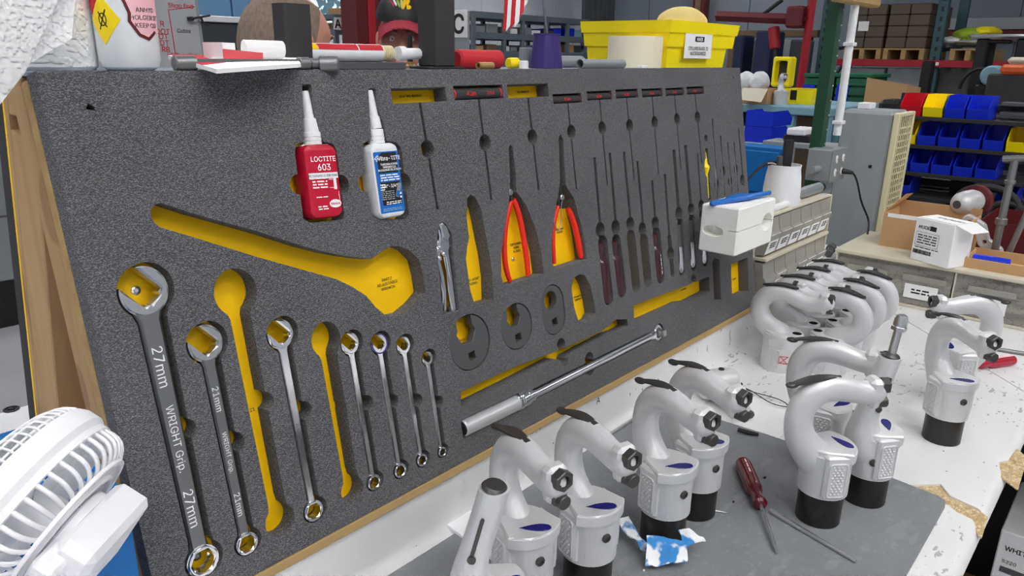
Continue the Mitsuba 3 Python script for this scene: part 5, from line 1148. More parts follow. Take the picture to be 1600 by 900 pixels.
k = thing('power_cord', 'black power cord plugged into the outlet box, hanging down in front of the air cleaner', 'cord')
part(k, 'plug', cyl(pl0, pl0 + A(.012, -.030, -.004), .0095, .0055, n=14, ch=.002), 'm_black', 30)
cp_ = [pl0 + A(.012, -.029, -.004), at_y(1338, 280, GY - .10), at_y(1345, 312, GY - .11), at_y(1357, 346, GY - .12), at_x(1353, 380, 2.60), at_x(1351, 398, 2.60)]
part(k, 'cable', tube(spline(cp_, 40), .0030, 8), 'm_black', 40)
# -- clear front bins on the second leg, with a broad top board
OX, OY0, OY1, OT = 2.372, -1.0, .728, 1.031
k = thing('clear_bin_unit', 'smoky clear drawer bins with white labels under a beige top, right bench leg', 'drawer unit')
part(k, 'top_board', box((OX - .012, OY0, OT - .002), (OX + .32, OY1, OT + .012), .004), 'm_beige', False)
part(k, 'rear_support', box((OX + .150, OY0 + .01, .9932), (OX + .20, OY1 - .01, OT - .0022), .002), 'm_beige', False)
part(k, 'base_rail', box((OX - .006, OY0, BZ + .0006), (OX + .080, OY1, BZ + .008), .001), 'm_beige', False)
w_ = .330
yy = OY1 - .004
i = 0
while yy - w_ > OY0 - .01:
    f0 = yy - w_ + .004
    b = part(k, 'bin', cat([hullmesh([(OX + .002, f0, BZ + .009), (OX + .002, yy - .004, BZ + .009), (OX - .004, f0, OT - .045), (OX - .004, yy - .004, OT - .045), (OX + .080, f0, BZ + .009), (OX + .080, yy - .004, BZ + .009), (OX + .080, f0, OT - .045), (OX + .080, yy - .004, OT - .045)]), hullmesh([(OX + .004, f0, OT - .0455), (OX + .004, yy - .004, OT - .0455), (OX + .012, f0, OT - .004), (OX + .012, yy - .004, OT - .004), (OX + .08, f0, OT - .0455), (OX + .08, yy - .004, OT - .0455), (OX + .08, f0, OT - .004), (OX + .08, yy - .004, OT - .004)])]), 'm_scuff', False)
    for j, fy in enumerate((.28, .76)):
        yc = yy - w_ * fy
        part(b, 'label', box((OX - .0050, yc - .044, BZ + .030), (OX - .0020, yc + .044, BZ + .072), 0), 'm_paper', False, 'white printed label'); part(b, 'label_print', move(scribble(.05, .018, 2, 30 + j), frame((OX - .0052, yc, BZ + .052), (0, -1, 0), (0, 0, 1), (-1, 0, 0))), 'm_ink', False)
        part(b, 'handle', box((OX - .010, yc - .062, OT - .049), (OX - .002, yc + .055, OT - .032), .002), 'm_clearbin', False)
    part(k, 'divider', box((OX - .004, yy - .004, BZ + .008), (OX + .08, yy, OT - .002), .0005), 'm_beige', False)
    yy -= w_; i += 1
OT += .0123
# -- on the bins: cardboard box, white box, air gun, rods, tray
k = thing('cardboard_box', 'open brown cardboard box on the bin unit behind the small white box', 'box')
c0 = at_z(1373, 383, OT); cyr, cyl_ = c0[1] - .235, c0[1]; cx0, cx1 = c0[0], c0[0] + .165; bh = .105
t = .004
part(k, 'front', box((cx0, cyr, OT), (cx0 + t, cyl_, OT + bh), 0), 'm_card', False); part(k, 'back', box((cx1 - t, cyr, OT), (cx1, cyl_, OT + bh + .02), 0), 'm_card', False)
part(k, 'side', box((cx0 + t, cyl_ - t, OT), (cx1 - t, cyl_, OT + bh), 0), 'm_card', False); part(k, 'side', box((cx0 + t, cyr, OT), (cx1 - t, cyr + t, OT + bh), 0), 'm_card', False); part(k, 'bottom', box((cx0 + t, cyr + t, OT), (cx1 - t, cyl_ - t, OT + t), 0), 'm_card', False)
part(k, 'flap', hullmesh([(cx0, cyl_, OT + bh), (cx1, cyl_, OT + bh), (cx1, cyl_ - .035, OT + bh + .045), (cx0 + .10, cyl_ - .03, OT + bh + .05), (cx0, cyl_ + .003, OT + bh), (cx1, cyl_ + .003, OT + bh)]), 'm_card', False)
part(k, 'white_sticker', box((cx0 - .0006, cyl_ - .10, OT + bh - .012), (cx0, cyl_ - .012, OT + bh), 0), 'm_paper', False, 'white sticker')
k = thing('white_box', 'small white carton with shipping labels standing on the bin unit', 'box')
w0 = at_z(1421, 404, OT); Mw = tr(w0[0], w0[1], OT) @ rot(math.radians(-24))
part(k, 'carton', move(box((0, -.122, 0), (.085, 0, .125), .002), Mw), 'm_paper', False)
fm = Mw @ frame((-.0004, -.058, 0), (0, -1, 0), (0, 0, 1), (-1, 0, 0))
part(k, 'print', move(text('HUCK', .009, .0004, True), fm @ tr(-.028, .100, 0)), 'm_ink', False); part(k, 'print', move(box((-.010, .094, 0), (.010, .107, .0004), .001), fm), 'm_black', False)
part(k, 'print', move(scribble(.060, .030, 4, 41), fm @ tr(-.014, .066, 0)), 'm_gun', False)
part(k, 'label', move(rr := ext(rrect(-.05, .046, .022, .086, .002).difference(rrect(-.0492, .0468, .0212, .0852, .002)), 0, .0003), fm), 'm_gun', False)
bars = []; x = -.052; r_ = random.Random(5)
while x < .004: w = r_.choice((.0006, .0012, .002)); bars.append(box((x, .022, 0), (x + w, .034, .0004), 0)); x += w + r_.choice((.0007, .0012))
part(k, 'barcode', move(cat(bars), fm), 'm_ink', False); part(k, 'label_print', move(scribble(.075, .006, 1, 44), fm @ tr(-.01, .041, 0)), 'm_gun', False)
part(k, 'flap', move(hullmesh([(0, -.122, .1252), (.085, -.122, .1252), (.01, -.165, .108), (.08, -.165, .108), (0, -.122, .1265), (.085, -.122, .1265), (.01, -.165, .1093), (.08, -.165, .1093)]), Mw), 'm_paper', False); part(k, 'flap', move(box((.004, -.118, .1253), (.081, -.004, .1268), .0004), Mw), 'm_paper', False)
part(k, 'flap_print', move(scribble(.08, .016, 2, 46), Mw @ frame((.045, -.075, .1270), (0, -1, 0), (1, 0, 0), (0, 0, 1))), 'm_gun', False)
# air gun head
k = thing('air_gun', 'silver rounded pneumatic gun standing on its handle behind the white box', 'air gun')
GX = 2.66
gc_ = at_x(1503, 318, GX); gd = unit(A(-.85, .32, -.06)); ge = gc_ - gd * .075
part(k, 'body', move(lathe([(0, -.004), (.016, -.004), (.028, .004), (.035, .018), (.037, .04), (.037, .07), (.033, .085), (.024, .09), (0, .09)], 36), look_frame(gc_ + gd * .02, -gd)), 'm_cast', 40)
part(k, 'opening', move(lathe([(0, 0), (.0125, 0), (.0125, .003), (0, .003)], 28), look_frame(gc_ + gd * .0235, gd)), 'm_gun', 30, 'dark round opening')
part(k, 'rear_ring', move(lathe([(.030, .085), (.047, .088), (.047, .105), (.030, .108)], 36), look_frame(gc_ + gd * .02, -gd)), 'm_maroon', 40, 'dark red rubber ring')
part(k, 'handle', tube([gc_ - gd * .03 + A(0, 0, -.02), gc_ - gd * .03 + A(.0, .006, -.10), A(gc_[0] - gd[0] * .03, gc_[1] + .02, OT + .002)], [.022, .020, .026], 20), 'm_cast', 40)
# bracket with bolts, rods, tray
k = thing('cast_bracket', 'silver cast bracket with bolt holes lying behind the white box', 'bracket')
b0, b1 = at_x(1517, 348, 2.60), at_x(1548, 385, 2.60)
bd = unit(b1 - b0); Lb = np.linalg.norm(b1 - b0) + .03
bp = sg.LineString([(0, 0), (Lb * .3, .012), (Lb * .65, -.006), (Lb, .004)]).buffer(.0165)
for x_, y_ in ((.006, 0), (Lb * .35, .008), (Lb * .66, -.004), (Lb - .006, .004)): bp = bp.difference(circ(x_, y_, .0062, 18))
part(k, 'plate', move(bevel(bp, -.010, .010, .003), frame(b0 - bd * .01, bd, unit(np.cross((-1, 0, 0), bd)), (-1, 0, 0))), 'm_cast', False)
part(k, 'foot', box((2.595, b1[1] - .025, OT + .0004), (2.64, b1[1] + .03, b1[2] - .004), .004), 'm_cast', False)
def bar(name, label, catg, px0, px1, x, r, mt): 
    return solo(name, label, catg, cyl(at_x(*px0, x), at_x(*px1, x), r, n=18, ch=.001), mt, 30)
k = thing('tee_bar', 'long grey steel bar with a collar, standing at the right edge above the bins', 'bar')
pA, pB = at_x(1555, 388, 2.56), at_x(1586, 250, 2.56)
pA[2] = OT + .006
part(k, 'shaft', cyl(pA, pB, .0105, n=20), 'm_satin', 30); part(k, 'collar', cyl(pA + (pB - pA) * .34, pA + (pB - pA) * .41, .0155, n=22, ch=.002), 'm_satin', 30); part(k, 'collar', cyl(pA + (pB - pA) * .76, pA + (pB - pA) * .80, .0145, n=22, ch=.002), 'm_satin', 30); part(k, 'tee', cyl(pB + A(0, .03, .0), pB + A(0, -.06, .012), .0095, n=18), 'm_satin', 30); part(k, 'foot', cyl(pA - A(0, 0, .0055), pA + A(0, 0, .008), .020, n=22, ch=.002), 'm_satin', 30)
pA, pB = at_x(1574, 394, 2.54), at_x(1606, 330, 2.54); pA[2] = OT + .009
bar_key = solo('steel_rod', 'plain grey steel rod leaning beside the collared bar at the right edge', 'rod', cyl(pA, pB, .0085, n=16), 'm_satin', 30)
k = thing('cardboard_tray', 'shallow brown cardboard tray on the bin unit holding a blue cylinder', 'tray')
t0 = at_z(1505, 417, OT); 
for a_, b_ in (((t0[0], t0[1] - .30, OT + .0003), (t0[0] + .004, t0[1], OT + .028)), ((t0[0] + .13, t0[1] - .30, OT + .0003), (t0[0] + .134, t0[1], OT + .034)), ((t0[0] + .004, t0[1] - .004, OT + .0003), (t0[0] + .13, t0[1], OT + .030)), ((t0[0] + .004, t0[1] - .30, OT + .0003), (t0[0] + .13, t0[1] - .004, OT + .004))): part(k, 'wall', box(a_, b_, 0), 'm_card', False)
solo('blue_cylinder', 'blue plastic cylinder lying in the cardboard tray', 'cylinder', cyl(A(t0[0] + .025, t0[1] - .015, OT + .021), A(t0[0] + .025, t0[1] - .105, OT + .021), .0165, n=24, ch=.002), 'm_binblue', 30)
solo('yellow_block', 'small yellow plastic block beside the cardboard tray', 'block', box((t0[0] - .004, t0[1] + .004, OT + .0004), (t0[0] + .04, t0[1] + .060, OT + .020), .003), 'm_yellow_gloss', False)
pz = at_z(1560, 425, OT)
for i in range(2): solo('pencil', ['upper', 'lower'][i] + ' dark pencil lying on the bin unit in front of the tray', 'pencil', cyl(A(2.40 + .014 * i, pz[1] + .02, OT + .0042), A(2.41 + .020 * i, pz[1] - .14, OT + .0042), .004, n=8), 'm_blacksteel', False)
# things just beyond the backsplash corner
solo('grey_fitting', 'small dark pipe fitting on the bench corner below the air cleaner', 'fitting', cat([cyl(A(2.42, .765, BZ + .1055), A(2.47, .775, BZ + .1055), .0125, n=18, ch=.003), cyl(A(2.47, .775, BZ + .1085), A(2.50, .781, BZ + .1085), .0155, n=18, ch=.003)]), 'm_gun', 30)
# ==== behind the bench: people, whiteboard, shelving, racks ========================================================
def yslab(px, y, th=.004):
    """a thin upright slab whose outline is given in pixels on the plane y"""
    q = np.array([at_y(a, b, y) for a, b in px]); return hullmesh(np.vstack([q, q + A(0, th, 0)]))
def ytext(parent, s, px, py, y, h, mt, bold=False, n='print'):
    o = at_y(px, py, y); part(parent, n, move(text(s, h, .0006, bold), frame(o - A(0, .0010, 0), (1, 0, 0), (0, 0, 1), (0, -1, 0))), mt, False)
# -- whiteboard on a stand
WY_ = 2.3
k = thing('whiteboard', 'grey whiteboard with handwriting in red and black marker, behind the wash bottle', 'whiteboard')
part(k, 'panel', yslab([(92, -60), (298, -60), (322, 112), (328, 150), (100, 150)], WY_, .012), 'm_wbgrey', False)
part(k, 'edge_trim', yslab([(297, -60), (300, -60), (330, 150), (326, 150)], WY_ - .003, .018), 'm_galv', False)
bp_ = at_y(215, 160, WY_); part(k, 'stand', cat([box((bp_[0] - .02, WY_ + .014, 0), (bp_[0] + .02, WY_ + .05, 1.9), .003), box((bp_[0] - .3, WY_ - .2, 0), (bp_[0] + .3, WY_ + .3, .03), .004)]), 'm_blacksteel', False)
for s, x, y, h, mt_ in (('Shop End', 282, 9, .0085, 'm_redink'), ('Cutos', 287, 48, .0075, 'm_ink'), ('item', 131, 5, .008, 'm_ink'), ('MO', 141, 43, .011, 'm_redink'), ('LAB', 146, 56, .011, 'm_redink'), ('MNR', 146, 64, .009, 'm_redink'), ('DAI', 147, 71, .010, 'm_redink'), ('R', 253, 37, .011, 'm_redink'), ('EDOT', 251, 49, .010, 'm_redink'), ('OT', 255, 57, .010, 'm_redink'), ('DT', 257, 67, .010, 'm_redink'), ('RB', 259, 77, .010, 'm_redink'), ('HR Supplies', 285, 86, .008, 'm_redink')):
    ytext(k, s, x, y, WY_, h * WY_ / 1.55, mt_)
part(k, 'ruled_line', yslab([(262.5, 15), (263.6, 15), (275.5, 88), (274.4, 88)], WY_ - .0012, .0008), 'm_redink', False); part(k, 'ruled_line', yslab([(262, 15), (304, 10), (304, 11), (263, 16)], WY_ - .0012, .0008), 'm_redink', False)
k = thing('spring_clamp', 'dark handled clamp gripping the right edge of the whiteboard', 'clamp')
a, b = at_y(300, 29, WY_ - .02), at_y(328, 24, WY_ - .02)
part(k, 'bar', cyl(a, b, .0032, n=10), 'm_blacksteel', 30); part(k, 'pad', cyl(a - A(.004, .0, .001), a + A(.004, .004, 0), .0062, n=16), 'm_blacksteel', 30); part(k, 'arm', tube([at_y(313, 26, WY_ - .02), at_y(318, 36, WY_ - .015), at_y(325, 40, WY_ - .01)], [.0035, .003, .002], 8), 'm_blacksteel', 30)
part(k, 'jaw', box(a + A(-.006, .003, -.005), (a[0] + .006, WY_ - .0003, a[2] + .005), .001), 'm_blacksteel', False)
# -- dark cabinet with a white sill, blue door above
k = thing('dark_cabinet', 'dark cabinet with a white edge strip behind the whiteboard', 'cabinet')
p0, p1 = ybox(312, 470, 37, 120, 3.2, .5); part(k, 'body', box((p0[0], 3.2, 0), (p1[0], 3.7, p1[2]), .005), 'm_darkwall', False); part(k, 'top_strip', box((p0[0], 3.18, p1[2]), (p1[0], 3.7, p1[2] + .025), .003), 'm_white', False)
k = thing('blue_partition', 'light blue partition panels above the dark cabinet', 'partition')
p0, p1 = ybox(300, 470, -60, 36, 4.4, .05)
for i in range(3):
    w = (p1[0] - p0[0]) / 3; part(k, 'panel', box((p0[0] + w * i + .006, 4.4, 0), (p0[0] + w * (i + 1) - .006, 4.45, p1[2] + .4), .008), 'm_bluewall', False)
# -- people
ico3, ico2, ico1 = (trimesh.creation.icosphere(subdivisions=i) for i in (3, 2, 1))
def limbs(J, bones):
    out = []
    for a, b in bones:
        (p, r), (q, s) = J[a], J[b]; out.append(mf.Manifold.hull_points(np.vstack([ico1.vertices * r + p, ico1.vertices * s + q])))
    return mf.Manifold.batch_boolean(out, mf.OpType.Add)
def person(label, pos, yaw, H, look_down, mats, hairmesh, headw=1.0):
    """a standing figure; local x = its left, y = forward, z up; head centre at .933 H"""
    k = thing('person', label, 'person'); S = H / 1.75
    M = tr(pos[0], pos[1], 0) @ rot(yaw - pi / 2) @ np.diag([S, S, S, 1])
    J = {'pel': (A(0, 0, .95), .13), 'wst': (A(0, .01, 1.08), .125), 'chs': (A(0, .01, 1.28), .14), 'nkb': (A(0, 0, 1.44), .062), 'nkt': (A(0, .015, 1.54), .055)}
    for s, n in ((-1, 'l'), (1, 'r')):
        J.update({'sh' + n: (A(s * .185, 0, 1.40), .062), 'el' + n: (A(s * .235, .03, 1.12), .045), 'wr' + n: (A(s * .20, .24, 1.02), .031), 'hp' + n: (A(s * .09, 0, .92), .095), 'kn' + n: (A(s * .10, .02, .50), .060), 'an' + n: (A(s * .10, -.01, .09), .042), 'to' + n: (A(s * .115, .13, .035), .033)})
    bones = [('pel', 'wst'), ('wst', 'chs'), ('chs', 'nkb'), ('nkb', 'nkt'), ('shl', 'shr'), ('chs', 'shl'), ('chs', 'shr'), ('hpl', 'hpr')]
    for n in 'lr': bones += [('sh' + n, 'el' + n), ('el' + n, 'wr' + n), ('hp' + n, 'kn' + n), ('kn' + n, 'an' + n), ('an' + n, 'to' + n), ('nkb', 'sh' + n), ('pel', 'hp' + n)]
    body = limbs(J, bones)
    for s, n in ((-1, 'l'), (1, 'r')):      # palm, four fingers and a thumb
        w = J['wr' + n][0]; parts = [mf.Manifold.hull_points(np.vstack([ico1.vertices * .024 + w, ico1.vertices * A(.032, .02, .014) + w + A(0, .075, -.01)]))]
        for f in range(4):
            o = w + A((f - 1.5) * .019, .085, -.012); l = (.062, .074, .070, .055)[f]
            parts += [mf.Manifold.hull_points(np.vstack([ico1.vertices * .0095 + o, ico1.vertices * .0085 + o + A(0, l * .55, -.012)])), mf.Manifold.hull_points(np.vstack([ico1.vertices * .0085 + o + A(0, l * .55, -.012), ico1.vertices * .0075 + o + A(0, l * .85, -.042)]))]
        parts.append(mf.Manifold.hull_points(np.vstack([ico1.vertices * .011 + w + A(-s * .024, .03, -.008), ico1.vertices * .009 + w + A(-s * .050, .075, -.022)])))
        body += mf.Manifold.batch_boolean(parts, mf.OpType.Add)
    # head
    v = ico3.vertices.copy(); v = v * A(.077, .098, .118); lowz = np.clip(-v[:, 2] / .118, 0, 1); v[:, 0] *= 1 - .25 * lowz; v[:, 1] += .012 * lowz
    fr = v[:, 1] > .05; v[fr, 1] -= .010 * np.exp(-((v[fr, 2] - .008) / .016) ** 2) * (np.abs(v[fr, 0]) > .014)
    head = mf.Manifold(mf.Mesh(v.astype(np.float32), ico3.faces.astype(np.uint32)))
    head += mf.Manifold.hull_points(np.vstack([ico1.vertices * .009 + A(0, .094, .014), ico1.vertices * .0145 + A(0, .105, -.026)]))
    head += mf.Manifold.hull_points(ico1.vertices * A(.026, .010, .007) + A(0, .090, -.054)) + mf.Manifold.hull_points(ico1.vertices * A(.024, .010, .008) + A(0, .090, -.064))
    for s in (-1, 1): head += mf.Manifold.hull_points(np.vstack([ico1.vertices * A(.008, .018, .028) + A(s * .080, -.004, .0), ico1.vertices * A(.008, .012, .014) + A(s * .074, .004, -.022)]))
    HM = tr(0, .02, 1.635) @ rot(-look_down, 'x') @ np.diag([headw, headw, 1, 1])
    hm = tri(head); hm.apply_transform(HM)
    full = trimesh.Trimesh(*(lambda t: (t.vertices, t.faces))(tri(body + man(hm).__class__(mf.Mesh(np.asarray(hm.vertices, np.float32), np.asarray(hm.faces, np.uint32))))), process=False)
    part(k, 'body', move(full, M), 'm_skin', 40)
    for s in (-1, 1):
        part(k, 'eye', move(move(ico2, np.diag([.011, .011, .011, 1])), M @ HM @ tr(s * .031, .079, .010)), 'm_white', 40); part(k, 'iris', move(move(ico1, np.diag([.0050, .0050, .0050, 1])), M @ HM @ tr(s * .031, .0855, .009)), 'm_ink', 40)
        part(k, 'eyebrow', move(tube([(s * .014, .094, .030), (s * .032, .090, .034), (s * .050, .078, .029)], [.003, .0038, .002], 8), M @ HM), 'm_hair', 40)
    J2 = {n: (p, r + .012) for n, (p, r) in J.items()}
    sh = limbs(J2, [('pel', 'wst'), ('wst', 'chs'), ('shl', 'shr'), ('chs', 'shl'), ('chs', 'shr'), ('shl', 'ell'), ('shr', 'elr'), ('chs', 'nkb')])
    part(k, 'shirt', move(tri(sh - man(box((-.3, -.3, 1.475), (.3, .3, 1.7), 0))), M), mats[0], 40)
    J3 = {n: (p, r + .010) for n, (p, r) in J.items()}
    part(k, 'trousers', move(tri(limbs(J3, [('hpl', 'hpr'), ('hpl', 'knl'), ('hpr', 'knr'), ('knl', 'anl'), ('knr', 'anr'), ('pel', 'hpl'), ('pel', 'hpr')])), M), mats[1], 40)
    for n in 'lr': part(k, 'shoe', move(tri(limbs({'a': (J['an' + n][0] + A(0, -.02, -.045), .045), 'b': (J['to' + n][0] + A(0, .03, .004), .039), 'c': (J['an' + n][0], .05)}, [('a', 'b'), ('a', 'c'), ('c', 'b')])), M), 'm_black', 40)
    hairmesh(k, M @ HM)
    return k
def cap(k, M):
    v = ico3.vertices * A(.087, .108, .110) + A(0, 0, .055); m = mf.Manifold(mf.Mesh(v.astype(np.float32), ico3.faces.astype(np.uint32))).trim_by_plane([0, .18, 1], .074)
    part(k, 'hair', move(tri(mf.Manifold(mf.Mesh((ico3.vertices * A(.082, .104, .112)).astype(np.float32), ico3.faces.astype(np.uint32))).trim_by_plane([0, -1, .35], .008)), M), 'm_hair', 40)
    part(k, 'cap_crown', move(tri(m), M), 'm_black', 40, 'black baseball cap')
    V = []; n = 22
    for i in range(n):
        t = (i / (n - 1) - .5) * 2; a = t * 1.15; x = .084 * math.sin(a); y = .106 * math.cos(a); drop = .060 * t * t
        e = .070 * (1 - abs(t) ** 3) + .008
        V += [(x, y - .012, .072 - drop * .55), (x * 1.02, y + e * .9, .047 - drop * .85), (x * 1.02, y + e * .9, .042 - drop * .85), (x, y - .012, .067 - drop * .55)]
    Fc = []
    for i in range(n - 1):
        for j in range(4):
            a, b, c, d = i * 4 + j, i * 4 + (j + 1) % 4, (i + 1) * 4 + (j + 1) % 4, (i + 1) * 4 + j
            Fc += [[a, b, c], [a, c, d]]
    Fc += [[0, 2, 1], [0, 3, 2], [4 * n - 4, 4 * n - 3, 4 * n - 2], [4 * n - 4, 4 * n - 2, 4 * n - 1]]
    b = trimesh.Trimesh(V, Fc, process=False); b.fix_normals(); part(k, 'cap_brim', move(b, M), 'm_plaid', 40, 'red and black plaid brim')
    for x, z, w, h, r_, mt_ in ((a0, a1 + .044, a2, a3, a4, a5) for a0, a1, a2, a3, a4, a5 in ((-.020, .075, .010, .030, -.5, 'm_yellow'), (-.010, .072, .009, .034, -.2, 'm_yellow'), (-.024, .062, .012, .016, -1.1, 'm_yellow'), (-.002, .074, .007, .036, .05, 'm_tan'), (.009, .076, .006, .034, .3, 'm_greenlime'), (.018, .074, .006, .032, .45, 'm_white'), (.026, .070, .005, .028, .6, 'm_redink'), (-.012, .088, .014, .014, 0, 'm_binyellow'))):
        yy = .108 * math.sqrt(max(0, 1 - ((z - .055) / .110) ** 2 - (x / .087) ** 2)) + .0005
        part(k, 'cap_emblem', move(ext(sa.rotate(sa.scale(circ(0, 0, 1, 16), w * .6, h * .55), math.degrees(r_) * -1), -.002, .0012), M @ frame((x, yy, z), (1, 0, 0), unit((0, -.45, .9)), unit((0, .9, .45)))), mt_, False)
def short_hair(k, M):
    v = ico3.vertices * A(.084, .104, .124); v = v * (1 + .05 * (meshkit.fbm(v * 60, 3, 2) - .5))[:, None]
    m = mf.Manifold(mf.Mesh(v.astype(np.float32), ico3.faces.astype(np.uint32))).trim_by_plane(unit((0, -1, .30)).tolist(), -.012)
    bald = mf.Manifold(mf.Mesh((ico3.vertices * A(.052, .07, .06) + A(0, .02, .105)).astype(np.float32), ico3.faces.astype(np.uint32)))
    part(k, 'hair', move(tri(m - bald), M), 'm_hair', 40, 'short brownish grey hair thinning on top')
def f_plaid(p, n, uv):
    t = dr.abs(dr.sin(p.x * 260 + p.z * 190)) ; q = dr.abs(dr.sin(p.y * 240 - p.z * 210))
    return mix((.50, .03, .06), (.03, .02, .025), dr.select(t > .90, 1.0, 0.0) * .8 + dr.select(q > .93, 1.0, 0.0) * .2)
mat('plaid', proc(f_plaid), .8)
d1 = 2.55; hp1 = EYE + ray(628, 63) * d1
toC = math.atan2(-hp1[1], -hp1[0])
H1 = (hp1[2] - .0) / 1.635 * 1.75
person('man in a black baseball cap with a plaid red brim, standing behind the tool board', hp1 - A(math.cos(toC), math.sin(toC), 0) * .02, toC, H1, .06, ('m_navy', 'm_navy'), cap)
d2 = 1.75; hp2 = EYE + ray(437, 68) * d2; H2 = hp2[2] / 1.635 * 1.75
person('person with thinning brown-grey hair half hidden by the black holder, looking away', hp2, toC + pi - .9, H2, .15, ('m_blue', 'm_darkwall'), short_hair, 1.14)
# -- window, red column and shelf A
k = struct('window_1')
p0, p1 = ybox(478, 592, -70, 36, 9.48, .02)
part(k, 'frame', cat([box((p0[0] - .06, 9.44, p0[2] - .06), (p1[0] + .06, 9.4995, p0[2]), .004), box((p0[0] - .06, 9.44, p1[2]), (p1[0] + .06, 9.4995, p1[2] + .06), .004), box((p0[0] - .06, 9.44, p0[2]), (p0[0], 9.4995, p1[2]), .004), box((p1[0], 9.44, p0[2]), (p1[0] + .06, 9.4995, p1[2]), .004)]), 'm_white', False)
def f_win(p, n, uv):
    a = smoothstep(.42, .58, fbm(p.x * 2.2, p.z * 2.6, 3.0, 4)); b = smoothstep(.5, .62, fbm(p.x * 5 + 8, p.z * 5, 1.0, 3))
    return mix(mix((.95, 1.0, 1.05), (.42, .62, .66), a), (.9, .95, 1.0), b * .6)
part(k, 'frosted_pane', box((p0[0], 9.47, p0[2]), (p1[0], 9.49, p1[2]), 0), 'm_white', False)
scene[k + '__frosted_pane']['emitter'] = {'type': 'area', 'radiance': {'type': 'rgb', 'value': [.50, .62, .66]}}
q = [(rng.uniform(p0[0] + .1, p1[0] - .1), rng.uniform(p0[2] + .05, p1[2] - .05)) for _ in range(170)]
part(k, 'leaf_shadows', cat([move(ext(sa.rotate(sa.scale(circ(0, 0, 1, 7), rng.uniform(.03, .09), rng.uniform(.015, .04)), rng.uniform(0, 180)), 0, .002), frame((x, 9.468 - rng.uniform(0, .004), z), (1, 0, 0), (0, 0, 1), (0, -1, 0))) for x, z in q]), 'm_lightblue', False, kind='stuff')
k = thing('red_column', 'dark red steel column between the bright window and the man in the cap', 'column')
p0, p1 = ybox(556, 596, -80, 110, 6.4, .25)
part(k, 'web', box((p0[0], 6.4, 0), (p0[0] + (p1[0] - p0[0]) * .45, 6.65, 4.55), .004), 'm_maroon', False); part(k, 'flange', box((p0[0] + (p1[0] - p0[0]) * .45, 6.38, 0), (p0[0] + (p1[0] - p0[0]) * .72, 6.66, 4.55), .004), 'm_rackred', False); part(k, 'flange', box((p0[0] + (p1[0] - p0[0]) * .72, 6.4, 0), (p1[0], 6.65, 4.55), .004), 'm_maroon', False)
def shelf_unit(k, x0, x1, y0, y1, top, levels, uprights, mt='m_shelfgrey', th=.05):
    for u in uprights:
        for yy in (y0, y1 - .04): part(k, 'upright', box((u, yy, 0), (u + .05, yy + .04, top), .002), mt, False)
    for z in levels: part(k, 'shelf', box((x0, y0, z - th), (x1, y1, z), .003), mt, False)
k = thing('shelf_rack', 'small grey shelf rack with a letter A sign, left of the red column', 'shelf rack')
p0, p1 = ybox(524, 560, 23, 100, 6.9, .6); z1 = p1[2]
shelf_unit(k, p0[0], p1[0], 6.9, 7.5, z1, (z1, at_y(540, 46, 6.9)[2], .9, .4), (p0[0], p1[0] - .05))
sg_ = [(523, 27), (534, 27), (533, 47), (522, 46)]; part(k, 'sign', yslab(sg_, 6.86, .01), 'm_paper', False, 'white sign'); ytext(k, 'A', 528, 37, 6.86, .085, 'm_ink', True)
cn = ['brown', 'tan', 'white', 'grey']; ci = 0
for (a, b, c, d, mt_, cl_) in ((536, 543, 36, 46, 'm_card', 'tan'), (544, 556, 35, 46, 'm_cardk', 'brown'), (526, 536, 50, 61, 'm_paper', 'white'), (542, 556, 52, 62, 'm_greypaint', 'grey'), (539, 557, 11, 22, 'm_card', 'light brown')):
    q0, q1 = ybox(a, b, c, d, 6.95, .3); lv = [at_y(540, 46, 6.9)[2], z1, .9]; zb = min(lv, key=lambda z: abs(z - q0[2])); hh = q1[2] - q0[2]
    pos = {22: 'on top', 46: 'on the upper shelf', 61: 'on the lower shelf', 62: 'on the lower shelf'}[d]
    zb = {22: z1, 46: at_y(540, 46, 6.9)[2], 61: .9, 62: .9}[d]
    if d > 60: hh = at_y(540, 62 - 12, 6.95)[2] - at_y(540, 62, 6.95)[2]; zb = zb
    solo('storage_box', f'{cl_} carton {pos} of the small shelf rack with the A sign', 'box', box((q0[0], 6.95, zb + .0005), (q1[0], 7.25, zb + hh), .003), mt_, False, group='cartons on the A rack')
# -- the long shelves with the C sign
SYc = 6.2
xs = [at_y(px, 60, SYc)[0] for px in (739, 787, 816, 853, 886, 916)]
zt_c = at_y(740, 17, SYc)[2]; z2 = at_y(740, 50, SYc)[2]; z3 = at_y(740, 79, SYc)[2]
k = thing('shelf_rack', 'long grey shelving with a letter C sign on its end, behind the purple cup', 'shelf rack')
shelf_unit(k, xs[0], xs[-1] + .05, SYc, SYc + .7, zt_c, (zt_c, z2, z3, .8, .25), xs, 'm_shelfgrey', .07)
part(k, 'end_panel', box((xs[0] - .004, SYc + .05, .2), (xs[0] - .0005, SYc + .66, zt_c), 0), 'm_galv', False)
so_ = A(xs[0] - .03, SYc + .33, at_y(722, 38, SYc + .3)[2])
part(k, 'sign', box((xs[0] - .02, SYc + .08, so_[2] - .15), (xs[0] - .0045, SYc + .40, so_[2] + .15), .002), 'm_paper', False, 'white sign'); part(k, 'print', move(text('C', .20, .004, True), frame((xs[0] - .0205, SYc + .21, so_[2]), (0, -1, 0), (0, 0, 1), (-1, 0, 0))), 'm_ink', False)
r_ = random.Random(11)
pal = [('m_galv', 'grey'), ('m_paper', 'white'), ('m_card', 'brown'), ('m_cardk', 'dark brown'), ('m_binblue', 'blue'), ('m_lightblue', 'light blue'), ('m_darkwall', 'dark grey')]
lev = {'top open': (z2, zt_c - .07, .75), 'middle': (z3, z2 - .07, .85), 'lower': (.8, z3 - .07, .8)}
bay = ['first', 'second', 'third', 'fourth', 'fifth']
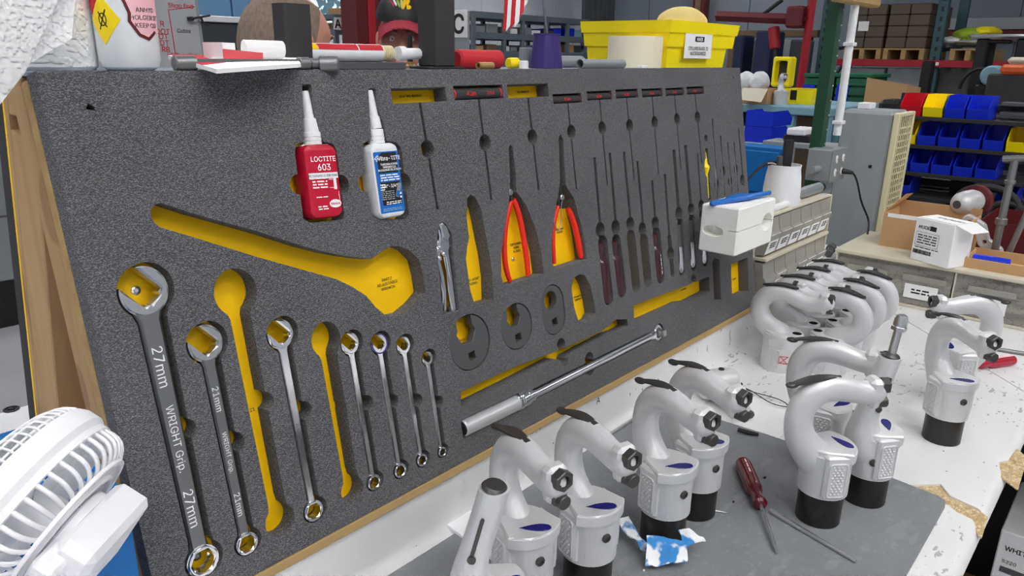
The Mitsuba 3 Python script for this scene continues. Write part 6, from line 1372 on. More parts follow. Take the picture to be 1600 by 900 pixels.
want = {('top open', 0): (0, 0), ('top open', 1): (0, 1), ('top open', 2): (0, 1), ('top open', 3): (6, 4), ('top open', 4): (4, 5), ('middle', 0): (2, 3), ('middle', 1): (1, 0), ('middle', 2): (0, 4), ('middle', 3): (3, 1), ('middle', 4): (2, 6), ('lower', 0): (3, 2), ('lower', 1): (6, 0), ('lower', 2): (2, 3), ('lower', 3): (0, 2), ('lower', 4): (6, 3)}
for (ln, bi), cols in want.items():
    za, zb, f = lev[ln]; x0, x1 = xs[bi] + .06, xs[bi + 1] - .01; w = (x1 - x0) / len(cols)
    for j, c in enumerate(cols):
        h = (zb - za) * r_.uniform(.45, .9) * f; xa = x0 + w * j + .01
        solo('storage_box', f'{pal[c][1]} carton, {"left" if j == 0 else "right"} one on the {ln.split()[0]} shelf, {bay[bi]} bay of the grey shelving', 'box', box((xa, SYc + .06, za + .0005), (xa + w * r_.uniform(.75, .95), SYc + .5, za + h), .004), pal[c][0], False, group='cartons on the long shelving')
# lower rack right of it
k = thing('shelf_rack', 'low dark shelf rack with bottles, right of the long grey shelving', 'shelf rack')
xr0, xr1 = at_y(922, 60, SYc)[0], at_y(962, 60, SYc)[0]; za = at_y(940, 40, SYc)[2]; zb = at_y(940, 56, SYc)[2]
shelf_unit(k, xr0, xr1, SYc, SYc + .5, za, (zb, at_y(940, 72, SYc)[2], .7, .3), (xr0, xr1 - .05), 'm_darkwall', .05)
for i in range(7): solo('bottle', 'small pale bottle', 'bottle', move(lathe([(0, 0), (.035, 0), (.035, .10), (.015, .13), (.015, .16), (0, .16)], 14), tr(xr0 + .12 + i * (xr1 - xr0 - .25) / 6, SYc + .12, zb + .0005)), 'm_galv', 30, group='pale bottles on the low dark rack')
nb0 = used['bottle'] - 7
for i in range(7): labels[f'bottle_{i + nb0:03d}' if i + nb0 else 'bottle'] = {'label': ['leftmost', 'second from the left', 'third from the left', 'fourth, middle', 'third from the right', 'second from the right', 'rightmost'][i] + ' small pale bottle on the low dark rack', 'category': 'bottle', 'group': 'pale bottles on the low dark rack'}
# dark ribbed curtain wall
k = thing('ribbed_door', 'dark ribbed sheet metal door standing behind the low dark rack', 'door')
for i in range(7):
    a = 914 + i * 7; q0, q1 = ybox(a, a + 6.4, -60, 45, 8.3, .05); part(k, 'rib', box((q0[0], 8.3, .005), (q1[0], 8.37, 4.2), .015), 'm_darkwall', False)
# ==== the left edge: desk fan, blue boxes, the bench behind the A-frame ============================================
k = thing('rear_bench', 'white topped bench behind the tool board with a bolt in its surface', 'workbench')
part(k, 'top', box((-.75, .86, .895), (.68, 1.575, .935), .006), 'm_white', False)
part(k, 'bolt', move(cat([lathe([(0, 0), (.014, 0), (.014, .002), (.010, .003), (.010, .001), (0, .001)], 20), hexa(.006, .004)]), tr(*at_z(18, 640, .935))), 'm_blacksteel', False)
for xx in (-.7, .58):
    for yy in (.9, 1.46): part(k, 'leg', box((xx, yy, 0), (xx + .07, yy + .07, .8945), .004), 'm_blacksteel', False)
bb = at_z(35, 700, .9355)
k = thing('blue_case', 'blue plastic case with a carry handle behind the fan', 'case')
part(k, 'shell', box((.02, 1.12, .9355), (.40, 1.375, .9355 + .005 + .022), .008), 'm_bluebox', False); part(k, 'lid', box((.02, 1.12, .9635), (.40, 1.375, .985), .008), 'm_bluebox', False)
part(k, 'handle', tube(spline([(.415, 1.18, .968), (.445, 1.19, .970), (.452, 1.25, .970), (.445, 1.31, .970), (.415, 1.32, .968)], 20), .008, 10), 'm_bluebox', 40)
for yy in (1.18, 1.32): part(k, 'handle_lug', boxc((.405, yy, .968), (.022, .024, .022), .003), 'm_bluebox', False)
# blue carton standing at the end of the board
k = thing('blue_carton', 'blue carton with a torn flap between the fan and the tool board', 'box')
zt_b = at_y(190, 772, .69)[2]
part(k, 'carton', box((.09, .690, BZ + .0004), (.232, .7015, zt_b), .001), 'm_bluebox', False); part(k, 'back', box((.09, .7017, .9930), (.232, .80, zt_b - .001), .001), 'm_bluebox', False)
part(k, 'flap', hullmesh([(.15, .692, zt_b), (.230, .692, zt_b), (.226, .742, zt_b + .016), (.155, .742, zt_b + .013), (.15, .692, zt_b + .0012), (.230, .692, zt_b + .0012), (.226, .742, zt_b + .0172), (.155, .742, zt_b + .0142)]), 'm_blue', False); part(k, 'flap', hullmesh([(.16, .798, zt_b), (.231, .798, zt_b), (.226, .765, zt_b + .024), (.175, .765, zt_b + .02), (.16, .7992, zt_b), (.231, .7992, zt_b), (.226, .7662, zt_b + .024), (.175, .7662, zt_b + .02)]), 'm_blue', False)
# the fan, seen from behind
fc = EYE + ray(32, 786) * .60
fz = unit(.767 * RIGHT + .557 * DOWN + .12 * _f); fx = unit(np.cross(fz, RIGHT * .515 - DOWN * .857)); fy = np.cross(fz, fx)
FM = frame(fc, fx, fy, fz) @ np.diag([1, 1, .76, 1])
k = thing('desk_fan', 'white plastic desk fan seen from behind at the lower left corner', 'fan')
Rf = .080
part(k, 'rim', move(lathe([(Rf - .003, -.014), (Rf + .002, -.016), (Rf + .0045, -.008), (Rf + .0045, .006), (Rf + .001, .013), (Rf - .003, .013), (Rf - .003, -.014)], 72), FM), 'm_whitefan', 30)
part(k, 'rim_step', move(lathe([(Rf - .004, .012), (Rf + .0012, .012), (Rf + .0012, .020), (Rf - .004, .020), (Rf - .004, .012)], 72), FM), 'm_whitefan', 30)
rib = tube(spline([(Rf - .002, 0, .016), (Rf - .0015, 0, .028), (Rf * .95, 0, .040), (Rf * .84, 0, .048), (Rf * .66, 0, .051), (Rf * .36, 0, .052)], 14), .0021, 6)
rb = mikit.ply(rib, 'm_whitefan', True)
for i in range(44): part(k, 'rear_rib', rb, None, M=FM @ rot(i * 2 * pi / 44))
for r, z in ((.80, .0525), (.62, .0545)): part(k, 'rear_ring', move(lathe([(Rf * r - .002, z - .002), (Rf * r + .002, z - .002), (Rf * r + .002, z + .002), (Rf * r - .002, z + .002), (Rf * r - .002, z - .002)], 60), FM), 'm_whitefan', 30)
fwir = tube(spline([(Rf, 0, -.012), (Rf * .97, 0, -.026), (Rf * .8, 0, -.038), (Rf * .5, 0, -.045), (.012, 0, -.047)], 12), .0011, 6); fw = mikit.ply(fwir, 'm_whitefan', True)
for i in range(60): part(k, 'front_wire', fw, None, M=FM @ rot(i * 2 * pi / 60))
for r, z in ((.985, -.020), (.93, -.030), (.84, -.0365), (.70, -.0415), (.52, -.0452), (.34, -.0468)): part(k, 'front_ring', move(tube([(Rf * r * math.cos(t), Rf * r * math.sin(t), z) for t in np.linspace(0, 2 * pi, 60)], .0012, 6, False), FM), 'm_whitefan', 40)
part(k, 'front_badge', move(lathe([(0, -.050), (.015, -.050), (.016, -.046), (0, -.046)], 32), FM), 'm_whitefan', 30)
for i in range(4):
    V = []; nb_ = 8
    for a in np.linspace(0, 1, nb_):
        r = .018 + (Rf * .86 - .018) * a
        for b in (0, .5, 1): th_ = (b - .5) * (.9 + .35 * a); V.append((r * math.cos(th_), r * math.sin(th_), .004 + .020 * (b - .5) - .0))
    V = np.array(V); Fc = [[i_ * 3 + j, i_ * 3 + j + 1, i_ * 3 + j + 4] for i_ in range(nb_ - 1) for j in (0, 1)] + [[i_ * 3 + j, i_ * 3 + j + 4, i_ * 3 + j + 3] for i_ in range(nb_ - 1) for j in (0, 1)]
    V2 = V + A(0, 0, .0012); N = len(V)
    ed = list(range(0, N, 3)) + [N - 2] + list(range(N - 1, 0, -3)) + [1]
    sd_ = [[a, b, b + N] for a, b in zip(ed, ed[1:] + ed[:1])] + [[a, b + N, a + N] for a, b in zip(ed, ed[1:] + ed[:1])]
    bm = trimesh.Trimesh(np.vstack([V, V2]), [f[::-1] for f in Fc] + [[x + N for x in f] for f in Fc] + sd_, process=False); bm.fix_normals()
    part(k, 'blade', move(bm, FM @ rot(i * pi / 2 + .4)), 'm_milky', 40)
part(k, 'hub', move(lathe([(0, -.012), (.017, -.010), (.019, .012), (.019, .050), (0, .050)], 32), FM), 'm_white', 30)
HMf = FM @ rot(math.radians(20))
part(k, 'motor_plate', move(lathe([(0, .0555), (.036, .0555), (.038, .058), (.038, .066), (0, .066)], 48), FM), 'm_whitefan', 30)
part(k, 'motor_housing', move(box((-.042, -.038, .0640), (.042, .038, .106), .007), HMf), 'm_whitefan', False)
part(k, 'raised_box', move(box((.012, -.026, .058), (.058, .026, .084), .004), HMf), 'm_whitefan', False)
nk0 = fc + fz * .085 + A(0, 0, -.035); part(k, 'neck', tube([nk0, nk0 + A(.0, -.01, -.06), A(nk0[0], nk0[1] - .02, BZ + .02)], [.020, .017, .020], 20), 'm_whitefan', 40)
part(k, 'base', move(lathe([(0, 0), (.075, 0), (.078, .004), (.074, .014), (.03, .024), (0, .026)], 48), tr(nk0[0], nk0[1] - .02, BZ + .0004)), 'm_whitefan', 40)
# far cabinet at the left
k = thing('grey_cabinet', 'pale grey cabinet on a black plinth far behind the left end of the board', 'cabinet')
cy_ = 5.0; x0_, x1_ = at_y(-120, 400, cy_)[0], at_y(62, 400, cy_)[0]; zc_ = at_y(20, 437, cy_)[2]
part(k, 'body', box((x0_, cy_, zc_), (x1_, cy_ + .6, 1.7), .006), 'm_galv', False); part(k, 'plinth', box((x0_ + .01, cy_ + .01, 0), (x1_ - .01, cy_ + .59, zc_ - .0005), .002), 'm_black', False); part(k, 'drawer_gap', box((x0_, cy_ - .002, at_y(10, 339, cy_)[2]), (x1_, cy_ - .0002, at_y(10, 336, cy_)[2]), 0), 'm_gun', False)
# ==== the rear right: work table, bins rack, pallet rack, hoist, lift truck =====================================
# -- light blue table with a yellow case, a carton, bags and one more tool head
TX = 4.6; TZ = at_x(1215, 165, TX)[2]
k = thing('blue_table', 'pale blue steel work table far behind the drawer unit', 'table')
ty0, ty1 = at_x(1300, 165, TX)[1], at_x(1120, 165, TX)[1]
part(k, 'top', box((TX, ty0, TZ - .05), (TX + .9, ty1, TZ), .006), 'm_lightblue', False); part(k, 'apron', box((TX + .02, ty0 + .02, TZ - .20), (TX + .06, ty1, TZ - .14), .004), 'm_lightblue', False)
for yy in (at_x(1226, 190, TX)[1], ty0 + .05, ty1 - .1):
    for xx in (TX + .02, TX + .82): part(k, 'leg', box((xx, yy - .045, 0), (xx + .06, yy + .035, TZ - .0505), .006), 'm_lightblue', False)
part(k, 'lower_shelf', box((TX + .03, ty0 + .02, .78), (TX + .86, ty1 - .02, .80), .003), 'm_greypaint', False)
def on_table(px, dx=.0): 
    p = at_x(px, 160, TX + dx); return p[1]
k = thing('yellow_case', 'yellow hard case standing open on the pale blue table', 'case')
y0, y1 = at_x(1270, 145, TX + .25)[1], at_x(1212, 145, TX + .25)[1]; hc = at_x(1240, 134, TX + .25)[2] - at_x(1240, 157, TX + .25)[2]
part(k, 'base', ring_bin(TX + .25, TX + .55, y0, y1, TZ + .0005, TZ + hc, .004, .012), 'm_binyellow', False)
lidh = at_x(1205, 88, TX + .3)[2]; ly0, ly1 = at_x(1230, 110, TX + .45)[1], at_x(1201, 110, TX + .45)[1]
part(k, 'lid', tri(man(box((TX + .50, ly0, TZ + hc + .002), (TX + .60, ly1, lidh), .012)) - man(box((TX + .49, ly0 + .022, TZ + hc + .03), (TX + .57, ly1 - .022, lidh - .025), .01))), 'm_binyellow', False); part(k, 'lid_foam', box((TX + .560, ly0 + .024, TZ + hc + .032), (TX + .575, ly1 - .024, lidh - .028), .003), 'm_blackmatte', False)
part(k, 'latch', box((TX + .243, (y0 + y1) / 2 - .02, TZ + hc * .3), (TX + .2495, (y0 + y1) / 2 + .02, TZ + hc * .95), .002), 'm_black', False); part(k, 'foam_insert', box((TX + .27, y0 + .02, TZ + hc * .7), (TX + .53, y1 - .02, TZ + hc * .9), .004), 'm_black', False)
head('low', (TX + .10, on_table(1219, .10)), -150, 'small silver tool head on the pale blue table in front of the yellow case', z=TZ + .0005, scale=.95, group='stout tool heads')
k = thing('cardboard_box', 'opened brown carton with a hanging flap on the pale blue table', 'box')
y0, y1 = at_x(1199, 150, TX + .02)[1], at_x(1160, 150, TX + .02)[1]; zb_ = at_x(1180, 138, TX + .02)[2]
part(k, 'carton', tri(man(box((TX + .02, y0, TZ + .0005), (TX + .24, y1, zb_), .002)) - man(box((TX + .026, y0 + .006, TZ + .008), (TX + .234, y1 - .006, zb_ + .1), 0))), 'm_card', False); part(k, 'flap', hullmesh([(TX + .02, y0, zb_), (TX + .02, y1, zb_), (TX - .11, y0 - .02, TZ + .02), (TX - .11, y1 - .03, TZ + .03), (TX + .016, y0, zb_), (TX + .016, y1, zb_)]), 'm_beige', False)
for i, (px, py) in enumerate(((1165, 130), (1186, 130))):
    q = at_x(px, py, TX + .13); v = ico3.vertices * A(.07, .060, .072); v = v * (1 + .28 * (meshkit.fbm(v * 30, 3, 20 + i) - .5))[:, None]
    solo('plastic_bag', ['left', 'right'][i] + ' clear crumpled plastic bag in the carton on the pale blue table', 'bag', trimesh.Trimesh(v + q, ico3.faces, process=False), 'm_milky', 30)
def hopper(w, d, h, t=.003):
    """parts bin: opens towards -x, stands on z=0; width along y"""
    o = trimesh.creation.extrude_polygon(sg.Polygon([(0.012, 0), (d, 0), (d, h), (d * .28, h), (0, h * .46), (.0, .42 * h)]), w, engine='earcut')
    i_ = trimesh.creation.extrude_polygon(sg.Polygon([(0.012 + t, t), (d - t, t), (d - t, h * 1.2), (-.02, h * 1.2), (-.02, h * .44), (t, h * .44), (t, h * .4)]), w - 2 * t, engine='earcut')
    F = frame((0, w, 0), (1, 0, 0), (0, 0, 1), (0, -1, 0))
    top = trimesh.creation.extrude_polygon(sg.Polygon([(-.01, h * .40), (d * .28 - .002, h * 1.02), (-.01, h * 1.1)]), w, engine='earcut')
    return tri(man(move(o, F)) - man(move(i_, F @ tr(0, 0, t))) - man(move(top, F)))
q0 = at_x(1206, 198, 3.5); bw0 = at_x(1164, 198, 3.5)[1] - q0[1]
bh0 = at_x(1190, 172, 3.5)[2] - at_x(1190, 197, 3.5)[2]; zz = at_x(1190, 223, 3.5)[2]
k = thing('stool', 'grey steel stand under the two stacked blue bins', 'stand'); part(k, 'top', box((3.48, q0[1] - .02, zz - .02), (3.85, q0[1] + bw0 + .02, zz - .0005), .003), 'm_greypaint', False)
for a_ in (3.50, 3.80):
    for b_ in (q0[1], q0[1] + bw0 - .03): part(k, 'leg', box((a_, b_, 0), (a_ + .03, b_ + .03, zz - .0205), .002), 'm_greypaint', False)
hb = mikit.ply(hopper(bw0, .24, bh0 * .98), 'm_binblue', False)
for i in range(2): solo('parts_bin', ['lower', 'upper'][i] + ' of two stacked blue bins beyond the right edge of the tool board', 'bin', hb, None, M=tr(3.74, q0[1] + bw0, zz + .0003 + i * bh0) @ rot(pi))
# blue drawers and boards below the table line
k = thing('blue_chest', 'blue tool chest with grey boards on top, low behind the drawer unit', 'chest')
p0, p1 = xbox(1150, 1222, 228, 320, 3.2, .5); part(k, 'body', box((3.2, p0[1], 0), (3.29, p1[1], p1[2]), .006), 'm_bluebox', False)
for i in range(4): part(k, 'drawer', box((3.19, p0[1] + .02, p1[2] - .20 - i * .24), (3.1995, p1[1] - .02, p1[2] - .02 - i * .24), .003), 'm_bluebox', False)
p0, p1 = xbox(1205, 1262, 207, 216, 3.3, .3)
k = thing('label_printer', 'small white and black desktop device on a grey shelf left of the green column', 'device')
q = at_x(1247, 222, 3.35); part(k, 'base', box((3.35, q[1] - .05, q[2]), (3.51, q[1] + .07, q[2] + .028), .004), 'm_black', False); part(k, 'cover', box((3.34, q[1] - .03, q[2] + .0283), (3.49, q[1] + .055, q[2] + .058), .006), 'm_white', False)
k = thing('side_shelf', 'grey shelf on posts carrying the small white and black device', 'shelf'); part(k, 'board', box((3.30, q[1] - .20, q[2] - .022), (3.46, q[1] + .14, q[2] - .0005), .002), 'm_greypaint', False)
for a_ in (3.32, 3.43):
    for b_ in (q[1] - .20, q[1] + .12): part(k, 'post', box((a_, b_, 0), (a_ + .02, b_ + .02, q[2] - .0223), .001), 'm_blacksteel', False)
q0, q1 = xbox(1238, 1270, 182, 204, 4.9, .2); solo('dark_box', 'dark brown box on the lower shelf of the pale blue table', 'box', box((4.9, q0[1], .8005), (5.15, q1[1], q1[2]), .004), 'm_cardk', False)
# -- rack with the coloured parts bins
RX = 3.62
k = thing('bin_rack', 'dark steel rack with rows of coloured plastic parts bins at the right', 'rack')
ry1, ry0 = at_x(1404, 230, RX)[1] + .05, at_x(1640, 230, RX)[1]
BR = [(184, 1404, [(1404, 1440, 'r'), (1440, 1474, 'y'), (1474, 1509, 'b'), (1509, 1548, 'b')]), (229, 1410, [(1408, 1431, 'y'), (1431, 1463, 'b'), (1464, 1497, 'b'), (1498, 1534, 'b'), (1535, 1571, 'b'), (1572, 1608, 'y')]), (272, 1403, [(1398, 1419, 'b'), (1420, 1452, 'b'), (1453, 1487, 'b'), (1488, 1522, 'b'), (1523, 1560, 'b')]), (303, 1398, [(1396, 1424, 'b'), (1557, 1594, 'b')])]
nm = {'r': 'red', 'y': 'yellow', 'b': 'blue'}; rn = ['top', 'second', 'third', 'bottom']; hoppers = {}
for ri, (yb, _, bins) in enumerate(BR):
    xm = (bins[0][0] + bins[min(3, len(bins) - 1)][1]) / 2 if ri < 3 else 1410
    zrow = at_x(xm, yb, RX - .12)[2]
    part(k, 'rail', box((RX - .13, ry0, zrow - .016), (RX + .10, ry1, zrow - .0005), .002), 'm_blacksteel', False); part(k, 'back_rail', box((RX + .075, ry0, zrow + .02), (RX + .10, ry1, zrow + .05), .002), 'm_blacksteel', False)
    for bi, (a, b, c) in enumerate(bins):
        ya, yb_ = at_x(b, yb - 15, RX - .12)[1], at_x(a, yb - 15, RX - .12)[1]; w = yb_ - ya - .008; w = min(w, .118)
        kk = (round(w, 3), c)
        if kk not in hoppers: hoppers[kk] = mikit.ply(hopper(w, .17, .088), {'r': 'm_binred', 'y': 'm_binyellow', 'b': 'm_binblue'}[c], False)
        solo('parts_bin', f'{nm[c]} parts bin, {["first", "second", "third", "fourth", "fifth", "sixth"][bi]} from the left in the {rn[ri]} row of the bin rack', 'bin', hoppers[kk], None, group='bins on the rack', M=tr(RX - .12, ya + .003, zrow))
for a_ in (ry0 + .25, ry1 - .04, (ry0 + ry1) / 2): part(k, 'post', box((RX + .102, a_, 0), (RX + .14, a_ + .04, at_x(1500, 150, RX)[2]), .002), 'm_blacksteel', False)
for z in (.5, .75, 1.0): part(k, 'cross_rail', box((RX + .1405, ry0, z), (RX + .16, ry1, z + .05), .002), 'm_blacksteel', False)
for i in range(3):
    z = at_x(1580, 166 + 15 * i, RX)[2]; solo('grey_bar', ['upper', 'middle', 'lower'][i] + ' grey steel bar stored on the right end of the bin rack', 'bar', box((RX - .02, ry0, z), (RX + .07, at_x(1566, 160, RX)[1], z + .014), .002), 'm_gun', False)
for i, (a, b, c, d, mt_, lb) in enumerate(((1395, 1417, 304, 320, 'm_binred', 'small red box on the lowest shelf of the bin rack'), (1419, 1490, 306, 330, 'm_lightblue', 'long pale blue box on the lowest shelf of the bin rack'), (1424, 1482, 280, 293, 'm_galv', 'flat grey-blue box under the third row of bins'))):
    q0, q1 = xbox(a, b, c, d, RX + .17, .1); zb_ = .8005 if i < 2 else q0[2]
    solo('storage_box', lb, 'box', box((RX + .165, q0[1], zb_), (RX + .42, q1[1], q1[2]), .003), mt_, False)
k = thing('rear_shelf', 'dark shelf behind the bin rack', 'shelf'); part(k, 'board', box((RX + .162, ry0, .775), (RX + .6, ry1, .80), .002), 'm_blacksteel', False)
z3_ = at_x(1450, 293, RX + .2)[2]; part(k, 'board', box((RX + .162, at_x(1490, 290, RX + .2)[1], z3_ - .02), (RX + .45, ry1, z3_ - .0005), .002), 'm_blacksteel', False)
for a_ in (ry0 + .1, ry1 - .1): part(k, 'post', box((RX + .57, a_, 0), (RX + .6, a_ + .04, 1.4), .002), 'm_blacksteel', False)
part(k, 'back_panel', box((RX + .602, ry0, .1), (RX + .615, ry1, 1.36), .002), 'm_darkwall', False)
# rubber hose coil and the maroon bin under the rack
for i, (px, py, r, lb) in enumerate(((1540, 322, .11, 'larger black hose coil hanging below the bins'), (1572, 334, .06, 'smaller black hose coil hanging below the bins'))):
    q = at_x(px, py, RX - .20); solo('hose_coil', lb, 'hose', cat([tube([q + A(.03 * j, (r - .012 * j) * math.cos(t), (r * .7 - .008 * j) * math.sin(t)) for t in np.linspace(0, 2 * pi, 36)], .012, 8, False) for j in range(3)]), 'm_blackmatte', 40)
p0, p1 = xbox(1535, 1610, 348, 420, 3.0, .3); solo('maroon_bin', 'dark maroon bin behind the steel bars at the right edge', 'bin', ring_bin(3.0, 3.28, p0[1], p1[1], .0005, p1[2], .02), 'm_maroon', False)
# -- pallet rack with wrapped loads
PX = 9.2
k = thing('pallet_rack', 'tall pallet rack with red beams and dark teal uprights at the rear right', 'rack')
zb1, zb0 = at_x(1400, 93, PX)[2], at_x(1400, 104, PX)[2]; by0, by1 = at_x(1680, 98, PX)[1], at_x(1290, 98, PX)[1]
for xx in (PX, PX + 1.05): part(k, 'beam', box((xx, by0, zb0), (xx + .05, by1, zb1), .005), 'm_rackred', False)
ups = [at_x(1463, 60, PX)[1], at_x(1284, 60, PX)[1], at_x(1690, 60, PX)[1]]
for u in ups:
    for xx in (PX + .055, PX + .97): part(k, 'upright', box((xx, u - .05, 0), (xx + .075, u + .05, 4.4), .004), 'm_teal', False)
    for j in range(6):
        z = .4 + j * .65; part(k, 'brace', tube([(PX + .10, u, z), (PX + .99, u, z + (.55 if j % 2 else -.0) + .05)], .022, 6), 'm_teal', 30)
    for j in range(28): part(k, 'slot_hole', box((PX + .054, u - .012, 1.0 + j * .10), (PX + .0555, u + .012, 1.045 + j * .10), 0), 'm_black', False)
part(k, 'beam_label', box((PX - .004, at_x(1467, 98, PX)[1], zb0 + .02), (PX - .0005, at_x(1454, 98, PX)[1], zb1 - .02), 0), 'm_paper', False, 'white label')
part(k, 'top_beam', box((PX, by0, at_x(1400, -14, PX)[2]), (PX + .05, by1, at_x(1400, -4, PX)[2]), .004), 'm_maroon', False)
def pallet(y0, y1, z, lb):
    kk = thing('pallet', lb, 'pallet')
    for j in range(7): part(kk, 'deck_board', box((PX + .06 + j * .145, y0, z + .10), (PX + .17 + j * .145, y1, z + .118), .002), 'm_woodx', False)
    for j in range(3): part(kk, 'stringer', box((PX + .06, y0 + (y1 - y0 - .05) * j / 2, z + .0005), (PX + 1.04, y0 + (y1 - y0 - .05) * j / 2 + .05, z + .0995), .002), 'm_woodx', False)
def load(a, b, ytop, lb, lp, n):
    y1, y0 = at_x(a, 50, PX)[1], at_x(b, 50, PX)[1]; pallet(y0, y1, zb1, lp); zt = at_x((a + b) / 2, ytop, PX)[2]; zb_ = zb1 + .1185
    kk = thing('wrapped_load', lb, 'load'); rows_ = 4; hh = (zt - zb_) / rows_; w = (y1 - y0) / n
    for r in range(rows_):
        for c in range(n): part(kk, 'carton', box((PX + .08, y0 + w * c + .004, zb_ + hh * r + .001), (PX + 1.0, y0 + w * (c + 1) - .004, zb_ + hh * (r + 1) - .003), .008), 'm_loadbrown', False)
    return kk, (y0, y1)
kk, _ = load(1319, 1378, 6, 'stack of brown cartons with a white sheet on the pallet rack, left load', 'wooden pallet under the left brown load', 2)
part(kk, 'paper_sheet', box((PX + .07, at_x(1354, 40, PX)[1], at_x(1346, 48, PX)[2]), (PX + .0798, at_x(1338, 40, PX)[1], at_x(1346, 33, PX)[2]), 0), 'm_paper', False, 'white paper sheet')
load(1382, 1447, 4, 'wider stack of brown cartons on the pallet rack, right load', 'wooden pallet under the right brown load', 2)
k = thing('wall_band', 'pale band and dark red girder on the far wall above the lift truck', 'girder')
q0, q1 = xbox(1440, 1700, 27, 46, 12.9, .05); part(k, 'band', box((12.9, q0[1], q0[2]), (12.97, q1[1], q1[2]), .004), 'm_galv', False); q0, q1 = xbox(1440, 1700, 47, 62, 12.8, .05); part(k, 'girder', box((12.8, q0[1], q0[2]), (12.95, q1[1], q1[2]), .004), 'm_maroon', False)
# fish-like yellow green heap of sheeting on the beam
q0 = at_x(1508, 76, PX + .3)
k = thing('sheet_heap', 'yellow-green and white heap of plastic sheeting on the red beam', 'sheeting')
pallet(at_x(1540, 80, PX)[1], at_x(1482, 80, PX)[1], zb1, 'pallet under the yellow-green sheeting')
for j, (dy, dz, sx, sz, mt_) in enumerate(((.10, -.04, .20, .05, 'm_white'), (-.04, .02, .20, .08, 'm_greenlime'), (-.16, .05, .13, .06, 'm_binyellow'), (-.02, -.05, .26, .05, 'm_galv'))):
    v = ico3.vertices * A(.25, sx, sz); v = v * (1 + .4 * (meshkit.fbm(v * 14, 3, 50 + j) - .5))[:, None]; part(k, 'fold', trimesh.Trimesh(v + A(PX + .4, q0[1] + dy, zb1 + .19 + dz + .05), ico3.faces, process=False), mt_, 40)
# things under the beam
for a, b, c, d, mt_, lb in ((1313, 1380, 106, 128, 'm_galv', 'grey carton on the floor level of the pallet rack, left one'), (1384, 1440, 107, 130, 'm_greypaint', 'grey carton on the floor level of the pallet rack, right one'), (1465, 1515, 106, 126, 'm_gun', 'dark grey crate under the red beam')):
    q0, q1 = xbox(a, b, c, d, PX + .15, .6); solo('storage_box', lb, 'box', box((PX + .18, q0[1], .0005), (PX + .9, q1[1], q1[2]), .01), mt_, False)
k = thing('dark_post', 'short dark post in front of the pallet rack', 'post'); q0, q1 = xbox(1437, 1453, 95, 152, 8.6, .12); part(k, 'post', box((8.6, q0[1], .012), (8.72, q1[1], q1[2]), .008), 'm_black', False); part(k, 'foot', box((8.5, q0[1] - .1, 0), (8.82, q1[1] + .1, .012), .002), 'm_black', False)
# green crates and a cardboard sheet
for i, (a, b) in enumerate(((1256, 1298), (1305, 1357))):
    q0, q1 = xbox(a, b, 115, 172, 6.6, .5); k = thing('green_crate', ['left', 'right'][i] + ' dark green slatted plastic crate behind the green column', 'crate')
    zt = q1[2]; n = 7
    part(k, 'body', box((6.6 + .01, q0[1] + .01, .0), (7.1, q1[1] - .01, zt - .03), .006), 'm_greenplastic', False)
    for j in range(n): part(k, 'slat', box((6.588, q0[1], zt - .02 - (j + 1) * .075), (6.6095, q1[1], zt - .02 - j * .075 - .018), .003), 'm_greenplastic', False)
    part(k, 'rim', box((6.58, q0[1] - .01, zt - .03), (7.12, q1[1] + .01, zt), .005), 'm_greenplastic', False); part(k, 'blue_tag', box((6.580, (q0[1] + q1[1]) / 2 + .02, zt - .26), (6.5875, (q0[1] + q1[1]) / 2 + .12, zt - .09), .002), 'm_binblue', False, 'blue tag')
q = [at_x(1355, 121, 6.3), at_x(1418, 132, 6.3), at_x(1413, 141, 6.3), at_x(1352, 160, 6.3)]; k = thing('cardboard_box', 'tilted-top brown cardboard box behind the air cleaner', 'box'); qq = np.array(q); qb = qq.copy(); qb[:, 2] = 0; qb2 = qb + A(.4, 0, 0); part(k, 'carton', hullmesh(np.vstack([qq, qq + A(.4, 0, -.03), qb, qb2])), 'm_card', False)
# black camera bag on the air cleaner's far side
q0, q1 = xbox(1372, 1402, 156, 166, 4.2, .2); k = thing('black_case', 'small black ribbed case beside the red bin', 'case'); part(k, 'shell', box((4.2, q0[1], .0), (4.4, q1[1], q1[2]), .02), 'm_black', False)
# -- lift truck
FX = 7.2
k = thing('lift_truck', 'dark lift truck with a silver overhead guard at the rear right', 'lift truck')
q0, q1 = xbox(1508, 1548, 60, 152, FX, .2)
def fbox(nm_, a, b, c, d, x0, x1, mt_, bev=.01, floor=None):
    q0, q1 = xbox(a, b, c, d, x0, .1); part(k, nm_, box((x0, q0[1], q0[2] if floor is None else floor), (x1, q1[1], q1[2]), bev), mt_, False)
fbox('mast_rail', 1516, 1534, 60, 175, FX, FX + .12, 'm_black', floor=.05); fbox('mast_rail', 1578, 1600, 60, 175, FX, FX + .12, 'm_black', floor=.05)
fbox('mast_inner', 1534, 1545, 66, 170, FX + .13, FX + .2, 'm_blacksteel', floor=.05); fbox('overhead_guard', 1514, 1640, 53, 60, FX - .05, FX + 1.2, 'm_chrome', .015); fbox('cross_bar', 1534, 1580, 62, 68, FX + .01, FX + .1, 'm_blacksteel')
fbox('carriage', 1530, 1600, 140, 165, FX - .08, FX - .005, 'm_blacksteel'); fbox('body', 1530, 1640, 125, 190, FX + .25, FX + 1.4, 'm_blackmatte', .05, .15)
for yy in (at_x(1520, 150, FX)[1] - .05, at_x(1620, 150, FX)[1]): part(k, 'wheel', cyl((FX + .35, yy - .1, .25), (FX + .35, yy + .1, .25), .25, n=28, ch=.03), 'm_black', 40)
hp_c = at_x(1528, 140, FX - .15); part(k, 'hose_loop', tube([hp_c + A(0, .13 * math.cos(t), .16 * math.sin(t)) for t in np.linspace(0, pi, 20)], .014, 8), 'm_black', 40)
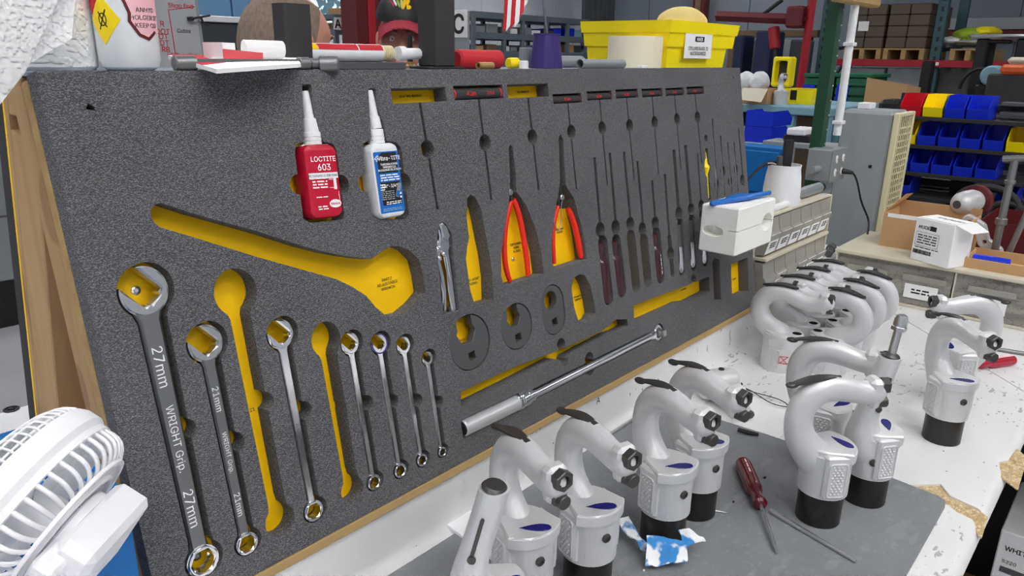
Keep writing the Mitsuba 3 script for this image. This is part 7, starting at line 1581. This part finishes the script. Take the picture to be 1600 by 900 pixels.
k = thing('orange_tote', 'orange tote on a dark drum in front of the lift truck', 'tote'); q0, q1 = xbox(1562, 1640, 101, 117, 6.4, .4); part(k, 'tote', box((6.4, q0[1], q0[2]), (6.9, q1[1], q1[2]), .02), 'm_orange', False); part(k, 'pad', box((6.42, q0[1] + .02, q1[2] + .0003), (6.88, q1[1] - .03, q1[2] + .05), .02), 'm_beige', False)
q2 = (q0[1] + q1[1]) / 2; solo('steel_drum', 'dark steel drum under the orange tote', 'drum', cat([cyl((6.65, q2, 0), (6.65, q2, q0[2] - .001), .25, n=32, ch=.01), cyl((6.65, q2, .3), (6.65, q2, .33), .26, n=32), cyl((6.65, q2, .62), (6.65, q2, .65), .26, n=32)]), 'm_blackmatte', 40)
q = at_x(1552, 118, 6.95); k = thing('blue_motor', 'small blue-grey motor on a stand beside the lift truck', 'motor'); part(k, 'housing', cyl(q + A(-.1, 0, 0), q + A(.12, 0, 0), .075, n=22, ch=.012), 'm_lightblue', 40); part(k, 'stand', box((q[0] - .06, q[1] - .1, 0), (q[0] + .08, q[1] + .1, q[2] - .07), .01), 'm_black', False)
# -- red engine hoist and machines
HX_ = 7.6
k = thing('engine_hoist', 'red shop crane with a horizontal boom and a tall post behind the blue table', 'hoist')
pa, pb = at_x(1274, -30, HX_), at_x(1251, 150, HX_); pb[2] = .08
part(k, 'post', tube([pa, A(pb[0], (pa[1] + pb[1]) / 2 + .02, (pa[2] + pb[2]) / 2), pb], .040, 4), 'm_rackred', False)
pa, pb = at_x(1120, 25, HX_ + .02), at_x(1264, 31, HX_ + .02); part(k, 'boom', tube([pa, pb], .050, 4), 'm_maroon', False)
pa, pb = at_x(1209, 42, HX_ + .05), at_x(1211, 76, HX_ + .05); part(k, 'ram', cyl(pa, pb, .055, n=18, ch=.01), 'm_rackred', 30); part(k, 'ram_rod', cyl(pb - A(0, 0, .001), at_x(1212, 105, HX_ + .05), .022, n=12), 'm_blacksteel', 30)
pa, pb = at_x(1193, 22, HX_ + .03), at_x(1222, 0, HX_ + .03); part(k, 'brace', cyl(pa, pb, .02, n=8), 'm_black', 30); part(k, 'knuckle', boxc(at_x(1246, 27, HX_ + .02), (.2, .16, .2), .02), 'm_maroon', False)
pq = at_x(1251, 150, HX_)[1]
for a_ in (-.25, .25): part(k, 'base_leg', box((HX_ - .4, pq + a_ - .05, .04), (HX_ + .9, pq + a_ + .05, .12), .01), 'm_rackred', False)
part(k, 'base_cross', box((HX_ - .1, pq - .25, .045), (HX_ + .1, pq + .25, .13), .01), 'm_rackred', False)
def block(nm_, lb, cg, a, b, c, d, x, dx, mt_, bev=.02): 
    q0, q1 = xbox(a, b, c, d, x, dx); return solo(nm_, lb, cg, box((x, q0[1], .0), (x + dx, q1[1], q1[2]), bev), mt_, False)
block('navy_pillar', 'tall navy blue machine pillar behind the yellow case', 'pillar', 1176, 1200, 48, 150, 8.4, .4, 'm_navy'); block('navy_pillar', 'shorter navy machine pillar right of the yellow bin', 'pillar', 1143, 1158, 55, 150, 8.5, .3, 'm_navy')
block('grey_machine', 'dark grey machine housing between the two navy pillars', 'machine', 1156, 1180, 62, 150, 9.0, .6, 'm_gun'); block('machine_cover', 'tall dark grey cover panel beside the red hoist post', 'panel', 1230, 1262, 62, 150, 8.8, .12, 'm_darkwall'); block('pale_panel', 'pale grey panel behind the red ram of the hoist', 'panel', 1207, 1232, 62, 150, 9.4, .1, 'm_galv')
k = thing('wall_beam', 'brown-grey horizontal beam on brackets behind the red hoist', 'beam'); q0, q1 = xbox(1135, 1278, 47, 58, 9.7, .2); part(k, 'beam', box((9.7, q0[1], q0[2]), (9.9, q1[1], q1[2]), .008), 'm_cardk', False)
for a_ in (q0[1] + .1, q1[1] - .1): part(k, 'post', box((9.75, a_, 0), (9.85, a_ + .08, q0[2] - .0005), .004), 'm_cardk', False)
k = thing('brown_column', 'dark brown steel column behind the yellow bin', 'column'); q0, q1 = xbox(1082, 1100, -40, 60, 12.6, .2); part(k, 'web', box((12.6, q0[1], 0), (12.8, q1[1], 4.55), .01), 'm_maroon', False); part(k, 'flange', box((12.57, q0[1] + .06, 0), (12.5995, q1[1] - .06, 4.55), .004), 'm_cardk', False)
# carton on the shelf below the bench at the right
LX = 2.0
q = at_z(1557, 850, .1205)
k = thing('white_carton', 'white carton with printing under the right leg of the bench', 'box')
bx_ = at_x(1566, 880, LX)
yL, zTop = at_x(1564, 830, LX)[1], at_x(1580, 833, LX)[2]; zLow = .1206
part(k, 'carton', box((LX, yL - .30, zLow), (LX + .30, yL, max(zTop, .2)), .003), 'm_paper', False)
fm = frame((LX - .0006, yL - .015, max(zTop, .2) - .05), (0, -1, 0), (0, 0, 1), (-1, 0, 0))
t1_ = meshkit.text_mesh('WHITE K', .012, .0005, True); part(k, 'print', move(t1_, fm), 'm_ink', False); t1_ = meshkit.text_mesh('5220', .009, .0005); part(k, 'print', move(t1_, fm @ tr(0, -.035, 0)), 'm_ink', False); part(k, 'print', move(box((0, -.062, 0), (.08, -.046, .0005), 0), fm), 'm_gun', False)
